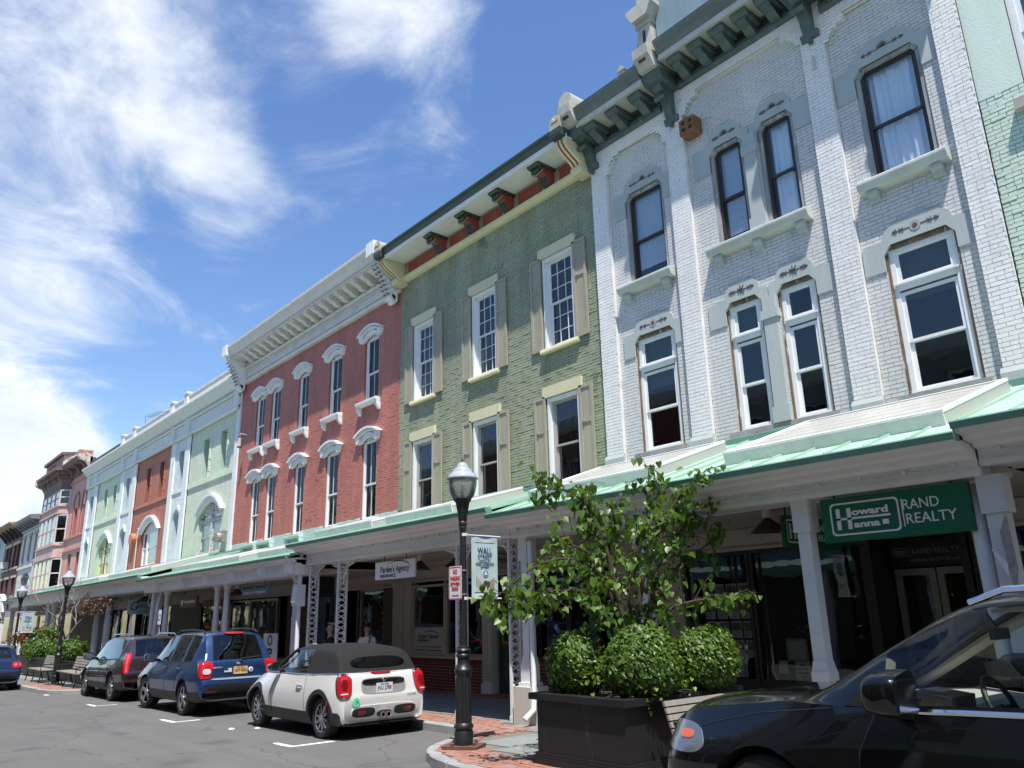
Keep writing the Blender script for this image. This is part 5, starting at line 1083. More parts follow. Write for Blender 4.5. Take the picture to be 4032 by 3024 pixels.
# listing sheets in the realty window
PAPER = mat('sheet_paper', (.62, .63, .64), .7, var=.02); PIX = [mat('photo_%d' % i, c, .5, var=.35, scale=9) for i, c in enumerate(((.10, .18, .28), (.14, .2, .08), (.22, .17, .12), (.25, .3, .36)))]
k = 0
for r in range(5):
    for c in range(4):
        if (r, c) in ((4, 0), (4, 3)): continue
        x = -8.93 + c * .25 + r * .02; z = 1.98 - r * .315
        m = MB(); m.box(x - .105, x + .105, 12.075, 12.078, z - .14, z + .14); o = tag(m.build('listing_sheet', PAPER), 'property sheet in the realty window, %s row down, %s from left' % (('first', 'second', 'third', 'fourth', 'fifth')[r], ('first', 'second', 'third', 'fourth')[c]), 'paper sheet', 'property sheets in the realty window')
        m = MB(); m.box(x - .09, x + .09, 12.071, 12.075, z - .02, z + .11); m.build('photo', PIX[(k * 7) % 4], o); m = MB()
        for j in range(4): m.box(x - .08, x + .08 - random.random() * .05, 12.072, 12.075, z - .05 - j * .02, z - .042 - j * .02)
        m.build('printed_lines', DIMW, o)['kind'] = 'stuff'; k += 1
fr = thing('picture_frame', 'framed notice with gold edge in the realty window', 'frame', (-7.35, 12.2, .85)); m = MB(); rim(m, -7.54, -7.17, .84, 1.2, 12.18, 12.21, .03); m.build('frame', mat('gold_frame', (.35, .28, .14), .4, .3), fr); m = MB(); m.box(-7.51, -7.2, 12.195, 12.2, .87, 1.17); m.build('mat_board', PAPER, fr)
nt_ = thing('notice', 'white notice offering a free area guide in the realty window', 'notice', (-7.22, 12.1, .55)); m = MB(); m.box(-7.36, -7.1, 12.09, 12.093, .54, .86); m.build('sheet', PAPER, nt_)
for i, s in enumerate(('FREE', 'AREA GUIDE', 'PLEASE TAKE', 'ONE!')): text(nt_, s, (-7.23, 12.087, .80 - i * .06), .025, 'x', SFR, off=.001)
m = MB(); m.box(-7.66, -7.5, 12.1, 12.104, .66, .86); tag(m.build('notice_card', PAPER), 'small white card left of the framed notice', 'card')
fl = thing('flower_arrangement', 'pink and yellow flowers behind the framed notice in the window', 'flowers', (-7.2, 12.4, .9)); m = MB(); m.lathe([(.05, .8), (.08, .9), (.06, 1.05)], (-7.2, 12.4, 0), 10); m.build('vase', SFR, fl)
for i, (col) in enumerate(((.45, .22, .26), (.5, .38, .06))):
    m = MB()
    for j in range(16): p = Vector((-7.2 + (i - .5) * .15 + random.gauss(0, .08), 12.4 + random.gauss(0, .06), 1.32 + random.gauss(0, .1))); m.lathe([(.0, -.01), (.022, 0), (.0, .012)], p, 6)
    m.build('blossoms', mat('blossom_%d' % i, col, .7), fl)['kind'] = 'stuff'
# green building: insurance office and delicatessen entrance
G = gz(-15)
fascia(gb, -19.5, -11.03, 2.58)
PG_ = gz(-17) + .13
brickwall(gb, -18.9, -15.36, PG_ - .02, .56, 11.92, [], BRK, course=.075, L=.22, nind=140, jit=.004, mm=BRJ, name='bulkhead', gap=.007); 
sold = MB()
for k in range(46): x = -18.9 + k * .077; sold.box(x + .005, x + .072, 11.9, 12.0, .56, .68)
sold.build('brick_coping', BRK, gb)['kind'] = 'stuff'
q = MB(); q.box(-18.92, -15.36, 11.88, 12.15, .68, .74); q.build('window_sill', FASC, gb)
display(gb, -18.55, -17.02, .74, 2.5, FASC); display(gb, -16.98, -15.36, .74, 2.5, FASC, n=2)
q = MB(); q.box(-18.9, -18.55, 11.95, 12.2, .74, 2.6); q.box(-17.02, -16.98, 11.97, 12.15, .74, 2.58); q.build('window_post', FASC, gb)
pl = pier(gb, -15.34, -15.0, 2.58, TRIM, 11.88)
fl_ = MB()
for k in range(4): fl_.box(-15.31 + k * .08, -15.27 + k * .08, 11.868, 11.88, gz(-15) + .4, 2.44)
fl_.build('flute', FASC, pl)
dg = door(gb, -14.95, -14.25, 2.2, 12.1, mat('green_door', (.03, .06, .05), .5), gl=False); m = MB(); rim(m, -14.8, -14.4, 1.05, 2.0, 12.05, 12.08, .05); m.build('light_frame', mat('mustard', (.35, .2, .03), .5), dg); m = MB(); m.box(-14.75, -14.45, 12.06, 12.07, 1.1, 1.95); m.build('pane', SHOPGL, dg)
q = MB(); q.box(-14.95, -14.25, 12.0, 12.2, 2.2, 2.58); q.build('transom', DARK, gb)
pier(gb, -14.2, -13.7, 2.58, FASC)
brickwall(gb, -13.7, -11.05, gz(-13) + .11, .7, 11.92, [], BRK, course=.075, L=.22, jit=.004, mm=BRJ, name='bulkhead', gap=.007); display(gb, -13.68, -12.5, .72, 2.5, SFR); display(gb, -12.48, -11.2, .72, 2.5, SFR)
pier(gb, -19.45, -18.92, 2.6, STUC)
def pardee(p, cx, cz, y, w, m, ax='x', big=True):
    P = (lambda u, v: (cx + u, y, cz + v)) if ax == 'x' else (lambda u, v: (y, cx + u, cz + v))
    k = w / 1.5
    text(p, "Pardee's Agency", P(-.02 * k, .0), .13 * k, ax, m, w=1.12 * k, off=.001 * k); text(p, 'INSURANCE', P(-.28 * k, -.13 * k), .07 * k, ax, m, w=.62 * k, off=.001)
    q = MB(); n = 14
    for i in range(n):
        t0, t1 = i / n, (i + 1) / n
        def pt(t): a = math.pi * (.78 - .83 * t); return (.08 * k + .52 * k * math.cos(a), -.01 + .16 * k * math.sin(a))
        a, b = pt(t0), pt(t1); h0, h1 = .022 * k * math.sin(math.pi * t0), .022 * k * math.sin(math.pi * t1)
        q.add([P(*a), P(*b), P(b[0], b[1] + h1 + .002), P(a[0], a[1] + h0 + .002)], [(0, 1, 2, 3)])
    q.build('swoosh', m, p)
INK = mat('ink_navy', (.012, .014, .025), .5)
ps = thing('hanging_sign', 'white insurance agency sign with a swoosh hanging from the beam', 'sign', (-14.43, 8.9, 2.46)); q = MB(); q.box(-15.2, -13.65, 8.88, 8.92, 2.465, 2.83); q.build('board', SIGNW, ps); pardee(ps, -14.4, 2.66, 8.876, 1.5, INK)
for x in (-14.85, -14.0): q = MB(); q.tube([(x, 8.9, 2.83), (x, 8.9, 2.96)], .01, 6); q.build('hanger', BLACK, ps)
p2 = thing('hanging_sign', 'grey insurance sign hung crosswise behind the lacy posts', 'sign', (-12.3, 10, 2.55)); q = MB(); q.box(-12.32, -12.29, 9.3, 10.5, 2.55, 2.92); q.build('board', mat('sign_grey', (.36, .35, .33), .6), p2); pardee(p2, 9.9, 2.74, -12.286, 1.15, INK, 'y'); q = MB(); q.tube([(-12.3, 9.5, 2.92), (-12.3, 9.5, 3.08)], .01, 6); q.tube([(-12.3, 10.3, 2.92), (-12.3, 10.3, 3.08)], .01, 6); q.build('hanger', BLACK, p2)
p3 = thing('window_sign', 'white insurance poster in the lower half of the shop window', 'sign', (-17.8, 12, .78)); q = MB(); q.box(-18.48, -17.08, 12.02, 12.03, .78, 1.42); q.build('board', mat('poster_white', (.5, .5, .49), .6), p3); pardee(p3, -17.78, 1.2, 12.015, 1.22, INK)
text(p3, 'Ulster County Personal, Commercial, Life & Health Needs', (-17.78, 12.015, .94), .022, 'x', INK, w=1.2); text(p3, '845.331.8829 • www.pardeesagency.com', (-17.78, 12.015, .86), .035, 'x', INK, w=1.2, off=.001)
# red building shop level: delicatessen
G = gz(-23); fascia(rb, -31.95, -19.5, 2.5)
q = MB(); q.box(-19.97, -19.5, 11.95, 12.2, G, 2.58); q.build('brick_pier', mat('brown_brick', (.10, .07, .05), .8, var=.3, scale=14), rb)
display(rb, -21.35, -19.98, .4, 2.5, ALU); q = MB(); q.box(-21.37, -19.97, 11.96, 12.3, G - .1, .4); q.build('stall_riser', SFR, rb)
door(rb, -22.7, -21.5, 2.3, 12.9, ALU); q = MB(); q.box(-22.85, -22.7, 11.96, 13.0, G - .1, 2.5); q.box(-21.5, -21.38, 11.96, 13, G - .1, 2.5); q.box(-22.7, -21.5, 12.85, 13, 2.3, 2.55); q.build('entrance_return', SFR, rb)
display(rb, -24.6, -22.87, .4, 2.5, ALU); q = MB(); q.box(-26.3, -24.62, 11.96, 12.2, G - .1, 2.5); q.build('brick_pier', mat('brown_brick', (.10, .07, .05)), rb)
q = MB(); q.box(-31.6, -22.86, 11.96, 12.3, G - .15, .45); q.build('stall_riser', FASC, rb); display(rb, -29.6, -27.2, .45, 2.45, ALU); display(rb, -31.6, -29.65, .45, 2.45, ALU); door(rb, -27.15, -26.32, 2.3, 12.6, SFR)
def arc_text(p, s, cx, cz, r, y, h, m, a0=200, a1=-20):
    for i, ch in enumerate(s):
        if ch == ' ': continue
        a = R(a0 + (a1 - a0) * i / (len(s) - 1)); text(p, ch, (cx + r * math.cos(a), y, cz + r * 1.15 * math.sin(a)), h, 'x', m, rx=math.pi / 2 - a)
dl = thing('window_lettering', 'white lettering ring on the delicatessen window glass', 'lettering', (-20.7, 12, 1.5)); arc_text(dl, 'MARKET BASKET', -20.65, 1.65, .5, 12.035, .1, DIMW)
BLU = mat('sign_blue_grey', (.16, .26, .36), .6); BLU2 = mat('sign_blue', (.02, .10, .26), .5)
mk = thing('hanging_sign', 'blue delicatessen sign hanging from the arcade beam', 'sign', (-21.7, 8.9, 2.36)); q = MB(); q.box(-22.6, -20.76, 8.88, 8.92, 2.37, 2.66); q.build('board', BLU, mk); q = MB(); q.box(-22.57, -20.79, 8.876, 8.88, 2.385, 2.49); q.build('band', BLU2, mk)
text(mk, 'MARKET BASKET', (-21.68, 8.872, 2.575), .085, 'x', mat('sign_darktext', (.03, .04, .05), .6), w=1.7, off=.002); text(mk, 'DELICATESSEN', (-21.68, 8.872, 2.437), .062, 'x', SIGNW, w=1.5, off=.002)
for x in (-22.3, -21.1): q = MB(); q.tube([(x, 8.9, 2.66), (x, 8.9, 2.76)], .01, 6); q.build('hanger', BLACK, mk)
hs_ = thing('hanging_sign', 'dark green sign for salads and baked goods hung crosswise', 'sign', (-19, 9.4, 2.22)); q = MB(); q.box(-19.02, -18.98, 8.95, 9.9, 2.22, 2.75); q.build('board', mat('sign_dark_green', (.012, .03, .028), .5), hs_)
DKT = mat('sign_black_letter', (.003, .004, .004), .5)
text(hs_, 'HOMEMADE SALADS', (-18.976, 9.42, 2.62), .11, 'y', DKT, w=.86, off=.002); text(hs_, 'FRESH BAKED GOODS', (-18.976, 9.42, 2.38), .11, 'y', DKT, w=.86, off=.002)
for y in (9.1, 9.75): q = MB(); q.tube([(-19, y, 2.75), (-19, y, 2.87)], .01, 6); q.build('hanger', BLACK, hs_)
BRS = mat('sign_brown', (.10, .045, .025), .6)
def poke(p, cx, cz, y, w, m):
    text(p, 'First Capital Poké Bar', (cx + .1 * w, y, cz), .09, 'x', m, w=w * .7, off=.001); q = MB(); x = cx - .38 * w; q.lathe([(.0, 0), (.07, .0), (.08, .002), (.0, .004)], (x, y, cz - .02), 12, 'y'); q.box(x - .1, x + .1, y - .002, y + .002, cz + .03, cz + .05); q.box(x - .05, x + .05, y - .002, y + .002, cz - .12, cz - .1); q.build('bowl_emblem', m, p)
pk = thing('hanging_sign', 'brown bar sign with a bowl emblem hanging under the arcade', 'sign', (-27, 8.9, 2.16)); q = MB(); q.box(-27.8, -26.24, 8.86, 8.94, 2.16, 2.52); q.build('board', BRS, pk); poke(pk, -27.02, 2.34, 8.852, 1.5, SIGNW); q = MB(); q.tube([(-27.5, 8.9, 2.52), (-27.5, 8.9, 2.75)], .01, 6); q.tube([(-26.5, 8.9, 2.52), (-26.5, 8.9, 2.75)], .01, 6); q.build('hanger', BLACK, pk)
pw = thing('wall_sign', 'dark brown bar sign on the shop wall behind the round columns', 'sign', (-32.6, 11.8, 2.3)); q = MB(); q.box(-34.1, -31.3, 11.78, 11.84, 2.3, 2.55); q.build('board', BRS, pw); poke(pw, -32.7, 2.43, 11.77, 2.7, mat('tan_letter', (.35, .22, .12), .6))
# panda toy and posters in the delicatessen window
pa = thing('plush_panda', 'plush panda toy sitting in the shop window left of the open sign', 'toy', (-30.2, 12.25, .9)); m = MB(); m.lathe([(.0, 0), (.2, .03), (.26, .15), (.22, .3), (.1, .38), (.0, .4)], (-30.2, 12.3, 1.22), 14); m.build('head', mat('plush_white', (.5, .5, .48), .95), pa, smooth='all'); m = MB()
for dx in (-.18, .18): m.lathe([(.0, 0), (.08, .03), (.08, .08), (.0, .11)], (-30.2 + dx, 12.28, 1.52), 10)
for dx in (-.09, .09): m.lathe([(.0, 0), (.05, .02), (.0, .06)], (-30.2 + dx, 12.07, 1.38), 10)
m.build('ears_and_eyes', mat('plush_black', (.01, .01, .01), .95), pa); m = MB(); m.lathe([(.0, 0), (.3, .05), (.32, .2), (.2, .35), (.0, .4)], (-30.2, 12.3, .85), 14); m.build('body', mat('plush_red', (.25, .04, .02), .95), pa, smooth='all')
# open banner
ob = thing('open_banner', 'tall white upright banner sign reading OPEN beside the shop door', 'banner', (-20.6, 8.95, gz(-20) + .13)); z0 = gz(-20.6) + .13; q = MB(); q.box(-21.0, -20.15, 8.93, 8.96, z0 + .05, 1.36); q.build('panel', mat('banner_white', (.62, .62, .60), .6), ob)
for i, ch in enumerate('OPEN'): text(ob, ch, (-20.57, 8.925, 1.18 - i * .33), .26, 'x', INK, w=.3, off=.008)
q = MB(); q.box(-21.05, -20.1, 8.8, 9.1, z0, z0 + .05); q.build('base', SFR, ob)
# mint building shops
G = gz(-45); fascia(mb_, -58.5, -31.96, 2.5)
display(mb_, -34.9, -32.0, .2, 2.5, SFR); q = MB(); q.box(-38.2, -34.95, 11.98, 12.2, G - .2, 2.6); q.build('dark_panel', mat('dark_teal', (.02, .03, .03), .6), mb_); display(mb_, -42.2, -38.3, .2, 2.5, SFR, n=2); door(mb_, -44.2, -42.3, 2.2, 12.3, TRIM); display(mb_, -49, -44.3, .1, 2.5, SFR, n=3); q = MB(); q.box(-58.5, -49.05, 12.0, 12.3, -1.2, 2.5); q.build('dark_panel', mat('dark_brown', (.05, .03, .025), .7, var=.4, scale=3), mb_)
q = MB(); q.box(-49, -31.96, 11.98, 12.25, -1, .15); q.build('stall_riser', SFR, mb_)
gs = thing('hanging_sign', 'pale teal digital media sign with a large script G hung crosswise', 'sign', (-33, 9, 2.04)); q = MB(); q.box(-33.03, -32.97, 8.6, 9.4, 2.04, 2.56); q.build('board', mat('sign_pale_teal', (.28, .40, .39), .6), gs)
text(gs, 'G', (-32.966, 8.78, 2.33), .33, 'y', INK, w=.32, ital=.35); text(gs, 'PRO', (-32.966, 9.14, 2.32), .13, 'y', INK, w=.36); text(gs, 'DIGITAL MEDIA', (-32.966, 9.12, 2.12), .055, 'y', mat('grey_letter', (.1, .12, .12), .6), w=.46); q = MB(); q.tube([(-33, 8.7, 2.56), (-33, 8.7, 2.75)], .012, 6); q.tube([(-33, 9.3, 2.56), (-33, 9.3, 2.75)], .012, 6); q.build('hanger', BLACK, gs)
js = thing('wall_sign', 'black interiors shop sign with white capitals behind the far columns', 'sign', (-52.5, 11.7, 2.3)); q = MB(); q.box(-55.5, -49.5, 11.7, 11.78, 2.26, 2.62); q.build('board', SFR, js); text(js, 'JENNIFER INTERIORS', (-52.5, 11.69, 2.44), .2, 'x', SIGNW, w=5.4)
# pink, far and right shop fronts
for b, x0, x1 in ((pb, -73.6, -58.6), (fw_, -81.9, -73.62), (mr, -91, -81.92), (te, -104, -91.1), (pg, -3.1, 5)):
    q = MB(); q.box(x0, x1, 12.0, 12.3, 2.5, 4.4); q.box(x0, x1, 12.0, 12.3, -1.3, .2 if b is not pg else .5); q.build('shop_fascia', FASC if b is pg else mat('far_fascia', (.3, .26, .24), .7), b)
    n = max(2, int((x1 - x0) / 3.2))
    for i in range(n): a = x0 + (x1 - x0) * i / n; display(b, a + .2, a + (x1 - x0) / n - .2, .2 if b is not pg else .5, 2.5, SFR if b is pg else TRIM)
    for i in range(n + 1): a = x0 + (x1 - x0) * i / n; q = MB(); q.box(max(x0, a - .2), min(x1, a + .2), 12.0, 12.3, -1.3, 2.5); q.build('shop_pier', STUC, b)
# ------------------------------------------------------------------ cars
def carpaint(name, col, metal=.6, rough=.32):
    m = mat(name, col, rough, metal, var=.03, scale=30); b = m.node_tree.nodes['Principled BSDF']; b.inputs['Coat Weight'].default_value = 1; b.inputs['Coat Roughness'].default_value = .03; return m
RUB = mat('tyre_rubber', (.014, .014, .014), .75, var=.2, bump=.3, bscale=80); PLAS = mat('black_plastic', (.016, .017, .019), .5, var=.1); CARIN = mat('car_interior', (.03, .03, .032), .8)
TLR = mat('tail_red', (.42, .008, .012), .12, var=.1, coat=1); TLR2 = mat('tail_red_dark', (.16, .004, .006), .15, coat=1); TLW = mat('tail_clear', (.6, .55, .55), .15, coat=1); ALLOY = mat('alloy', (.42, .43, .45), .3, .8, var=.04); RIMB = mat('rim_black', (.015, .015, .016), .35)
CARGL = glass('car_glass', (.22, .25, .26), 1.0); CLEARGL = glass('car_clear_glass', (.62, .66, .66), .8)
SEG = [(0, 1, 1), (1, 2, 2), (2, 3, 2), (3, 4, 3), (4, 5, 3), (5, 6, 1), (6, 7, 4), (7, 8, 2), (8, 9, 5)]
def ring_pts(st):
    x, zl, zb, zr, zt, wl, wm, wb, wr = st[:9]; h = zb - zl
    C = [(0, zl), (wl * .8, zl), (wl, zl + min(.05, h * .2)), (wl + (wm - wl) * .75, zl + h * .28), (wm, zl + h * .62), (wb, zb), (wb - .012, zb + (zr - zb) * .06), (wr, zr), (wr * .78, zr + (zt - zr) * .62), (0, zt)]
    out = []; tags = []
    for a, b, n in SEG:
        for k in range(n):
            t = k / n
            if a in (0, 5, 6): p = tuple(u + (v - u) * t for u, v in zip(C[a], C[b]))
            else:
                p0 = C[max(a - 1, 0)] if a not in (7,) else C[7]; p3 = C[min(b + 1, 9)] if b != 5 else C[5]
                if b == 9: p3 = (-C[8][0], C[8][1])
                p = tuple(.5 * ((2 * q) + (-o_ + r_) * t + (2 * o_ - 5 * q + 4 * r_ - s_) * t * t + (-o_ + 3 * q - 3 * r_ + s_) * t ** 3) for o_, q, r_, s_ in zip(p0, C[a], C[b], p3))
            out.append(p); tags.append(a)
    out.append(C[9]); tags.append(9)
    return out, tags
def car_body(stations, zone, nsub=3):
    """loft; zone(i_station_float, seg, x) -> material index. Returns verts, faces, mats"""
    S = []
    for i in range(len(stations) - 1):
        p0, p1, p2, p3 = stations[max(i - 1, 0)], stations[i], stations[i + 1], stations[min(i + 2, len(stations) - 1)]
        for k in range(nsub):
            t = k / nsub; S.append((i + t, tuple(.5 * ((2 * b) + (-a + c) * t + (2 * a - 5 * b + 4 * c - d) * t * t + (-a + 3 * b - 3 * c + d) * t ** 3) for a, b, c, d in zip(p0, p1, p2, p3))))
    S.append((len(stations) - 1, tuple(stations[-1])))
    m = MB(); R_ = []; 
    for idx, st in S:
        pts, tags = ring_pts(st); R_.append((idx, st[0], pts))
    n = len(R_[0][2]); full = 2 * (n - 1)
    for idx, x, pts in R_:
        for (y, z) in pts: m.v.append((x, y, z))
        for (y, z) in pts[-2:0:-1]: m.v.append((x, -y, z))
    for i in range(len(R_) - 1):
        mid = (R_[i][0] + R_[i + 1][0]) / 2
        for k in range(full):
            k2 = (k + 1) % full; sg = tags[k] if k < n - 1 else tags[full - k - 1]
            m.f.append([i * full + k, (i + 1) * full + k, (i + 1) * full + k2, i * full + k2]); m.m.append(zone(mid, sg, (R_[i][1] + R_[i + 1][1]) / 2))
    m.f.append(list(range(full))); m.m.append(1); e = (len(R_) - 1) * full; m.f.append([e + k for k in range(full)][::-1]); m.m.append(1)
    return m
def boolean_cut(me, cutter_mb, mats):
    a = obj('tmp', me); b = obj('tmpc', cutter_mb.mesh('c', mats)); bm = bmesh.new(); bm.from_mesh(b.data); bmesh.ops.recalc_face_normals(bm, faces=bm.faces); bm.to_mesh(b.data); bm.free()
    bm = bmesh.new(); bm.from_mesh(me); bmesh.ops.recalc_face_normals(bm, faces=bm.faces); bm.to_mesh(me); bm.free()
    md = a.modifiers.new('b', 'BOOLEAN'); md.object = b; md.operation = 'DIFFERENCE'; md.solver = 'EXACT'
    return evaluated(a, b)
def split_mat(me, idx, name, mat_, parent, smooth=50, pred=None):
    """object from the faces of one material slot (or those for which pred holds)"""
    bm = bmesh.new(); bm.from_mesh(me); dele = [f for f in bm.faces if not (f.material_index == idx and (pred is None or pred(f.calc_center_median())))]
    bmesh.ops.delete(bm, geom=dele, context='FACES'); o = None
    if len(bm.faces):
        m2 = bpy.data.meshes.new(name); 
        for f in bm.faces: f.material_index = 0; f.smooth = True
        bm.to_mesh(m2); m2.materials.append(mat_); m2.set_sharp_from_angle(angle=R(smooth)); o = obj(name, m2); o.parent = parent
    bm.free(); return o
def decal(bvh, O, U, V, w, h, name, mat_, parent, off=.006, p=4., nu=10, nv=8, thick=.02, skew=0., shape=None, taper=0.):
    """rounded patch (superellipse exponent p) laid on the body, seen from O; U, V its axes; rays run along -(U x V)"""
    O = Vector(O); U = Vector(U).normalized(); V = Vector(V).normalized(); D = -U.cross(V).normalized()
    m = MB(); front = {}
    def se(s, t):  # unit square to superellipse
        r = max(abs(s), abs(t))
        if r < 1e-6: return 0, 0
        a = math.atan2(t, s); c, sn = abs(math.cos(a)), abs(math.sin(a)); k = r / ((c ** p + sn ** p) ** (1 / p)); return k * math.cos(a), k * math.sin(a)
    def at(s, t):
        s, t = se(s, t)
        if shape: s, t = shape(s, t)
        q = O + U * (s * w / 2 * (1 + taper * t) + skew * t * h / 2) + V * (t * h / 2); hit, nrm, i, d = bvh.ray_cast(q - D * 1.5, D)
        if hit is None: return None
        if nrm.dot(D) > 0: nrm = -nrm
        return hit, nrm
    P = {}; last = None
    for j in range(nv + 1):
        for i in range(nu + 1):
            r = at(2 * i / nu - 1, 2 * j / nv - 1); P[i, j] = r; last = r or last
    ids = {}
    for key, r in P.items():
        if r is None: continue
        ids[key] = len(m.v); m.v.append(tuple(r[0] - D * off + r[1] * off * .3))
    for j in range(nv):
        for i in range(nu):
            q = [(i, j), (i + 1, j), (i + 1, j + 1), (i, j + 1)]
            if all(k in ids for k in q): m.f.append([ids[k] for k in q]); m.m.append(0)
    edge = [(i, 0) for i in range(nu)] + [(nu, j) for j in range(nv)] + [(i, nv) for i in range(nu, 0, -1)] + [(0, j) for j in range(nv, 0, -1)]
    for a, b in zip(edge, edge[1:] + edge[:1]):
        if a in ids and b in ids:
            k = len(m.v); m.v += [tuple(Vector(m.v[ids[b]]) + D * thick), tuple(Vector(m.v[ids[a]]) + D * thick)]; m.f.append([ids[a], ids[b], k, k + 1][::-1]); m.m.append(0)
    if not m.f: return None
    o = m.build(name, mat_, None, smooth=40); o.parent = parent; return o
def seam(bvh, pts, name, parent, axis='y', sgn=1, w=.006, mat_=None, off=.002):
    """thin dark shut line projected on the flank (axis y) or the tail (axis x)"""
    m = MB(); D = Vector((0, -sgn, 0)) if axis == 'y' else Vector((1, 0, 0)); H_ = []
    for k in range(len(pts) - 1):
        a, b = pts[k], pts[k + 1]; n = 6
        for i in range(n + (1 if k == len(pts) - 2 else 0)):
            t = i / n; u = a[0] + (b[0] - a[0]) * t; v = a[1] + (b[1] - a[1]) * t
            o = Vector((u, sgn * 3, v)) if axis == 'y' else Vector((-3, u, v)); hit, nrm, _, _ = bvh.ray_cast(o, D)
            if hit: H_.append(hit - D * off)
    if len(H_) > 1: m.tube(H_, w / 2, 4); o = m.build(name, mat_ or PLAS); o.parent = parent; return o
def wheel(parent, x, y, r, w, spokes, style, sgn, steer=0):
    """tyre ring + rim disc with spokes, outer face towards sgn*y"""
    t = MB(); prof = [(r * .70, -w * .5), (r * .9, -w * .52), (r * .985, -w * .42), (r, -w * .25), (r, w * .25), (r * .985, w * .42), (r * .9, w * .52), (r * .72, w * .5), (r * .69, w * .3), (r * .69, -w * .3)]
    b = len(t.v); n = 40
    for (rr, yy) in prof:
        for k in range(n): a = 2 * math.pi * k / n; t.v.append((rr * math.cos(a), yy * sgn, rr * math.sin(a)))
    for i in range(len(prof)):
        i2 = (i + 1) % len(prof)
        for k in range(n): k2 = (k + 1) % n; t.f.append([i * n + k, i * n + k2, i2 * n + k2, i2 * n + k]); t.m.append(0)
    hub = bpy.data.objects.new('wheel', t.mesh('wheel', RUB, smooth=40)); COL.objects.link(hub); hub.parent = parent; hub.location = (x, y, r); hub.rotation_euler = (0, 0, steer); hub.name = 'wheel'
    bm = bmesh.new(); bm.from_mesh(hub.data); bmesh.ops.recalc_face_normals(bm, faces=bm.faces); bm.to_mesh(hub.data); bm.free()
    c = MB(); yo = w * .36 * sgn
    c.lathe([(.0, -.05), (r * .66, -.05), (r * .7, 0), (.0, .001)][:3] + [(r * .69, .01)], (0, yo - .06 * sgn, 0), 32, 'y'); d = c.build('rim_barrel', RIMB); d.parent = hub
    s = MB(); R0 = r * .69
    s.cur = 0
    for k in range(32):
        a0, a1 = 2 * math.pi * k / 32, 2 * math.pi * (k + 1) / 32
        s.add([(R0 * math.cos(a0), yo + .015 * sgn, R0 * math.sin(a0)), (R0 * math.cos(a1), yo + .015 * sgn, R0 * math.sin(a1)), (R0 * .95 * math.cos(a1), yo + .005 * sgn, R0 * .95 * math.sin(a1)), (R0 * .95 * math.cos(a0), yo + .005 * sgn, R0 * .95 * math.sin(a0))], [(0, 1, 2, 3)])
    for k in range(spokes):
        a = 2 * math.pi * (k + .25) / spokes; ca, sa = math.cos(a), math.sin(a)
        def P(rr, off, dy): return (rr * ca - off * sa, yo + dy * sgn, rr * sa + off * ca)
        if style == 'petal': W = [(.16, .008), (.4, .02), (.65, .025), (.8, .018), (.94, .006)]
        elif style == 'split': W = [(.14, .025), (.4, .016), (.7, .02), (.95, .034)]
        else: W = [(.12, .04), (.35, .032), (.6, .034), (.95, .046)]
        for (r0, w0), (r1, w1) in zip(W, W[1:]):
            q = [P(R0 * r0, -w0, .01), P(R0 * r1, -w1, .012), P(R0 * r1, 0, .022), P(R0 * r0, 0, .02), P(R0 * r1, w1, .012), P(R0 * r0, w0, .01), P(R0 * r0, -w0, -.03), P(R0 * r1, -w1, -.03), P(R0 * r1, w1, -.03), P(R0 * r0, w0, -.03)]
            s.add(q, [(0, 1, 2, 3), (3, 2, 4, 5), (0, 6, 7, 1), (5, 4, 8, 9)])
    s.lathe([(.0, .03), (.05, .03), (.06, .02), (.065, -.02)], (0, yo, 0), 16, 'y', sc=(1, 1)) if sgn > 0 else s.lathe([(.065, .02), (.06, -.02), (.05, -.03), (.0, -.03)], (0, yo, 0), 16, 'y')
    o = s.build('rim', ALLOY); o.parent = hub; me = o.data; bm = bmesh.new(); bm.from_mesh(me); bmesh.ops.recalc_face_normals(bm, faces=bm.faces); bm.to_mesh(me); bm.free()
    return hub
def seats(parent, xs, zt, m=None, w=.25, head=True):
    for x in xs:
        for y in (-.37, .37):
            s = MB(); s.box(x - .25, x + .3, y - w, y + w, .35, .55); s.prism([(x - .28, .5), (x - .12, .5), (x - .24, zt - .2), (x - .36, zt - .2)], 'y', y - w, y + w)
            if head: s.prism([(x - .33, zt - .18), (x - .26, zt - .18), (x - .29, zt), (x - .37, zt)], 'y', y - .13, y + .13)
            o = s.build('seat', m or CARIN, fix=True); o.parent = parent
def steering(parent, x, y, z, m=None):
    s = MB(); s.tube([(x + .08 * math.sin(a * math.pi / 10) * .9 - .0, y + .18 * math.cos(a * math.pi / 10), z + .17 * math.sin(a * math.pi / 10)) for a in range(21)], .016, 8); s.bar((x, y - .16, z), (x, y + .16, z), .04, .03); s.tube([(x, y, z), (x + .25, y, z - .1)], .03, 8); o = s.build('steering_wheel', m or PLAS); o.parent = parent; return o
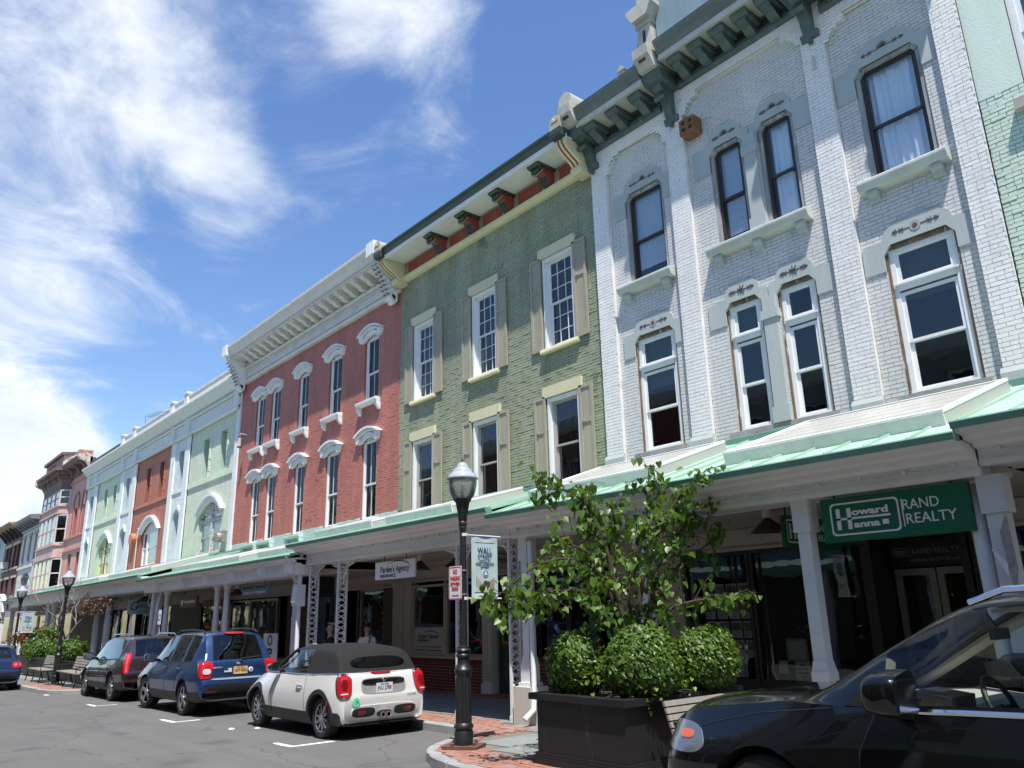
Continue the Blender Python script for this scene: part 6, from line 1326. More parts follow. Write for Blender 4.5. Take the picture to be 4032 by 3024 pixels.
def mirror(parent, x, y, z, sgn, m, sc=1):
    q = MB(); w = .2 * sc; sp = lambda c, e: math.copysign(abs(c) ** e, c)
    def f(u, v):
        a, b = u * 2 * math.pi, (v - .5) * math.pi; X = sp(math.cos(b), .5) * sp(math.cos(a), .7); Y = sp(math.sin(b), .5); Z = sp(math.cos(b), .5) * sp(math.sin(a), .5)
        return (x + max(X * .13 * sc, -.035 * sc), y + sgn * (.02 + w / 2 + Y * w / 2), z + Z * .09 * sc * (1 - .18 * Y))
    q.grid(f, 24, 14, True); o = q.build('door_mirror', m, smooth=60); o.parent = parent
    g_ = MB(); g_.box(x - .042 * sc, x - .036 * sc, y + sgn * .04, y + sgn * (w - .01), z - .06 * sc, z + .06 * sc); g = g_.build('mirror_glass', CHROME); g.parent = o
    a = MB(); a.prism([(x - .02, z - .03), (x + .05, z - .03), (x + .06, z - .09), (x, z - .09)], 'y', min(y - sgn * .1, y + sgn * .1), max(y - sgn * .1, y + sgn * .1)); a = a.build('mirror_arm', PLAS); a.parent = o
def emblem_text(parent, s, loc, h, m, w=None):
    """lettering on the tail (faces -x, read from behind)"""
    cu_ = bpy.data.curves.new('lettering', 'FONT'); cu_.body = s; cu_.align_x = 'CENTER'; cu_.align_y = 'CENTER'; cu_.size = h * 1.42; cu_.extrude = .002; cu_.resolution_u = 2; o = bpy.data.objects.new('t', cu_); COL.objects.link(o)
    me = evaluated(o); xs = [v.co.x for v in me.vertices]; sx = w / (max(xs) - min(xs)) if w else 1
    me.transform(Matrix.Translation(loc) @ Matrix.Rotation(R(-90), 4, 'Z') @ Matrix.Rotation(R(90), 4, 'X') @ Matrix.Diagonal((sx, 1, 1, 1))); me.materials.clear(); me.materials.append(m); o = obj('lettering', me); o.parent = parent
def plate(parent, bvh, y, z, s, bg, ink, small=None):
    hit = bvh.ray_cast(Vector((-4, y, z)), Vector((1, 0, 0)))[0]; x = hit.x - .02 if hit else -.7
    m = MB(); m.box(x - .004, x + .004, y - .152, y + .152, z - .076, z + .076); o = m.build('number_plate', bg); o.parent = parent
    m = MB(); m.box(x + .004, x + .06, y - .1, y + .1, z - .05, z + .05); k = m.build('plate_holder', PLAS); k.parent = o
    emblem_text(o, s, (x - .006, y, z - .004), .06, ink, .26)
    if small: emblem_text(o, small, (x - .006, y, z + .055), .018, ink, .16)
    return x
def car(name, label, loc, rz, st, zone, paint, axles, r_arch, r_tyre, track, tw, cut_w, spokes, style, extra_mats=(), nsub=3, group='cars parked along the kerb', steer=0, glassm=None):
    root = thing(name, label, 'car', loc, group, rz, world=False)
    mats = [paint, PLAS, glassm or CARGL] + list(extra_mats)
    me = car_body(st, zone, nsub).mesh('body', mats)
    cut = MB(); cut.cur = 1
    for ax in axles:
        for sg in (1, -1): cut.lathe([(r_arch, sg * (track + .25)), (r_arch, sg * (track - cut_w))][::sg], (ax, 0, r_tyre), 28, 'y')
    cut.m = [1] * len(cut.f)
    bv = BVHTree.FromPolygons([v.co for v in me.vertices], [list(p.vertices) for p in me.polygons])
    me = boolean_cut(me, cut, mats)
    body = split_mat(me, 0, 'body', paint, root, 38); tr_ = split_mat(me, 1, 'underbody_trim', PLAS, root)
    ax0, ax1 = axles
    for sg in (1, -1):
        for i, ax in enumerate(axles): wheel(root, ax, sg * (track - tw * .5), r_tyre, tw, spokes, style, sg, steer if i else 0)
    return root, me, bv, body
# --- silver convertible
SILV = carpaint('silver_paint', (.70, .70, .685), .2, .3); CLOTH = mat('soft_top_cloth', (.005, .005, .0055), .85, var=.15, scale=5, bump=.3, bscale=200)
ST = [(-.55, .22, .24, .245, .25, .62, .67, .65, .6), (-.61, .215, .38, .39, .40, .66, .70, .69, .63), (-.63, .22, .58, .59, .60, .68, .73, .72, .66), (-.605, .21, .68, .69, .70, .70, .76, .745, .68), (-.575, .20, .80, .81, .82, .72, .78, .76, .69),
      (-.53, .20, .945, .95, .96, .74, .80, .755, .70), (-.46, .20, .965, .98, .995, .77, .82, .76, .70), (-.32, .19, .965, 1.16, 1.21, .80, .845, .775, .67), (-.12, .18, .955, 1.29, 1.36, .81, .86, .79, .645), (.35, .17, .945, 1.325, 1.40, .81, .86, .795, .635), (.62, .17, .94, 1.335, 1.412, .81, .86, .795, .63), (.9, .17, .935, 1.335, 1.415, .81, .86, .79, .62), (1.2, .17, .93, 1.32, 1.40, .81, .86, .785, .61), (1.42, .17, .93, 1.27, 1.365, .81, .86, .78, .58), (1.72, .17, .935, 1.08, 1.18, .81, .86, .77, .65), (1.98, .17, .94, .955, 1.0, .81, .86, .745, .66), (2.3, .17, .915, .94, .975, .81, .86, .71, .62), (2.7, .18, .85, .885, .92, .80, .855, .66, .56), (3.0, .19, .75, .79, .82, .75, .81, .62, .5), (3.15, .21, .63, .67, .70, .67, .73, .58, .45), (3.21, .24, .46, .48, .5, .58, .64, .52, .4), (3.15, .27, .32, .33, .34, .5, .55, .45, .35)]
def zmini(i, sg, x):
    if sg in (0, 1): return 1
    if sg == 2 and 4 < i < 18: return 1
    if 10.0 < i < 14.3 and sg == 6: return 2 if i < 13.6 else 2
    if 13 < i < 15 and sg in (7, 8): return 2
    if sg == 5 and 6 < i < 14.9: return 1
    if 6 < i < 13.0 and sg in (5, 6, 7, 8): return 3
    return 0
root, me, bv, body = car('convertible_car', 'silver convertible with black cloth roof parked nearest the lamp post', (-12.38, 7.1, gz(-12.38)), math.pi, ST, zmini, SILV, (0, 2.495), .365, .312, .80, .20, .30, 10, 'petal', (CLOTH,))
rt = split_mat(me, 3, 'soft_top', CLOTH, root); split_mat(me, 2, 'windscreen', CLEARGL, root, pred=lambda c: c.x > 1.42 and abs(c.y) < .6); 
for sg in (1, -1): split_mat(me, 2, 'side_window', CLEARGL, root, pred=lambda c: (c.x <= 1.42 or abs(c.y) >= .6) and c.y * sg > 0)
# wheel-arch cladding, sill, lights, tail details
for ax in (0, 2.495):
    for sg in (1, -1):
        m = MB(); A = []
        for k in range(19):
            a = math.pi * (k / 18 * 1.12 - .06); rr0, rr1 = .365, .435; P = []
            for rr in (rr0, rr1):
                px, pz = ax + rr * math.cos(a), .312 + rr * math.sin(a); h = bv.ray_cast(Vector((px, sg * 2, pz)), Vector((0, -sg, 0)))[0]; P.append(Vector((px, (abs(h.y) if h else .82) * sg + sg * .012, pz)))
            A.append(P)
        for a, b in zip(A, A[1:]): m.add([a[0], b[0], b[1], a[1], a[0] - Vector((0, sg * .05, 0)), b[0] - Vector((0, sg * .05, 0)), b[1] - Vector((0, sg * .02, 0)), a[1] - Vector((0, sg * .02, 0))], [(0, 1, 2, 3), (4, 5, 1, 0), (3, 2, 6, 7)])
        o = m.build('arch_cladding', PLAS, smooth=40); o.parent = root
Y_, Z_ = (0, -1, 0), (0, 0, 1)
for sg in (1, -1):
    k = sg
    U = (.35 * (1 if k < 0 else -1), -.94, 0); T = decal(bv, (-.50, k * .68, .80), U, Z_, .25, .36, 'tail_light', CHROME, root, .012, 3.2, thick=.03)
    decal(bv, (-.50, k * .68, .80), U, (0, 0, 1), .215, .325, 'tail_lens', TLR, T or root, .024, 3.2, thick=.03); decal(bv, (-.50, k * .68, .82), U, (0, 0, 1), .12, .16, 'tail_lamp_inner', TLR2, T or root, .028, 2.2, thick=.006); decal(bv, (-.50, k * .68, .69), U, (0, 0, 1), .12, .02, 'reverse_lamp', TLW, T or root, .03, 3, nu=6, nv=3, thick=.006)
decal(bv, (-.55, 0, .78), Y_, Z_, .82, .24, 'plate_recess', mat('silver_recess', (.36, .36, .35), .35, .4), root, .004, 5, nu=14); decal(bv, (-.55, 0, .845), Y_, Z_, .78, .085, 'tailgate_trim', mat('gloss_black', (.008, .008, .009), .08, coat=1), root, .016, 3.5, nu=14)
decal(bv, (-.6, 0, .395), Y_, Z_, 1.18, .21, 'bumper_insert_frame', mat('bright_silver', (.7, .7, .69), .25, .5), root, .014, 4, nu=16); decal(bv, (-.6, .38, .40), Y_, Z_, .40, .14, 'bumper_insert', PLAS, root, .022, 3.5); decal(bv, (-.6, -.38, .40), Y_, Z_, .40, .14, 'bumper_insert', PLAS, root, .022, 3.5); decal(bv, (-.6, 0, .36), Y_, Z_, .26, .10, 'exhaust_surround', PLAS, root, .02, 3)
for y in (.42, -.42): decal(bv, (-.6, y, .40), Y_, Z_, .15, .07, 'rear_fog_lamp', TLR2, root, .03, 3)
for y in (-.05, .05):
    m = MB(); m.lathe([(.042, -.68), (.045, -.655), (.045, -.5), (.034, -.5), (.034, -.68)], (0, y, .345), 16, 'x'); o = m.build('exhaust_pipe', CHROME, smooth=40); o.parent = root
decal(bv, (-.4, 0, 1.15), Y_, Vector((.5, 0, .86)), 1.0, .2, 'rear_window', CARGL, root, .01, 3.0, nu=14, taper=-.05); decal(bv, (-.5, .02, .975), Y_, Z_, .36, .022, 'brake_light', TLR, root, .02, 4, nu=10, nv=3)
px = plate(root, bv, 0, .745, 'JNU 2789', mat('plate_white', (.62, .63, .64), .4), INK, 'NEW YORK')
hit = bv.ray_cast(Vector((-4, 0, .86)), Vector((1, 0, 0)))[0]; ex = hit.x - .03
m = MB(); m.lathe([(.0, -.006), (.03, -.004), (.03, .006)], (ex, 0, .862), 14, 'x')
for sg in (1, -1):
    for k in range(3): m.bar((ex, sg * .03, .85 + k * .012), (ex, sg * (.085 - .012 * k * (1 - k % 2)), .852 + k * .016), .012, .006)
o = m.build('winged_emblem', CHROME); o.parent = root
emblem_text(root, 'COOPER S', (bv.ray_cast(Vector((-4, -.52, .63)), Vector((1, 0, 0)))[0].x - .012, -.52, .63), .045, CHROME, .2)
m = MB(); hx = bv.ray_cast(Vector((-4, .52, .56)), Vector((1, 0, 0)))[0].x - .012; m.lathe([(.0, -.002), (.068, -.002), (.068, .004)], (hx, .52, .56), 20, 'x'); s_ = m.build('round_sticker', mat('mint_sticker', (.15, .62, .38), .5)); s_.parent = root; m = MB(); m.bar((hx - .004, .53, .53), (hx - .004, .515, .59), .014, .003); m.bar((hx - .004, .515, .59), (hx - .004, .48, .545), .012, .003); o = m.build('sticker_mark', mat('sticker_dark', (.03, .25, .16), .5)); o.parent = s_
for sg in (1, -1):
    seam(bv, [(.55, .95), (.52, .6), (.5, .3)], 'door_seam', root, 'y', sg); seam(bv, [(1.78, .93), (1.82, .6), (1.8, .3)], 'door_seam', root, 'y', sg)
    m = MB(); yy = abs(bv.ray_cast(Vector((.75, sg * 2, .76)), Vector((0, -sg, 0)))[0].y) * sg; m.tube([(.62, yy + sg * .005, .76), (.66, yy + sg * .03, .765), (.8, yy + sg * .03, .765), (.84, yy + sg * .005, .76)], .014, 8); o = m.build('door_handle', CHROME, smooth=40); o.parent = root
    decal(bv, (2.12, 0, .80), (sg, 0, 0), Z_, .1, .05, 'side_scuttle', CHROME, root, .006, 3, nu=6, nv=4, skew=.3) if sg > 0 else None
    decal(bv, (-.28, 0, .5), (sg, 0, 0), Z_, .035, .2, 'side_marker', TLR2, root, .014, 3, nu=4, nv=6, skew=.4)
m = MB(); 
for sg in (1, -1):
    P = [Vector((x, sg * w, z)) for x, w, z in ((-.47, .752, .985), (-.2, .775, .98), (.3, .795, .955), (.9, .792, .945), (1.6, .775, .945))]; m.tube(P, .009, 6)
m.tube([(-.475, .752, .985), (-.5, .6, .99), (-.52, .3, .992), (-.525, 0, .992), (-.52, -.3, .992), (-.5, -.6, .99), (-.475, -.752, .985)], .009, 6); o = m.build('chrome_strip', CHROME, smooth=40); o.parent = root
m = MB()
for sg in (1, -1): m.tube([(1.98, sg * .74, .95), (1.72, sg * .70, 1.1), (1.42, sg * .62, 1.285), (1.36, sg * .58, 1.33)], .028, 8)
m.tube([(1.4, -.6, 1.3), (1.41, -.3, 1.36), (1.415, 0, 1.372), (1.41, .3, 1.36), (1.4, .6, 1.3)], .03, 8); o = m.build('windscreen_frame', PLAS, smooth=40); o.parent = root
for sg in (1, -1): mirror(root, 1.62, sg * .80, 1.02, sg, CHROME, 1.0)
seats(root, (.75, .1), 1.2); steering(root, 1.35, .36, .95)
m = MB(); m.prism([(1.45, .6), (2.0, .6), (2.0, .95), (1.7, .95), (1.5, .85)], 'y', -.68, .68); m.box(-.4, 1.9, -.68, .68, .3, .36); o = m.build('dashboard', CARIN); o.parent = root
# --- blue estate-like SUV
def generic_zone(bl, ws, rw, pill, smax, low=3.0):
    """bl: x range of side glass, ws / rw: station ranges of windscreen / rear window, pill: pillar x ranges"""
    def z(i, sg, x):
        if sg in (0, 1): return 1
        if sg == 2 and 3.2 < i < smax: return 1
        if sg == 6 and bl[0] < x < bl[1] and not any(a < x < b for a, b in pill): return 2
        if ws[0] < i < ws[1] and sg in (7, 8): return 2
        if rw and rw[0] < i < rw[1] and sg in (8,): return 2
        if sg == 5 and bl[0] - .1 < x < bl[1] + .05: return 1
        return 0
    return z
def finish_glass(root, me, gm, xw, xr):
    split_mat(me, 2, 'windscreen', gm, root, pred=lambda c: c.x > xw and abs(c.y) < .62); split_mat(me, 2, 'rear_window', gm, root, pred=lambda c: c.x < xr)
    for sg in (1, -1): split_mat(me, 2, 'side_window', gm, root, pred=lambda c: c.x >= xr and (c.x <= xw or abs(c.y) >= .62) and c.y * sg > 0)
def handles(root, bv, xs, z, m):
    for x in xs:
        for sg in (1, -1):
            h = bv.ray_cast(Vector((x, sg * 2, z)), Vector((0, -sg, 0)))[0]
            if h: q = MB(); q.tube([(x - .1, h.y + sg * .004, z), (x - .07, h.y + sg * .032, z + .005), (x + .08, h.y + sg * .032, z + .005), (x + .11, h.y + sg * .004, z)], .015, 8); o = q.build('door_handle', m, smooth=40); o.parent = root
def flank_seams(root, bv, lines):
    for L in lines:
        for sg in (1, -1): seam(bv, L, 'door_seam', root, 'y', sg)
def roofrails(root, x0, x1, y, z, m):
    for sg in (1, -1): q = MB(); q.tube([(x0, sg * y, z - .05), (x0 + .15, sg * y, z + .015), ((x0 + x1) / 2, sg * y, z + .03), (x1 - .2, sg * y, z + .01), (x1, sg * y, z - .06)], .02, 8); o = q.build('roof_rail', m, smooth=40); o.parent = root
def wiper(root, bv, y0, y1, z0, z1):
    P = []
    for k in range(6):
        t = k / 5; h = bv.ray_cast(Vector((-4, y0 + (y1 - y0) * t, z0 + (z1 - z0) * t)), Vector((1, 0, 0)))[0]
        if h: P.append(h + Vector((-.025, 0, 0)))
    if len(P) > 1: q = MB(); q.tube(P, [.022] + [.012] * (len(P) - 1), 6); o = q.build('rear_wiper', PLAS); o.parent = root
def tx(bv, y, z, o=.012): 
    h = bv.ray_cast(Vector((-4, y, z)), Vector((1, 0, 0)))[0]; return (h.x if h else -.9) - o
BLUE = carpaint('blue_metallic', (.010, .038, .12), .35, .3)
ST = [(-.80, .36, .40, .41, .42, .66, .70, .68, .6), (-.92, .34, .50, .51, .52, .72, .76, .74, .66), (-.95, .32, .66, .67, .68, .74, .80, .78, .70), (-.91, .31, .76, .77, .78, .75, .82, .80, .72), (-.89, .30, .92, .93, .94, .77, .84, .80, .72), (-.86, .30, 1.05, 1.06, 1.07, .79, .85, .79, .71), (-.82, .29, 1.09, 1.10, 1.12, .80, .86, .78, .70), (-.66, .28, 1.08, 1.34, 1.37, .82, .875, .80, .66), (-.48, .27, 1.07, 1.53, 1.60, .83, .885, .81, .62), (-.36, .26, 1.065, 1.58, 1.675, .84, .89, .82, .61), (.1, .25, 1.05, 1.62, 1.70, .85, .895, .83, .61), (.6, .24, 1.04, 1.63, 1.705, .85, .897, .835, .61), (1.1, .24, 1.03, 1.625, 1.70, .85, .897, .835, .61), (1.5, .24, 1.02, 1.60, 1.68, .85, .897, .835, .61), (1.8, .24, 1.015, 1.53, 1.61, .85, .897, .83, .63), (2.2, .24, 1.01, 1.27, 1.36, .85, .897, .82, .68), (2.55, .24, 1.01, 1.06, 1.12, .85, .895, .80, .72), (2.8, .25, .99, 1.03, 1.07, .85, .89, .77, .68), (3.2, .26, .92, .97, 1.01, .84, .88, .72, .62), (3.45, .28, .82, .86, .9, .78, .83, .68, .58), (3.58, .3, .66, .68, .7, .7, .75, .62, .5), (3.63, .32, .5, .51, .52, .62, .66, .55, .45), (3.55, .34, .38, .385, .39, .55, .6, .5, .4)]
root, me, bv, body = car('suv_car', 'metallic blue SUV parked between the silver convertible and the dark brown SUV', (-18.33, 6.92, gz(-18.33)), math.pi, ST, generic_zone((-.28, 2.3), (14.2, 16), (6.1, 8.2), ((.28, .38), (1.08, 1.2)), 18), BLUE, (0, 2.64), .40, .345, .855, .225, .3, 5, 'fat', nsub=4, steer=R(14))
finish_glass(root, me, CARGL, 1.75, -.4)
for sg in (1, -1):
    U = (.3 * -sg, -.95, 0); T = decal(bv, (-.82, sg * .70, .93), U, Z_, .29, .34, 'tail_light', TLR, root, .014, 3.5, thick=.03, taper=.12); decal(bv, (-.82, sg * .67, .90), U, Z_, .16, .11, 'reverse_lamp', TLW, T, .024, 3, nu=6, nv=4, thick=.01)
    decal(bv, (-.9, sg * .58, .50), Y_, Z_, .26, .05, 'bumper_reflector', TLR2, root, .02, 4, nu=6, nv=3); mirror(root, 2.05, sg * .86, 1.13, sg, BLUE, 1.15)
decal(bv, (-.92, 0, .52), Y_, Z_, 1.3, .24, 'lower_bumper', PLAS, root, .008, 6, nu=14); decal(bv, (-.93, 0, .745), Y_, Z_, 1.2, .035, 'bumper_step', mat('grey_step', (.2, .21, .22), .5), root, .012, 6, nu=12, nv=3); decal(bv, (-.9, -.02, .92), Y_, Z_, .56, .2, 'plate_recess', mat('blue_dark_recess', (.006, .02, .07), .4), root, .003, 5); decal(bv, (-.45, 0, 1.655), Y_, Z_, .42, .04, 'brake_light', TLR, root, .03, 4, nu=8, nv=3)
plate(root, bv, -.02, .9, 'GXF 8456', mat('plate_gold', (.62, .42, .16), .4), INK, 'NEW YORK')
m = MB(); m.box(tx(bv, .24, .9, .02), tx(bv, .24, .9, .012), .17, .33, .87, .95); o = m.build('flag_sticker', mat('sticker_white', (.6, .6, .62), .5)); o.parent = root; m = MB(); m.box(tx(bv, .28, .9, .024), tx(bv, .28, .9, .016), .25, .33, .91, .95); m.build('sticker_canton', INK).parent = o
m = MB(); m.lathe([(.0, -.01), (.05, -.008), (.055, .01)], (tx(bv, -.25, .9), -.25, .9), 6, 'x'); o = m.build('route_sticker', SIGNW); o.parent = root; emblem_text(o, '27', (tx(bv, -.25, .9, .026), -.25, .9), .04, INK)
m = MB(); m.lathe([(.0, -.012), (.065, -.01), (.07, .01)], (tx(bv, 0, 1.055), 0, 1.05), 18, 'x', sc=(1, .55)); o = m.build('oval_emblem', CHROME); o.parent = root
emblem_text(root, 'SUBARU', (tx(bv, .5, .97), .5, .97), .035, CHROME, .26); emblem_text(root, 'FORESTER', (tx(bv, -.47, .98), -.47, .98), .03, CHROME, .26); emblem_text(root, 'AWD', (tx(bv, -.52, .93), -.52, .93), .025, CHROME, .12)
wiper(root, bv, -.05, -.5, 1.13, 1.16); roofrails(root, -.3, 1.5, .58, 1.70, PLAS); handles(root, bv, (.3, 1.25), .93, BLUE); flank_seams(root, bv, ([(.42, 1.05), (.45, .8), (.5, .5)], [(1.2, 1.03), (1.2, .3)], [(2.3, 1.0), (2.25, .6), (2.2, .3)]))
seats(root, (1.3, .4), 1.35); steering(root, 1.95, .37, 1.05)
m = MB(); m.prism([(2.0, .6), (2.6, .6), (2.6, 1.0), (2.2, 1.02)], 'y', -.74, .74); m.box(-.75, 2.4, -.72, .72, .4, .5); o = m.build('dashboard', CARIN); o.parent = root
# --- dark brown SUV
BRW = carpaint('dark_brown_metallic', (.03, .018, .02), .25, .28)
ST = [(-.84, .36, .40, .41, .42, .68, .72, .70, .6), (-.97, .34, .52, .53, .54, .74, .80, .78, .68), (-1.0, .32, .68, .69, .70, .77, .84, .82, .72), (-.96, .31, .78, .79, .80, .79, .86, .84, .75), (-.93, .30, .95, .96, .97, .81, .88, .85, .76), (-.90, .30, 1.07, 1.08, 1.09, .83, .895, .84, .75), (-.84, .29, 1.10, 1.12, 1.14, .84, .90, .83, .74), (-.66, .28, 1.09, 1.30, 1.34, .86, .92, .84, .69), (-.46, .27, 1.07, 1.46, 1.54, .88, .935, .85, .65), (-.34, .26, 1.06, 1.52, 1.62, .89, .945, .86, .64), (.1, .25, 1.04, 1.57, 1.655, .90, .95, .87, .64), (.6, .24, 1.02, 1.585, 1.665, .90, .955, .875, .64), (1.1, .24, 1.0, 1.58, 1.66, .90, .955, .875, .64), (1.5, .24, .99, 1.54, 1.63, .90, .955, .875, .65), (1.8, .24, .985, 1.46, 1.54, .90, .955, .87, .67), (2.25, .24, .98, 1.22, 1.30, .90, .955, .86, .72), (2.65, .24, .98, 1.03, 1.08, .90, .95, .83, .74), (3.0, .25, .95, 1.0, 1.04, .89, .945, .78, .7), (3.4, .26, .88, .93, .96, .87, .92, .74, .64), (3.65, .28, .78, .82, .85, .8, .86, .7, .6), (3.78, .3, .64, .66, .68, .72, .78, .64, .5), (3.82, .32, .48, .49, .5, .62, .68, .55, .45), (3.74, .34, .38, .385, .39, .55, .6, .5, .4)]
root, me, bv, body = car('suv_car', 'dark brown SUV with tall red tail lights parked ahead of the blue one', (-24.15, 6.98, gz(-24.15)), math.pi, ST, generic_zone((-.2, 2.4), (14.2, 16), (6.1, 8.2), ((.34, .4), (1.1, 1.2)), 18), BRW, (0, 2.807), .415, .36, .905, .235, .3, 7, 'split', nsub=4)
finish_glass(root, me, CARGL, 1.8, -.35)
for sg in (1, -1):
    U = (.4 * -sg, -.92, 0); T = decal(bv, (-.84, sg * .76, .97), U, Z_, .17, .50, 'tail_light', TLR, root, .018, 4, thick=.03, taper=.15); decal(bv, (-.84, sg * .75, .97), U, Z_, .05, .44, 'tail_light_core', mat('tail_pink', (.6, .08, .09), .15, coat=1), T, .026, 4, nu=4, thick=.008)
    mirror(root, 2.05, sg * .92, 1.10, sg, BRW, 1.2); decal(bv, (-.95, sg * .62, .55), Y_, Z_, .22, .04, 'bumper_reflector', TLR2, root, .02, 4, nu=6, nv=3)
    m = MB(); m.lathe([(.05, -1.0), (.055, -.98), (.055, -.8), (.04, -.8), (.04, -1.0)], (0, sg * .55, .40), 14, 'x', sc=(1.5, 1)); o = m.build('exhaust_pipe', CHROME); o.parent = root
decal(bv, (-.95, 0, .5), Y_, Z_, 1.3, .2, 'lower_bumper', PLAS, root, .008, 6, nu=14); decal(bv, (-.95, 0, .99), Y_, Z_, .5, .045, 'chrome_bar', CHROME, root, .02, 6, nu=10, nv=3)
m = MB(); m.prism([(-.06, .98), (.06, .98), (.09, 1.05), (0, 1.07), (-.09, 1.05)], 'x', tx(bv, 0, 1.02, .03), tx(bv, 0, 1.02, .01)); o = m.build('crest_emblem', mat('crest', (.45, .35, .25), .3, .6)); o.parent = root
emblem_text(root, 'SRX', (tx(bv, .5, .82), .5, .82), .035, CHROME, .14); wiper(root, bv, -.02, -.45, 1.15, 1.17); roofrails(root, -.3, 1.5, .6, 1.665, CHROME); handles(root, bv, (.35, 1.3), .9, CHROME)
flank_seams(root, bv, ([(.4, 1.05), (.42, .8), (.5, .5)], [(1.2, 1.0), (1.2, .3)], [(2.35, .97), (2.3, .6), (2.3, .3)])); seats(root, (1.3, .4), 1.3)
m = MB(); m.prism([(-.1, 1.66), (.15, 1.66), (-.05, 1.75)], 'y', -.03, .03); o = m.build('roof_antenna', PLAS); o.parent = root; m = MB(); m.box(-.75, 2.6, -.75, .75, .4, .5); m.prism([(2.0, .6), (2.6, .6), (2.6, 1.0), (2.2, 1.0)], 'y', -.74, .74); o = m.build('dashboard', CARIN); o.parent = root
for sg in (1, -1): decal(bv, (2.55, 0, .72), (sg, 0, 0), Z_, .05, .22, 'fender_vent', CHROME, root, .008, 4, nu=4, nv=6)
# --- dark blue hatchback at the left edge
NAVY = carpaint('navy_paint', (.008, .018, .06), .4, .3)
ST = [(-.62, .30, .33, .34, .35, .62, .66, .64, .56), (-.73, .28, .44, .45, .46, .68, .73, .71, .62), (-.76, .26, .58, .59, .60, .71, .77, .75, .66), (-.72, .25, .68, .69, .70, .73, .79, .77, .68), (-.68, .24, .84, .85, .86, .75, .81, .78, .69), (-.64, .24, .95, .96, .97, .77, .825, .77, .68), (-.58, .23, .98, 1.0, 1.02, .78, .835, .76, .66), (-.42, .22, .97, 1.20, 1.24, .80, .85, .77, .61), (-.25, .21, .96, 1.34, 1.42, .81, .865, .78, .58), (.1, .2, .95, 1.385, 1.465, .82, .875, .79, .57), (.6, .19, .94, 1.395, 1.48, .82, .88, .80, .57), (1.1, .19, .93, 1.37, 1.45, .82, .88, .80, .58), (1.4, .19, .92, 1.28, 1.36, .82, .88, .79, .62), (1.9, .19, .92, 1.02, 1.1, .82, .88, .78, .66), (2.15, .19, .91, .94, .98, .82, .875, .75, .66), (2.7, .2, .84, .88, .91, .8, .86, .7, .6), (3.1, .22, .7, .73, .76, .72, .78, .62, .5), (3.3, .26, .5, .51, .52, .6, .66, .52, .42), (3.22, .29, .34, .345, .35, .5, .55, .45, .35)]
root, me, bv, body = car('hatchback_car', 'dark blue hatchback with round red tail lights at the left edge of the photo', (-33.3, 4.5, gz(-33.3)), math.pi, ST, generic_zone((-.15, 2.0), (12.2, 14), (6.1, 8.2), ((.25, .35), (1.0, 1.1)), 16), NAVY, (0, 2.575), .365, .315, .83, .2, .3, 5, 'fat', nsub=4, group='cars on the street')
finish_glass(root, me, CARGL, 1.35, -.2)
for sg in (1, -1):
    U = (.3 * -sg, -.95, 0); T = decal(bv, (-.62, sg * .68, .83), U, Z_, .34, .2, 'tail_light', TLR, root, .014, 3, thick=.03, taper=-.1)
    for d in (-.07, .08): decal(bv, (-.62, sg * (.68 + d), .83), U, Z_, .1, .1, 'round_lamp', mat('tail_bright', (.7, .12, .1), .15, coat=1), T, .026, 2, nu=8, thick=.01)
decal(bv, (-.7, 0, .38), Y_, Z_, 1.25, .2, 'lower_bumper', PLAS, root, .008, 6, nu=14); decal(bv, (-.7, 0, .6), Y_, Z_, 1.25, .03, 'bumper_strip', PLAS, root, .01, 6, nu=12, nv=3)
emblem_text(root, '2.5S', (tx(bv, -.5, .74), -.5, .74), .04, CHROME, .14); seats(root, (1.0, .2), 1.15); m = MB(); m.box(-.55, 1.9, -.7, .7, .35, .42); o = m.build('cabin_floor', CARIN); o.parent = root
m = MB(); m.prism([(-.45, 1.0), (-.1, 1.0), (-.1, 1.03), (-.42, 1.03)], 'y', -.6, .6); o = m.build('parcel_shelf', mat('hi_vis', (.5, .55, .05), .7)); o.parent = root
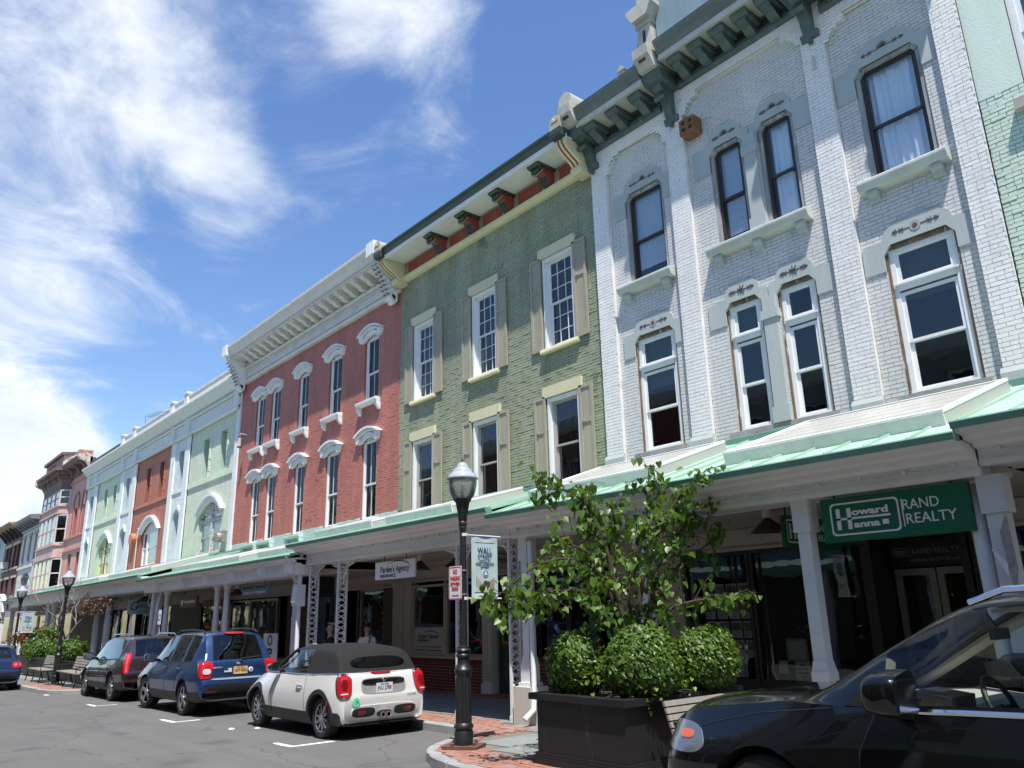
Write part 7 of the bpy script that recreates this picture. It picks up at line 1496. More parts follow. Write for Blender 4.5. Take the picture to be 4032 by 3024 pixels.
# --- black SUV in the right foreground
JET = carpaint('jet_black_paint', (.003, .003, .0035), .0, .25); JET.node_tree.nodes['Principled BSDF'].inputs['Specular IOR Level'].default_value = .15; JET.node_tree.nodes['Principled BSDF'].inputs['Coat Weight'].default_value = 1
BEIGE = mat('beige_interior', (.42, .40, .34), .7, var=.05)
ST = [(-.9, .36, .42, .43, .44, .68, .72, .70, .6), (-.98, .33, .7, .71, .72, .77, .84, .82, .72), (-.92, .3, 1.0, 1.01, 1.02, .82, .89, .86, .76), (-.84, .29, 1.13, 1.15, 1.17, .84, .90, .84, .74), (-.6, .28, 1.13, 1.40, 1.44, .86, .93, .85, .70), (-.35, .27, 1.125, 1.58, 1.67, .88, .945, .86, .66), (.1, .25, 1.12, 1.66, 1.74, .90, .955, .875, .655), (.6, .24, 1.115, 1.69, 1.77, .90, .96, .88, .655), (1.1, .24, 1.11, 1.69, 1.77, .90, .965, .885, .655), (1.45, .24, 1.10, 1.66, 1.745, .90, .965, .885, .66), (1.68, .24, 1.095, 1.60, 1.68, .90, .965, .885, .665), (1.9, .24, 1.09, 1.49, 1.57, .90, .965, .885, .68), (2.15, .24, 1.085, 1.35, 1.43, .90, .965, .88, .705), (2.4, .24, 1.085, 1.20, 1.28, .90, .965, .87, .74), (2.62, .24, 1.085, 1.11, 1.16, .90, .965, .85, .76), (2.78, .24, 1.075, 1.105, 1.14, .90, .965, .83, .74), (3.1, .25, 1.04, 1.09, 1.125, .90, .96, .80, .7), (3.4, .26, 1.0, 1.05, 1.085, .89, .945, .77, .66), (3.62, .27, .96, 1.005, 1.035, .86, .91, .74, .62), (3.77, .29, .88, .915, .94, .81, .85, .7, .58), (3.84, .31, .74, .76, .78, .74, .78, .64, .5), (3.87, .33, .54, .55, .56, .66, .72, .58, .45), (3.8, .36, .40, .405, .41, .56, .62, .5, .4)]
def zsuv(i, sg, x):
    if sg in (0, 1): return 1
    if sg == 2 and 2 < i < 19: return 1
    if sg == 6 and -.2 < x < 2.06 and not (.70 < x < .82) and not (-.2 < x < .05): return 2
    if 10.2 < i < 13.8 and sg == 8: return 2
    if 3.1 < i < 4.9 and sg == 8: return 2
    return 0
root, me, bv, body = car('suv_car', 'glossy black SUV with chrome window line in the right foreground', (-.43, 5.87, gz(-.4)), math.pi, ST, zsuv, JET, (0, 2.915), .43, .375, .91, .255, .32, 5, 'fat', nsub=6)
NEARGL = glass('near_car_glass', (.80, .84, .83), .45)
finish_glass(root, me, NEARGL, 1.7, -.3)
for sg in (1, -1):
    m = MB(); P = [Vector((x, sg * (abs(h.y) + .004), z)) for x, z in [(1.96, 1.083), (1.8, 1.087), (1.6, 1.095), (1.2, 1.105), (.6, 1.113), (0, 1.12)] for h in [bv.ray_cast(Vector((x, sg * 2, z - .004)), Vector((0, -sg, 0)))[0]]]
    for a, b in zip(P, P[1:]): m.add([a + Vector((0, 0, -.014)), b + Vector((0, 0, -.014)), b + Vector((0, 0, .016)), a + Vector((0, 0, .016)), a + Vector((0, sg * .008, 0)), b + Vector((0, sg * .008, 0))], [(0, 1, 5, 4), (4, 5, 2, 3)])
    o = m.build('chrome_strip', CHROME, fix=True); o.parent = root
    mirror(root, 1.86, sg * .92, 1.19, sg, JET, 1.42)
    m = MB(); m.prism([(2.3, 1.09), (1.84, 1.09), (1.84, 1.14), (1.95, 1.3), (2.1, 1.25)], 'y', min(sg * .868, sg * .88), max(sg * .868, sg * .88)); o = m.build('mirror_sail', PLAS, fix=True); o.parent = root
for sg in (1, -1):
    D = Vector((-.62, -sg * .78, 0)).normalized(); U = Vector((0, 0, 1)).cross(-D).normalized()
    T = decal(bv, (3.56, sg * .76, .80), U, Z_, .44, .2, 'headlight', mat('lens_clear', (.16, .18, .2), .05, .5, coat=1), root, .006, 2.6, skew=-.7, thick=.03); decal(bv, (3.5, sg * .78, .82), U, Z_, .13, .055, 'amber_lens', mat('amber', (.5, .10, .02), .1, coat=1), T, .010, 3, skew=-.5, thick=.006)
flank_seams(root, bv, ([(.76, 1.1), (.76, .7), (.8, .3)], [(2.1, 1.06), (2.2, .85), (2.25, .3)])); handles(root, bv, (.2, .95), .98, CHROME)
for sg in (1, -1): seam(bv, [(2.4, 1.07), (2.95, 1.0), (3.3, .92), (3.5, .86)], 'bonnet_seam', root, 'y', sg)
roofrails(root, -.3, 1.55, .64, 1.75, CHROME)
seats(root, (.9, .0), 1.5, BEIGE, .27); steering(root, 1.55, .4, 1.08)
m = MB(); m.prism([(1.78, .6), (2.6, .6), (2.6, 1.06), (2.1, 1.09), (1.83, 1.06), (1.73, .9)], 'y', -.82, .82); o = m.build('dashboard', BEIGE); o.parent = root
m = MB(); m.prism([(1.78, 1.0), (2.1, 1.085), (2.0, 1.17), (1.77, 1.14)], 'y', .22, .58); o = m.build('instrument_binnacle', PLAS, fix=True); o.parent = root
m = MB(); m.lathe([(.05, -.02), (.055, 0), (.03, .01)], (1.76, .72, .98), 14, 'x'); m.lathe([(.05, -.02), (.055, 0), (.03, .01)], (1.76, -.1, .98), 14, 'x'); o = m.build('air_vent', CHROME); o.parent = root
m = MB(); m.box(1.62, 1.66, -.12, .12, 1.46, 1.53); m.tube([(1.65, 0, 1.53), (1.7, 0, 1.62)], .012, 6); o = m.build('rear_view_mirror', PLAS); o.parent = root
m = MB(); m.box(-.6, 2.6, -.85, .85, .38, .46); m.prism([(1.1, 1.68), (1.45, 1.65), (1.45, 1.63), (1.1, 1.66)], 'y', -.6, .6); o = m.build('cabin_trim', BEIGE); o.parent = root
m = MB(); m.tube([(1.66, -.62, 1.59), (1.9, -.66, 1.47), (2.3, -.73, 1.24), (2.56, -.79, 1.10)], .04, 8); o = m.build('windscreen_pillar_trim', BEIGE); o.parent = root
# ------------------------------------------------------------------ street lamps
def globe_mat():
    m, t, b = principled('acrylic_globe'); t.nodes.remove(b); out = t.nodes['Material Output']
    tr = ND(t, 'ShaderNodeBsdfTransparent'); tr.inputs[0].default_value = (.93, .94, .95, 1); df = ND(t, 'ShaderNodeBsdfTranslucent'); df.inputs[0].default_value = (.8, .82, .84, 1); d2 = ND(t, 'ShaderNodeBsdfDiffuse'); d2.inputs[0].default_value = (.6, .62, .64, 1)
    gl = ND(t, 'ShaderNodeBsdfGlossy', i_Roughness=.06); fr = ND(t, 'ShaderNodeFresnel', i_IOR=1.5)
    a = ND(t, 'ShaderNodeMixShader', i_0=.5); LK(t, df.outputs[0], a.inputs[1]); LK(t, d2.outputs[0], a.inputs[2]); c = ND(t, 'ShaderNodeMixShader', i_0=.28); LK(t, tr.outputs[0], c.inputs[1]); LK(t, a.outputs[0], c.inputs[2]); e = ND(t, 'ShaderNodeMixShader'); LK(t, MATH(t, 'MULTIPLY', fr.outputs[0], 1.3), e.inputs[0]); LK(t, c.outputs[0], e.inputs[1]); LK(t, gl.outputs[0], e.inputs[2]); LK(t, e.outputs[0], out.inputs[0]); return m
GLOBE = globe_mat(); LAMPB = mat('lamp_black', (.013, .014, .015), .4, var=.35, scale=9, bump=.2, bscale=50, col2=(.06, .05, .045), c2amt=.1, c2scale=9)
def lamp(x, y, lab):
    L = thing('street_lamp', lab, 'street lamp', (x, y, gz(x) + .13), 'street lamps along the kerb', 0, world=False)
    def P(name, mb, m, sm=40): o = mb.build(name, m, smooth=sm); o.parent = L; return o
    b = MB(); b.obox((0, 0, .02), (.83, .56, 0), (-.56, .83, 0), (0, 0, 1), .24, .2, .02); b = P('base_plate', b, mat('rusty_plate', (.10, .05, .035), .8, var=.4), False)
    for sx, sy in ((.17, .04), (-.17, -.04), (.0, .2), (.02, -.2)): q = MB(); q.lathe([(.025, .04), (.025, .075), (.01, .09)], (sx, sy, 0), 6); q = q.build('bolt', mat('bolt_rust', (.08, .05, .04), .7)); q.parent = b
    m = MB(); m.lathe([(.125, .04), (.125, .2), (.115, .215), (.115, .235)], n=28); P('base_drum', m, LAMPB)
    m = MB(); m.lathe([(.115, .23), (.13, .25), (.13, .275), (.11, .3), (.105, .31)], n=28); P('base_ring', m, LAMPB)
    m = MB(); m.lathe([(.105, .3), (.108, .34), (.105, .85), (.1, .88)], n=32, flute=.09); P('fluted_shaft', m, LAMPB, 20)
    m = MB(); m.lathe([(.1, .86), (.105, .9), (.12, .93), (.125, .955), (.12, .975), (.11, .985), (.085, 1.04), (.08, 1.08), (.082, 1.12), (.095, 1.125), (.1, 1.14), (.095, 1.16), (.085, 1.17), (.085, 1.19), (.1, 1.2), (.103, 1.215), (.09, 1.235), (.08, 1.24), (.08, 1.26), (.055, 1.27)], n=28); P('bell_moulding', m, LAMPB)
    m = MB(); m.lathe([(.056, 1.25), (.054, 1.6), (.044, 2.7), (.044, 2.84)], n=24, flute=.05); P('pole', m, LAMPB, 20)
    m = MB(); m.lathe([(.044, 2.82), (.055, 2.83), (.058, 2.86), (.05, 2.88), (.062, 2.89), (.062, 2.93), (.055, 2.94), (.065, 2.98)], n=24); P('collar', m, LAMPB)
    m = MB(); m.lathe([(.06, 2.97), (.07, 3.05), (.1, 3.2), (.108, 3.22), (.125, 3.23), (.128, 3.25), (.11, 3.255), (.09, 3.24)], n=32, flute=.06); P('capital', m, LAMPB, 20)
    m = MB(); m.lathe([(.12, 3.25), (.155, 3.29), (.185, 3.36), (.203, 3.45), (.207, 3.54)], n=32); P('globe', m, GLOBE, 60)
    m = MB(); m.lathe([(.215, 3.535), (.224, 3.54), (.224, 3.555), (.21, 3.565)], n=32); P('globe_band', m, mat('band_grey', (.25, .28, .32), .3))
    m = MB(); m.lathe([(.217, 3.555), (.2, 3.6), (.16, 3.63), (.145, 3.645), (.145, 3.665), (.12, 3.69), (.095, 3.7), (.088, 3.715), (.085, 3.735), (.065, 3.765), (.035, 3.785), (.012, 3.79)], n=32); P('globe_cap', m, mat('cap_acrylic', (.36, .41, .46), .06, var=.03, coat=1), 60)
    m = MB(); m.lathe([(.022, 3.78), (.012, 3.8), (.02, 3.815), (.014, 3.83), (.004, 3.865)], n=12); P('finial', m, LAMPB)
    m = MB(); m.lathe([(.04, 3.24), (.04, 3.3), (.025, 3.32), (.03, 3.44), (.0, 3.46)], n=12); P('lamp_bulb', m, mat('bulb', (.6, .55, .48), .3))
    return L
def banner(parent, x, y, z0, z1, lab, top=True):
    """cloth banner hung crosswise from a lamp post, printed side towards +X"""
    t = thing('street_banner', lab, 'banner', (x, y, z0), 'banners on the lamp posts', 0); y0, y1 = y + .13, y + .60; yc = (y0 + y1) / 2; h = z1 - z0; k = h / .89
    for z in (z0 + .015, z1 - .01): m = MB(); m.tube([(x, y, z), (x, y1 + .06, z - .005)], .011, 8); m.lathe([(.06, -.02), (.06, .02)], (x, y, z), 12); m.build('banner_arm', mat('arm_white', (.6, .62, .62), .5), t)
    m = MB(); m.grid(lambda u, v: (x + .004 * math.sin(u * 9) * (1 if v < .06 or v > .9 else 0) + .012 * math.sin(v * 3.1) * math.sin(u * 3.1) * 0, y0 + (y1 - y0) * u, z0 + h * v), 20, 24); m.build('cloth', mat('banner_cloth', (.40, .53, .57), .8, var=.12, scale=4, bump=.1), t)
    F = x + .004
    def rect(a, b, c, d, mt, name, dx=.0): q = MB(); q.box(F + dx, F + dx + .002, y0 + a, y0 + b, z0 + c, z0 + d); return q.build(name, mt, t)
    IV = mat('print_ivory', (.62, .58, .44), .8); W_ = y1 - y0
    for a, b, c, d in ((.05, W_ - .05, .79 * k, .80 * k), (.05, W_ - .05, .1 * k, .11 * k), (.05, .06, .11 * k, .79 * k), (W_ - .06, W_ - .05, .11 * k, .79 * k)): rect(a, b, c, d, IV, 'printed_border')
    NV = mat('print_navy', (.03, .045, .06), .8)
    text(t, 'WALL', (F + .004, yc, z0 + .67 * k), .085 * k, 'y', NV, w=.26); text(t, 'STREET', (F + .004, yc, z0 + .59 * k), .05 * k, 'y', NV, w=.25); text(t, 'designated a 2013', (F + .004, yc, z0 + .535 * k), .02 * k, 'y', NV, w=.2); text(t, 'GREAT AMERICAN', (F + .004, yc, z0 + .49 * k), .032 * k, 'y', NV, w=.33); text(t, 'STREET', (F + .004, yc, z0 + .445 * k), .032 * k, 'y', NV, w=.15)
    q = MB(); q.lathe([(.055, 0), (.055, .003), (.0, .004)], (F, yc + .01, z0 + .36 * k), 20, 'x'); q.build('printed_seal', IV, t); q = MB(); q.lathe([(.045, .003), (.045, .005), (.0, .006)], (F, yc + .01, z0 + .36 * k), 20, 'x'); q.build('printed_seal_ground', mat('print_blue', (.12, .25, .36), .8), t); q = MB(); q.prism([(yc - .01, z0 + .335 * k), (yc + .035, z0 + .335 * k), (yc + .01, z0 + .395 * k)], 'x', F + .005, F + .007); q.build('printed_sail', SIGNW, t)
    def poly(P, mt, name, dx=.0): q = MB(); q.prism([(y0 + a, z0 + b * k) for a, b in P], 'x', F + dx, F + dx + .0015); q.build(name, mt, t, fix=True)
    poly([(.065, .115), (W_ - .065, .115), (.26, .21), (.235, .21)], mat('print_road', (.55, .5, .4), .8), 'printed_road'); poly([(.065, .12), (.22, .2), (.22, .235), (.065, .38)], mat('print_facade', (.5, .5, .44), .8), 'printed_facade'); poly([(W_ - .065, .12), (W_ - .065, .30), (.30, .24), (.27, .2)], mat('print_facade_dark', (.28, .24, .18), .8), 'printed_facade'); poly([(.2, .195), (.29, .195), (.28, .245), (.24, .26), (.21, .24)], NV, 'printed_tree', .002)
    for i in range(4): a = .08 + i * .035; poly([(a, .16 + i * .014), (a + .015, .165 + i * .014), (a + .015, .30 - i * .03), (a, .31 - i * .03)], mat('print_window', (.12, .16, .2), .8), 'printed_window', .002)
    rect(.1, W_ - .08, .025 * k, .07 * k, SIGNW, 'sponsor_strip'); text(t, 'Ulster Savings', (F + .004, yc + .01, z0 + .047 * k), .028 * k, 'y', mat('print_maroon', (.12, .03, .03), .8), w=.27)
    return t
L1 = lamp(-9.0, 6.65, 'black fluted street lamp with acorn globe beside the planter, nearest of three')
lamp(-31.85, 6.25, 'black street lamp beside the bare tree and benches, middle of three'); lamp(-41.6, 6.38, 'black street lamp carrying a banner at the far left, farthest of three')
banner(L1, -9.0, 6.67, 1.9, 2.79, 'pale blue Wall Street banner hanging on the nearest lamp post'); banner(None, -41.6, 6.4, 1.42, 2.32, 'pale banner hanging on the farthest lamp post')
ns = thing('parking_sign', 'white no parking sign with red lettering clamped to the nearest lamp post', 'sign', (-9.05, 6.58, 1.9), None); SIGNR = mat('sign_red', (.42, .015, .03), .5)
def rrect(cx, cz, w, h, r): return [(cx + sx * (w / 2 - r) + r * math.cos(R(a0 + 22.5 * k)), cz + sz * (h / 2 - r) + r * math.sin(R(a0 + 22.5 * k))) for sx, sz, a0 in ((1, 1, 0), (-1, 1, 90), (-1, -1, 180), (1, -1, 270)) for k in range(5)]
m = MB(); m.prism(rrect(-9.06, 2.125, .30, .45, .03), 'y', 6.56, 6.563); m.build('panel', mat('sign_sheet', (.70, .69, .68), .35), ns)
m = MB(); A = rrect(-9.06, 2.125, .28, .43, .025); B = rrect(-9.06, 2.125, .265, .415, .02)
for i in range(20): m.prism([A[i], A[(i + 1) % 20], B[(i + 1) % 20], B[i]], 'y', 6.557, 6.56)
m.build('border', SIGNR, ns)
for s, z, h, w in (('NO', 2.275, .06, .1), ('PARKING', 2.185, .055, .22), ('BETWEEN', 2.11, .04, .21), ('SIGNS', 2.045, .045, .15)): text(ns, s, (-9.06, 6.557, z), h, 'x', SIGNR, w=w, off=.001)
m = MB(); m.box(-9.13, -9.0, 6.556, 6.56, 1.955, 1.963); m.prism([(-9.0, 1.975), (-8.975, 1.959), (-9.0, 1.943)], 'y', 6.556, 6.56); m.build('arrow', SIGNR, ns); m = MB(); m.lathe([(.06, 0), (.06, .02)], (-9.0, 6.65, 2.28), 14); m.lathe([(.06, 0), (.06, .02)], (-9.0, 6.65, 1.96), 14); m.build('clamp', mat('steel_clamp', (.4, .4, .4), .4, .7), ns)
# parking meter, accessible-parking sign
pm_ = thing('parking_meter', 'grey parking meter behind the roof of the silver convertible', 'parking meter', (-16.76, 8.3, gz(-16.8) + .13)); m = MB(); m.tube([(-16.76, 8.3, gz(-16.8) + .13), (-16.76, 8.3, .95)], .03, 10); m.build('post', mat('meter_grey', (.22, .24, .26), .4, .5), pm_); m = MB(); m.box(-16.84, -16.68, 8.24, 8.36, .93, 1.08); m.prism([(-16.84 + .16 * 0, 1.08), (-16.68, 1.08)] + [(-16.76 + .08 * math.cos(math.pi * k / 8), 1.09 + .1 * math.sin(math.pi * k / 8)) for k in range(9)], 'y', 8.25, 8.35); m.build('head', mat('meter_grey', (.22, .24, .26)), pm_, fix=True); m = MB(); m.lathe([(.05, 8.245), (.05, 8.255)], (-16.76, 0, 1.1), 14, 'y'); m.build('dial_window', GLASS, pm_)
hc = thing('accessible_parking_sign', 'white sign with blue accessible parking square on a post in front of the arcade', 'sign', (-27.95, 8.3, gz(-28) + .13)); m = MB(); m.tube([(-27.95, 8.33, gz(-28) + .1), (-27.95, 8.33, 2.0)], .025, 8); m.build('post', mat('post_grey', (.4, .4, .4), .5, .5), hc); m = MB(); m.prism(rrect(-27.95, 1.88, .32, .46, .03), 'y', 8.295, 8.3); m.build('panel', SIGNW, hc); m = MB(); m.box(-28.06, -27.84, 8.29, 8.295, 1.78, 1.97); m.build('blue_square', BLU2, hc); m = MB(); m.lathe([(.02, 0), (.02, .003)], (-27.96, 8.285, 1.94), 10, 'y'); m.bar((-27.96, 8.287, 1.92), (-27.95, 8.287, 1.86), .02, .004); m.bar((-27.95, 8.287, 1.86), (-27.9, 8.287, 1.86), .018, .004); m.bar((-27.9, 8.287, 1.86), (-27.88, 8.287, 1.81), .018, .004); m.build('wheelchair_symbol', SIGNW, hc)
# ------------------------------------------------------------------ planters and benches
PLB = mat('planter_black', (.010, .010, .011), .5, var=.3, scale=4, bump=.2, bscale=12, streak=True, col2=(.028, .027, .026), c2amt=.25, c2scale=5); SOIL = mat('soil', (.05, .035, .025), .95, bump=.6, bscale=30)
def planter(x0, x1, y0, y1, z0, h, lab, tl=.07):
    p = thing('planter_box', lab, 'planter', ((x0 + x1) / 2, (y0 + y1) / 2, z0), 'black sidewalk planters'); m = MB(); zt = z0 + h
    for a, b, c, d in ((x0, x1, y0, y0 + .05), (x0, x1, y1 - .05, y1), (x0, x0 + .05, y0 + .05, y1 - .05), (x1 - .05, x1, y0 + .05, y1 - .05)): m.box(a, b, c, d, z0 + .1, zt - .05)
    m.build('box', PLB, p); m = MB()
    for a, b, c, d in ((x0 - tl, x1 + tl, y0 - tl, y0 + .09), (x0 - tl, x1 + tl, y1 - .09, y1 + tl), (x0 - tl, x0 + .09, y0 + .09, y1 - .09), (x1 - .09, x1 + tl, y0 + .09, y1 - .09)): m.box(a, b, c, d, zt - .07, zt)
    m.build('rim', PLB, p); m = MB()
    for k, (o, a, b) in enumerate(((.05, 0, .06), (.035, .06, .09), (.02, .09, .12))): m.box(x0 - o, x1 + o, y0 - o, y1 + o, z0 + a, z0 + b)
    m.build('base_moulding', PLB, p); m = MB(); m.grid(lambda u, v: (x0 + .05 + (x1 - x0 - .1) * u, y0 + .05 + (y1 - y0 - .1) * v, zt - .08 + random.uniform(-.02, .02)), 10, 10); m.build('soil', SOIL, p); return p
planter(-7.36, -5.98, 6.5, 8.45, gz(-6.7) + .13, .75, 'large black planter box with shrubs and a small tree, right of the nearest lamp'); planter(-44.5, -28.6, 6.95, 8.2, gz(-36) + .13, .72, 'long black planter box behind the two far benches')
SLAT = mat('grey_bench_wood', (.23, .215, .195), .8, var=.2, scale=5, bump=.3, streak=True)
def bench(x, y, L, rz, lab, sc=1.):
    """slatted bench of length L with black iron ends; local: seat runs along x, sitter faces -y"""
    b = thing('park_bench', lab, 'bench', (x, y, gz(x) + .13), 'slatted benches beside the planters', rz, world=False); b.scale = (1, 1, sc)
    for i in range(5): m = MB(); m.box(-L / 2, L / 2, -.25 + i * .1, -.17 + i * .1, .42, .45); o = m.build('seat_slat', SLAT); o.parent = b
    for i in range(5): t = i / 4; m = MB(); m.obox((0, .27 + .09 * t, .52 + .33 * t), (1, 0, 0), (0, .96, -.27), (0, .27, .96), L / 2, .014, .034); o = m.build('back_slat', SLAT); o.parent = b
    for sx in (-L / 2 + .05, 0, L / 2 - .05):
        m = MB(); m.tube([(sx, -.28, 0), (sx, -.24, .2), (sx, -.24, .41), (sx, .2, .40), (sx, .27, .5), (sx, .38, .88)], .02, 6); m.tube([(sx, .3, 0), (sx, .22, .25), (sx, .2, .4)], .02, 6)
        if sx: m.tube([(sx, -.24, .41), (sx, -.27, .62), (sx, .1, .64), (sx, .3, .62)], .018, 6)
        o = m.build('iron_end', BLACK); o.parent = b
bench(-5.39, 7.5, 1.3, R(90), 'slatted bench against the right side of the nearest planter', .8); bench(-34.9, 6.35, 2.6, 0, 'grey slatted bench left of the middle lamp post'); bench(-30.2, 6.45, 3.0, 0, 'grey slatted bench right of the middle lamp post')
# ------------------------------------------------------------------ foliage
def leafmat(name, col, tr=.35, var=.35):
    m, t, b = principled(name); MT[name] = m; out = t.nodes['Material Output']; b.inputs['Roughness'].default_value = .42; b.inputs['Specular IOR Level'].default_value = .5
    g = ND(t, 'ShaderNodeNewGeometry'); n = ND(t, 'ShaderNodeTexNoise', i_Scale=5, i_Detail=4); LK(t, g.outputs['Position'], n.inputs['Vector'])
    v = MATH(t, 'ADD', MATH(t, 'MULTIPLY', g.outputs['Random Per Island'], .6), MATH(t, 'MULTIPLY', n.outputs['Fac'], .5)); mx = ND(t, 'ShaderNodeMixRGB'); LK(t, v, mx.inputs[0]); mx.inputs[1].default_value = (*[c * (1 - var) for c in col], 1); mx.inputs[2].default_value = (col[0] * (1 + var * 1.5), col[1] * (1 + var), col[2] * (1 + var * .4), 1)
    LK(t, mx.outputs[0], b.inputs['Base Color']); tl = ND(t, 'ShaderNodeBsdfTranslucent'); sc = ND(t, 'ShaderNodeMixRGB', blend_type='MULTIPLY', i_0=1.0); LK(t, mx.outputs[0], sc.inputs[1]); sc.inputs[2].default_value = (1.9, 2.0, .8, 1); LK(t, sc.outputs[0], tl.inputs[0])
    ms = ND(t, 'ShaderNodeMixShader', i_0=tr); LK(t, b.outputs[0], ms.inputs[1]); LK(t, tl.outputs[0], ms.inputs[2]); LK(t, ms.outputs[0], out.inputs[0]); return m
REDBUD = leafmat('redbud_leaf', (.068, .135, .026)); BOX = leafmat('boxwood_leaf', (.055, .118, .016), .25, .55); BARK = mat('dark_bark', (.055, .035, .03), .9, var=.4, scale=9, bump=.6, bscale=40); BARKG = mat('grey_bark', (.20, .18, .16), .9, var=.4, scale=6, bump=.6, bscale=30)
HEART = [(0, -.0, 0), (.30, .16, .05), (.48, -.14, .1), (.36, -.48, .07), (0, -.98, -.06), (-.36, -.48, .07), (-.48, -.14, .1), (-.30, .16, .05), (0, -.4, -.02)]; HF = [(8, 0, 1, 2), (8, 2, 3, 4), (8, 4, 5, 6), (8, 6, 7, 0)]
def leafat(mb, p, M, s): mb.add([p + M @ Vector(v) * s for v in HEART], HF)
def rot_rand(drop):
    return (Matrix.Rotation(random.uniform(0, 6.28), 3, 'Z') @ Matrix.Rotation(R(90 - drop) + random.gauss(0, .35), 3, 'X') @ Matrix.Rotation(random.gauss(0, .4), 3, 'Y'))
def redbud():
    base = Vector((-6.75, 7.5, .84)); rx = Vector((.641, .767, 0)).normalized(); dp = Vector((-.767, .641, 0)).normalized()
    t = thing('redbud_tree', 'small multi-stemmed tree with heart shaped leaves growing in the nearest planter', 'tree', base)
    W2 = lambda a, c, b: base + rx * a + dp * c + Vector((0, 0, b + .6))
    BR = [[(0, 0, -.6), (-.08, -.02, .2), (-.23, -.05, .92), (-.38, -.1, 1.28), (-.46, -.1, 1.57), (-.69, -.15, 1.72), (-1.08, -.2, 1.76)], [(.02, .03, -.6), (.05, .05, .4), (.2, .1, 1.18), (.33, .1, 1.5), (.40, .1, 2.0)], [(.05, 0, -.6), (.16, -.05, .5), (.4, -.1, 1.0), (.62, -.15, 1.5), (1.08, -.2, 1.95)], [(.05, .05, -.6), (.3, .2, .3), (.7, .35, .72), (1.3, .45, 1.2)], [(-.03, -.03, -.6), (-.25, -.2, .5), (-.6, -.35, .85), (-1.1, -.5, .8), (-1.65, -.55, .4)], [(-.05, 0, -.6), (-.35, -.15, .25), (-.85, -.35, .5), (-1.3, -.45, .3)], [(.08, -.03, -.6), (.35, -.2, .15), (.75, -.3, .35), (1.2, -.3, .35)], [(0, .05, -.6), (-.15, .3, .5), (-.4, .5, 1.0), (-.9, .6, 1.2)], [(.03, -.05, -.6), (0, -.3, .4), (.1, -.45, .95), (.3, -.5, 1.3)], [(.1, .05, -.6), (.4, .35, .6), (.8, .5, 1.2), (1.0, .5, 1.5)], [(-.02, -.05, -.6), (-.4, -.4, .35), (-.8, -.5, .5), (-1.2, -.5, .45)], [(.0, .05, -.6), (-.1, .2, .6), (-.15, .25, 1.2), (-.05, .2, 1.6)]]
    tw = []; wood = None
    for i, B in enumerate(BR):
        P = cat_rom([tuple(W2(*q)) for q in B], 4); m = MB(); n = len(P); r0 = .034 if i < 3 else .022; m.tube([Vector(p) + Vector((random.gauss(0, .008), random.gauss(0, .008), 0)) for p in P], [r0 * (1 - k / n) ** .8 + .004 for k in range(n)], 7)
        o = m.build('trunk' if i < 3 else 'limb', BARK, t, smooth=40)
        start = int(n * (.30 if i not in (0, 1, 2) else .42))
        for k in range(start, n):
            tw.append(Vector(P[k]))
            for _ in range(2 if k < n - 2 else 3):
                d = Vector((random.gauss(0, 1), random.gauss(0, 1), random.gauss(.05, .6))).normalized() * random.uniform(.12, .42); a = Vector(P[k]); q = MB(); mid = a + d * .5 + Vector((0, 0, .03)); end = a + d
                if wood is None: wood = MB()
                wood.tube([a, mid, end], [.005, .004, .002], 4)
                for s in (.35, .5, .65, .8, .92, 1.0): tw.append(a + d * s + Vector((random.gauss(0, .03), random.gauss(0, .03), random.gauss(0, .02))))
    wood.build('twigs', BARK, t)['kind'] = 'stuff'
    m1 = MB(); leafat(m1, Vector((0, 0, 0)), Matrix.Identity(3), 1); LM = m1.mesh('leaf', REDBUD, smooth='all')
    pts = []
    for p in tw:
        for _ in range(random.choice((1, 1, 2))): pts.append((p + Vector((random.gauss(0, .05), random.gauss(0, .05), random.gauss(-.03, .04))), random.uniform(.045, .115)))
    pts.sort(key=lambda q: q[0].length); m = MB()
    for i, (p, s) in enumerate(pts):
        M = rot_rand(random.uniform(10, 55))
        if i < 300: o = obj('leaf', LM); o.matrix_world = Matrix.Translation(p) @ M.to_4x4() @ Matrix.Scale(s, 4); o.parent = t; o.matrix_parent_inverse = WM[t]
        else: leafat(m, p, M, s)
    m.build('foliage', REDBUD, t, smooth='all')['kind'] = 'stuff'
redbud()
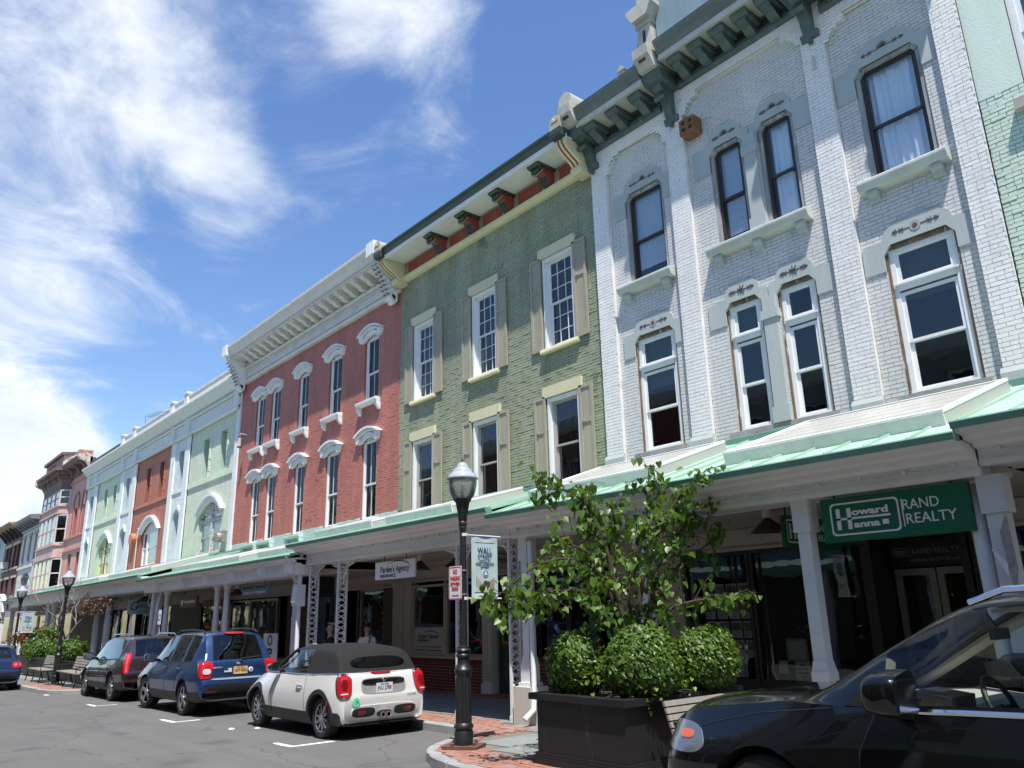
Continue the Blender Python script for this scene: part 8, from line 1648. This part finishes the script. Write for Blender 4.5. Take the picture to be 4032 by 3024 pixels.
def shrub(x, y, z, r, n, lab, m_, ls=.033, sq=.95, grp='round clipped shrubs in planters'):
    s = thing('boxwood_shrub', lab, 'shrub', (x, y, z - r * sq), grp); m = MB(); c = Vector((x, y, z))
    bumps = [(Vector((random.gauss(0, 1), random.gauss(0, 1), random.gauss(0, 1))).normalized(), random.uniform(-.12, .1)) for _ in range(34)]
    for _ in range(n):
        d = Vector((random.gauss(0, 1), random.gauss(0, 1), random.gauss(.1, 1))).normalized(); k = 1 + sum(a * max(0, d.dot(b) - .8) * 5 for b, a in bumps); rr = r * k * (1.0 + random.gauss(0, .045)); p = c + Vector((d.x * rr, d.y * rr, d.z * rr * sq)) 
        nrm = (d + Vector((random.gauss(0, .6), random.gauss(0, .6), random.gauss(.3, .6)))).normalized(); u = nrm.cross(Vector((random.random(), random.random(), random.random())).normalized()).normalized(); v = nrm.cross(u); sz = ls * random.uniform(.6, 1.2)
        m.add([p - u * sz * .9, p + v * sz * .5, p + u * sz * .9 + nrm * sz * .2, p - v * sz * .5], [(0, 1, 2), (0, 2, 3)])
    for _ in range(26):
        d = Vector((random.gauss(0, 1), random.gauss(0, 1), random.gauss(.5, .8))).normalized(); a = c + d * r * .97; e = (d + Vector((random.gauss(0, .4), random.gauss(0, .4), .5))).normalized()
        for k in range(7): p = a + e * (.012 + k * .35 * ls) + Vector((random.gauss(0, .2), random.gauss(0, .2), 0)) * ls; u = Vector((random.gauss(0, 1), random.gauss(0, 1), random.gauss(0, .5))).normalized(); v = u.cross(e); m.add([p - u * ls, p + v * ls * .5, p + u * ls, p - v * ls * .5], [(0, 1, 2), (0, 2, 3)])
    m.build('foliage', m_, s)['kind'] = 'stuff'
    q = MB(); q.grid(lambda u, v: c + Vector((math.cos(u * 6.283) * math.sin(v * 3.1416), math.sin(u * 6.283) * math.sin(v * 3.1416), -math.cos(v * 3.1416) * sq)) * r * .78, 14, 8, True); q.build('shade_core', mat('shrub_core', (.012, .02, .006), .95), s)  # near-black ball: its colour stands for the shade inside the leaves
    q = MB(); q.tube([(x, y, z - r * sq - .05), (x, y, z)], .03, 6); q.build('stem', BARK, s)
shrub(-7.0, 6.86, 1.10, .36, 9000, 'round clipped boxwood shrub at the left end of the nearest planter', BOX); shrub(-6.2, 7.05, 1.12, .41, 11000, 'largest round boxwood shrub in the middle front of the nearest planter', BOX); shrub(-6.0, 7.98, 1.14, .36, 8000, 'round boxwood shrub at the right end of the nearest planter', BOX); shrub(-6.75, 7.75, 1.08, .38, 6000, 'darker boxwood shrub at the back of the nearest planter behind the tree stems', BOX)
m = MB()
for _ in range(150):
    a = random.choice(((-6.65, 6.72, .95), (-5.95, 6.75, .9), (-5.95, 7.4, .95))); p = Vector(a) + Vector((random.gauss(0, .1), random.gauss(0, .06), random.gauss(0, .11))); leafat(m, p, rot_rand(random.uniform(0, 80)), random.uniform(.03, .055))
tag(m.build('leafy_weeds', leafmat('weed_leaf', (.14, .24, .03))), 'bright green leafy weeds growing between the boxwood shrubs', 'weeds', None, 'stuff')
for x, y, z, r, lab in ((-43.6, 7.5, .62, .5, 'dark green round shrub at the left end of the long planter'), (-40.6, 7.3, .62, .58, 'bright green round shrub in the middle of the long planter'), (-38.6, 7.6, .6, .5, 'bright green shrub in the long planter left of the bare tree'), (-35.3, 7.3, .68, .55, 'round green shrub right of the middle lamp in the long planter')): shrub(x, y, z, r, 2600, lab, BOX, .06, .85)
# bare tree in the far planter
def branch_tree(base, H_, lab, name, seed, depth=5, r=.07, spread=.55, leaves=None, nleaf=0, ls=.06, grp=None, lean=(0, 0)):
    rnd = random.Random(seed); t = thing(name, lab, 'tree', base, grp); wood = MB(); tips = []; first = MB()
    def grow(p, d, L, rr, lv):
        n = 4; pts = [p]; q = p
        for i in range(n): d2 = (d + Vector((rnd.gauss(0, .12), rnd.gauss(0, .12), rnd.gauss(.02, .08)))).normalized(); q = q + d2 * L / n; pts.append(q); d = d2
        (first if lv == depth else wood).tube(pts, [rr * (1 - .4 * i / n) for i in range(n + 1)], 6 if lv > 2 else 4)
        if lv <= 2: tips.extend(pts[1:])
        if lv > 0:
            for _ in range(rnd.choice((2, 3, 3))):
                ax = Vector((rnd.gauss(0, 1), rnd.gauss(0, 1), rnd.gauss(0, .4))).normalized(); grow(q if rnd.random() < .7 else pts[3], (d + ax * spread).normalized(), L * rnd.uniform(.6, .85), rr * .58, lv - 1)
    grow(Vector(base), Vector((lean[0], lean[1], 1)).normalized(), H_ * .34, r, depth); first.build('trunk', BARKG, t, smooth=40); wood.build('branches', BARKG, t)['kind'] = 'stuff'
    if leaves:
        m = MB()
        for _ in range(nleaf): p = rnd.choice(tips) + Vector((rnd.gauss(0, .12), rnd.gauss(0, .12), rnd.gauss(0, .1))); leafat(m, p, rot_rand(rnd.uniform(0, 80)), ls * rnd.uniform(.6, 1.3))
        m.build('crown', leaves, t)['kind'] = 'stuff'
    return t
branch_tree((-38.9, 7.5, gz(-39) + .2), 4.2, 'leafless grey tree with thin spreading twigs in the long planter', 'bare_tree', 3, 5, .085, .75)
branch_tree((-50.5, 7.0, gz(-50) + .1), 3.6, 'small olive green leafy tree at the left edge behind the farthest lamp', 'leafy_tree', 11, 4, .08, .7, leafmat('olive_leaf', (.07, .10, .035)), 2600, .12)
branch_tree((-45.5, 7.9, gz(-45) + .1), 2.4, 'small tree with reddish brown foliage behind the farthest banner', 'leafy_tree', 5, 4, .05, .7, leafmat('russet_leaf', (.13, .06, .03)), 1300, .10)
branch_tree((-42.2, 7.5, gz(-42) + .6), 1.6, 'feathery light green young plant above the far planter shrubs', 'leafy_tree', 8, 4, .03, .5, leafmat('feather_leaf', (.10, .18, .06)), 1400, .08)
vn = thing('withered_vine', 'brown withered vine hanging below the arcade behind the bare tree', 'vine', (-37, 8.4, 2.2)); m = MB(); w = MB()
for k in range(26):
    x = -38.6 + random.random() * 4.2; a = Vector((x, 8.3 + random.gauss(0, .15), 2.75)); L = random.uniform(.25, .75); w.tube([a, a + Vector((random.gauss(0, .2), 0, -L * .5)), a + Vector((random.gauss(0, .25), 0, -L))], .006, 4)
    for j in range(26): leafat(m, a + Vector((random.gauss(0, .2), random.gauss(0, .1), -L * random.random())), rot_rand(random.uniform(0, 80)), random.uniform(.05, .11))
w.build('stems', BARK, vn)['kind'] = 'stuff'; m.build('dead_leaves', leafmat('dead_leaf', (.10, .065, .04), .1), vn)['kind'] = 'stuff'
# white arched entrance gable at the far left
ga = thing('arched_entrance', 'white arched entrance gable at the far left edge of the arcade', 'entrance', (-61, 8.4, gz(-61))); m = MB(); m.prism([(-63.6, 2.6), (-59.4, 2.6)] + [(-61.5 + 2.1 * math.cos(math.pi * k / 12), 2.6 + 1.15 * math.sin(math.pi * k / 12)) for k in range(13)], 'y', 8.15, 8.4); m.build('gable', WHITE, ga, fix=True); m = MB(); m.prism([(-61.5 + 1.5 * math.cos(math.pi * k / 12), 2.75 + .75 * math.sin(math.pi * k / 12)) for k in range(13)], 'y', 8.13, 8.15); m.build('fan_panel', mat('fan_grey', (.45, .46, .5), .6), ga, fix=True)
for x in (-63.3, -59.8): m = MB(); m.box(x - .14, x + .14, 8.15, 8.4, gz(x), 2.6); m.build('post', WHITE, ga)
# ------------------------------------------------------------------ people
def skin_mesh(J, E_, rad, name, m, parent, sub=2, root='pelvis'):
    """continuous body surface grown round a skeleton of joints"""
    names = list(J); me = bpy.data.meshes.new(name); me.from_pydata([J[n] for n in names], [(names.index(a), names.index(b)) for a, b in E_], []); o = bpy.data.objects.new(name, me); COL.objects.link(o)
    o.modifiers.new('s', 'SKIN'); sv = me.skin_vertices[0].data
    for i, n in enumerate(names): r = rad[n]; sv[i].radius = r if isinstance(r, tuple) else (r, r); sv[i].use_root = (n == root)
    if root not in names: sv[0].use_root = True
    s = o.modifiers.new('u', 'SUBSURF'); s.levels = s.render_levels = sub
    out = evaluated(o); out.materials.clear(); out.materials.append(m)
    for p in out.polygons: p.use_smooth = True
    k = obj(name, out); k.parent = parent; return k
def ell(parent, name, c, r, m, n=12):
    q = MB(); q.grid(lambda u, v: Vector(c) + Vector((r[0] * math.cos(u * 6.283) * math.sin(v * 3.1416), r[1] * math.sin(u * 6.283) * math.sin(v * 3.1416), -r[2] * math.cos(v * 3.1416))), n, 8, True); o = q.build(name, m, smooth='all'); o.parent = parent; return o
def person(x, y, rz, H_, lab, skin, shirt, trousers, hair, bald, turn, armL, armR, wide=1.):
    """figure facing local -y; armL / armR: (elbow, wrist) positions as fractions of height"""
    t = thing('person', lab, 'person', (x, y, gz(x) + .13), None, rz, world=False); h = H_; J = {}; r = {}; E_ = []
    def j(n, p, rr, par_=None): J[n] = tuple(c * h for c in p); r[n] = tuple(v * h for v in rr) if isinstance(rr, tuple) else rr * h; (E_.append((par_, n)) if par_ else None)
    j('pelvis', (0, 0, .53), (.085 * wide, .06)); j('waist', (0, 0, .61), (.075 * wide, .052), 'pelvis'); j('chest', (0, .005, .72), (.09 * wide, .06), 'waist'); j('collar', (0, .005, .80), (.05, .04), 'chest'); j('neck', (0, 0, .845), .031, 'collar'); j('jaw', (0, -.012, .885), (.036, .042), 'neck'); j('skull', (0, -.004, .935), (.044, .054), 'jaw'); j('crown', (0, .002, .975), (.032, .038), 'skull')
    for s, a in ((1, armL), (-1, armR)):
        n = 'l' if s > 0 else 'r'; j(n + 'sh', (s * .105 * wide, .005, .785), .033, 'chest'); e, w = a; j(n + 'el', e, .026, n + 'sh'); j(n + 'wr', w, .018, n + 'el'); d = (Vector(w) - Vector(e)).normalized(); side = Vector((0, 0, 1)).cross(d); side = side.normalized() if side.length > .1 else Vector((1, 0, 0))
        P = Vector(w) + d * .035; j(n + 'palm', tuple(P), (.018, .010), n + 'wr')
        for f, (o_, L) in enumerate(((-.016, .04), (-.005, .046), (.006, .044), (.016, .036))):
            b_ = P + side * o_ + d * .02; j(n + 'f%da' % f, tuple(b_), .0055, n + 'palm'); j(n + 'f%db' % f, tuple(b_ + d * L * .5 + Vector((0, -.006, -.006))), .005, n + 'f%da' % f); j(n + 'f%dc' % f, tuple(b_ + d * L * .8 + Vector((0, -.016, -.016))), .0042, n + 'f%db' % f)
        b_ = Vector(w) + d * .018; j(n + 'ta', tuple(b_ + side * .022 * s), .0065, n + 'wr'); j(n + 'tb', tuple(b_ + side * .030 * s + d * .022), .0055, n + 'ta')
        j(n + 'hip', (s * .05, 0, .49), .052, 'pelvis'); j(n + 'kn', (s * .055, -.01, .28), .036, n + 'hip'); j(n + 'an', (s * .058, .01, .045), .022, n + 'kn'); j(n + 'toe', (s * .065, -.07, .02), .02, n + 'an')
    skin_mesh(J, E_, r, 'body', skin, t)
    sub = lambda names, k: ({n: J[n] for n in names}, [(a, b) for a, b in E_ if a in names and b in names], {n: tuple(v * k for v in r[n]) if isinstance(r[n], tuple) else r[n] * k for n in names})
    N = ['pelvis', 'waist', 'chest', 'collar', 'lsh', 'rsh']; a, b, c = sub(N, 1.16)
    for n, s in (('lsh', 'lel'), ('rsh', 'rel')): a[n + '2'] = tuple(Vector(J[n]).lerp(Vector(J[s]), .62)); b.append((n, n + '2')); c[n + '2'] = r[s] * 1.45
    skin_mesh(a, b, c, 'shirt', shirt, t); skin_mesh(*sub(['pelvis', 'lhip', 'rhip', 'lkn', 'rkn', 'lan', 'ran'], 1.18), 'trousers', trousers, t)
    for n in ('l', 'r'): ell(t, 'shoe', (J[n + 'an'][0], J[n + 'an'][1] - .04 * h, .035 * h), (.032 * h, .075 * h, .035 * h), SFR)
    hd = bpy.data.objects.new('head_detail', None); COL.objects.link(hd); hd.parent = t; hd.location = (0, 0, 0)
    fz = .925 * h; fy = -.052 * h
    for s in (1, -1): ell(t, 'eye', (s * .017 * h, fy, fz), (.006 * h, .005 * h, .004 * h), mat('eye_dark', (.02, .015, .012), .3), 8); ell(t, 'ear', (s * .046 * h, .004 * h, fz - .005 * h), (.006 * h, .012 * h, .019 * h), skin, 8); ell(t, 'eyebrow', (s * .017 * h, fy - .001 * h, fz + .011 * h), (.010 * h, .004 * h, .0022 * h), hair, 8)
    ell(t, 'nose', (0, fy - .006 * h, fz - .016 * h), (.007 * h, .010 * h, .015 * h), skin, 8); ell(t, 'mouth', (0, fy + .001 * h, fz - .038 * h), (.014 * h, .005 * h, .003 * h), mat('lips', (.28, .10, .09), .5), 8); bpy.data.objects.remove(hd)
    q = MB(); zz = .945 * h; q.grid(lambda u, v: (.052 * h * math.cos(u * 6.283) * math.sin(.3 + v * 1.55 if v < 1 else 1.85), .012 * h + .060 * h * math.sin(u * 6.283) * math.sin(.3 + v * 1.55), zz + .058 * h * math.cos(.3 + v * (1.2 if math.sin(u * 6.283) < -.2 else 2.1) * (.35 if bald else 1.))), 18, 7, True); o = q.build('hair', hair, smooth='all'); o.parent = t
    return t, J
SK = mat('skin_light', (.50, .30, .23), .5, var=.06)
pw_, J = person(-17.42, 10.0, R(35), 1.63, 'woman in a white T-shirt with dark tied-up hair holding a cup under the arcade', SK, mat('tshirt_white', (.62, .61, .62), .8, var=.05, bump=.2, bscale=18), mat('dark_trousers', (.03, .03, .04), .8), mat('dark_hair', (.012, .01, .009), .6), False, 0, ((.14, -.01, .62), (.10, -.13, .60)), ((-.14, -.01, .62), (-.05, -.15, .62)))
ell(pw_, 'hair_bun', (0, .03 * 1.63, 1.0 * 1.63), (.045, .045, .04), mat('dark_hair', (.012, .01, .009))); q = MB(); q.tube([(.12, -.09, 1.32), (.1, -.12, 1.15), (.14, -.05, .95)], .016, 6); q.tube([(.12, -.09, 1.32), (.13, .02, 1.33), (.13, .1, 1.1)], .016, 6); o = q.build('bag_strap', SFR); o.parent = pw_
cp = thing('drink_cup', 'dark paper cup held by the woman in white', 'cup', (-17.42, 10, 1), None); c = Matrix.Rotation(R(35), 3, 'Z') @ Vector((-.02, -.31, 1.03)) + Vector((-17.42, 10, gz(-17.42) + .13)); q = MB(); q.lathe([(.03, -.06), (.04, .06)], c, 12); q.build('cup', mat('cup_dark', (.03, .02, .02), .5), cp); q = MB(); q.lathe([(.043, .06), (.043, .075), (.03, .08)], c, 12); q.build('lid', SFR, cp)
person(-18.34, 9.5, R(-25), 1.68, 'grey haired man in a black T-shirt standing behind a lacy iron post', SK, mat('tshirt_black', (.008, .008, .009), .85), mat('dark_trousers', (.03, .03, .04)), mat('white_hair', (.55, .54, .52), .8), True, 0, ((.15, .01, .60), (.13, -.08, .50)), ((-.15, .01, .60), (-.13, -.08, .50)), 1.2)
bpy.data.scenes.remove(TMP)
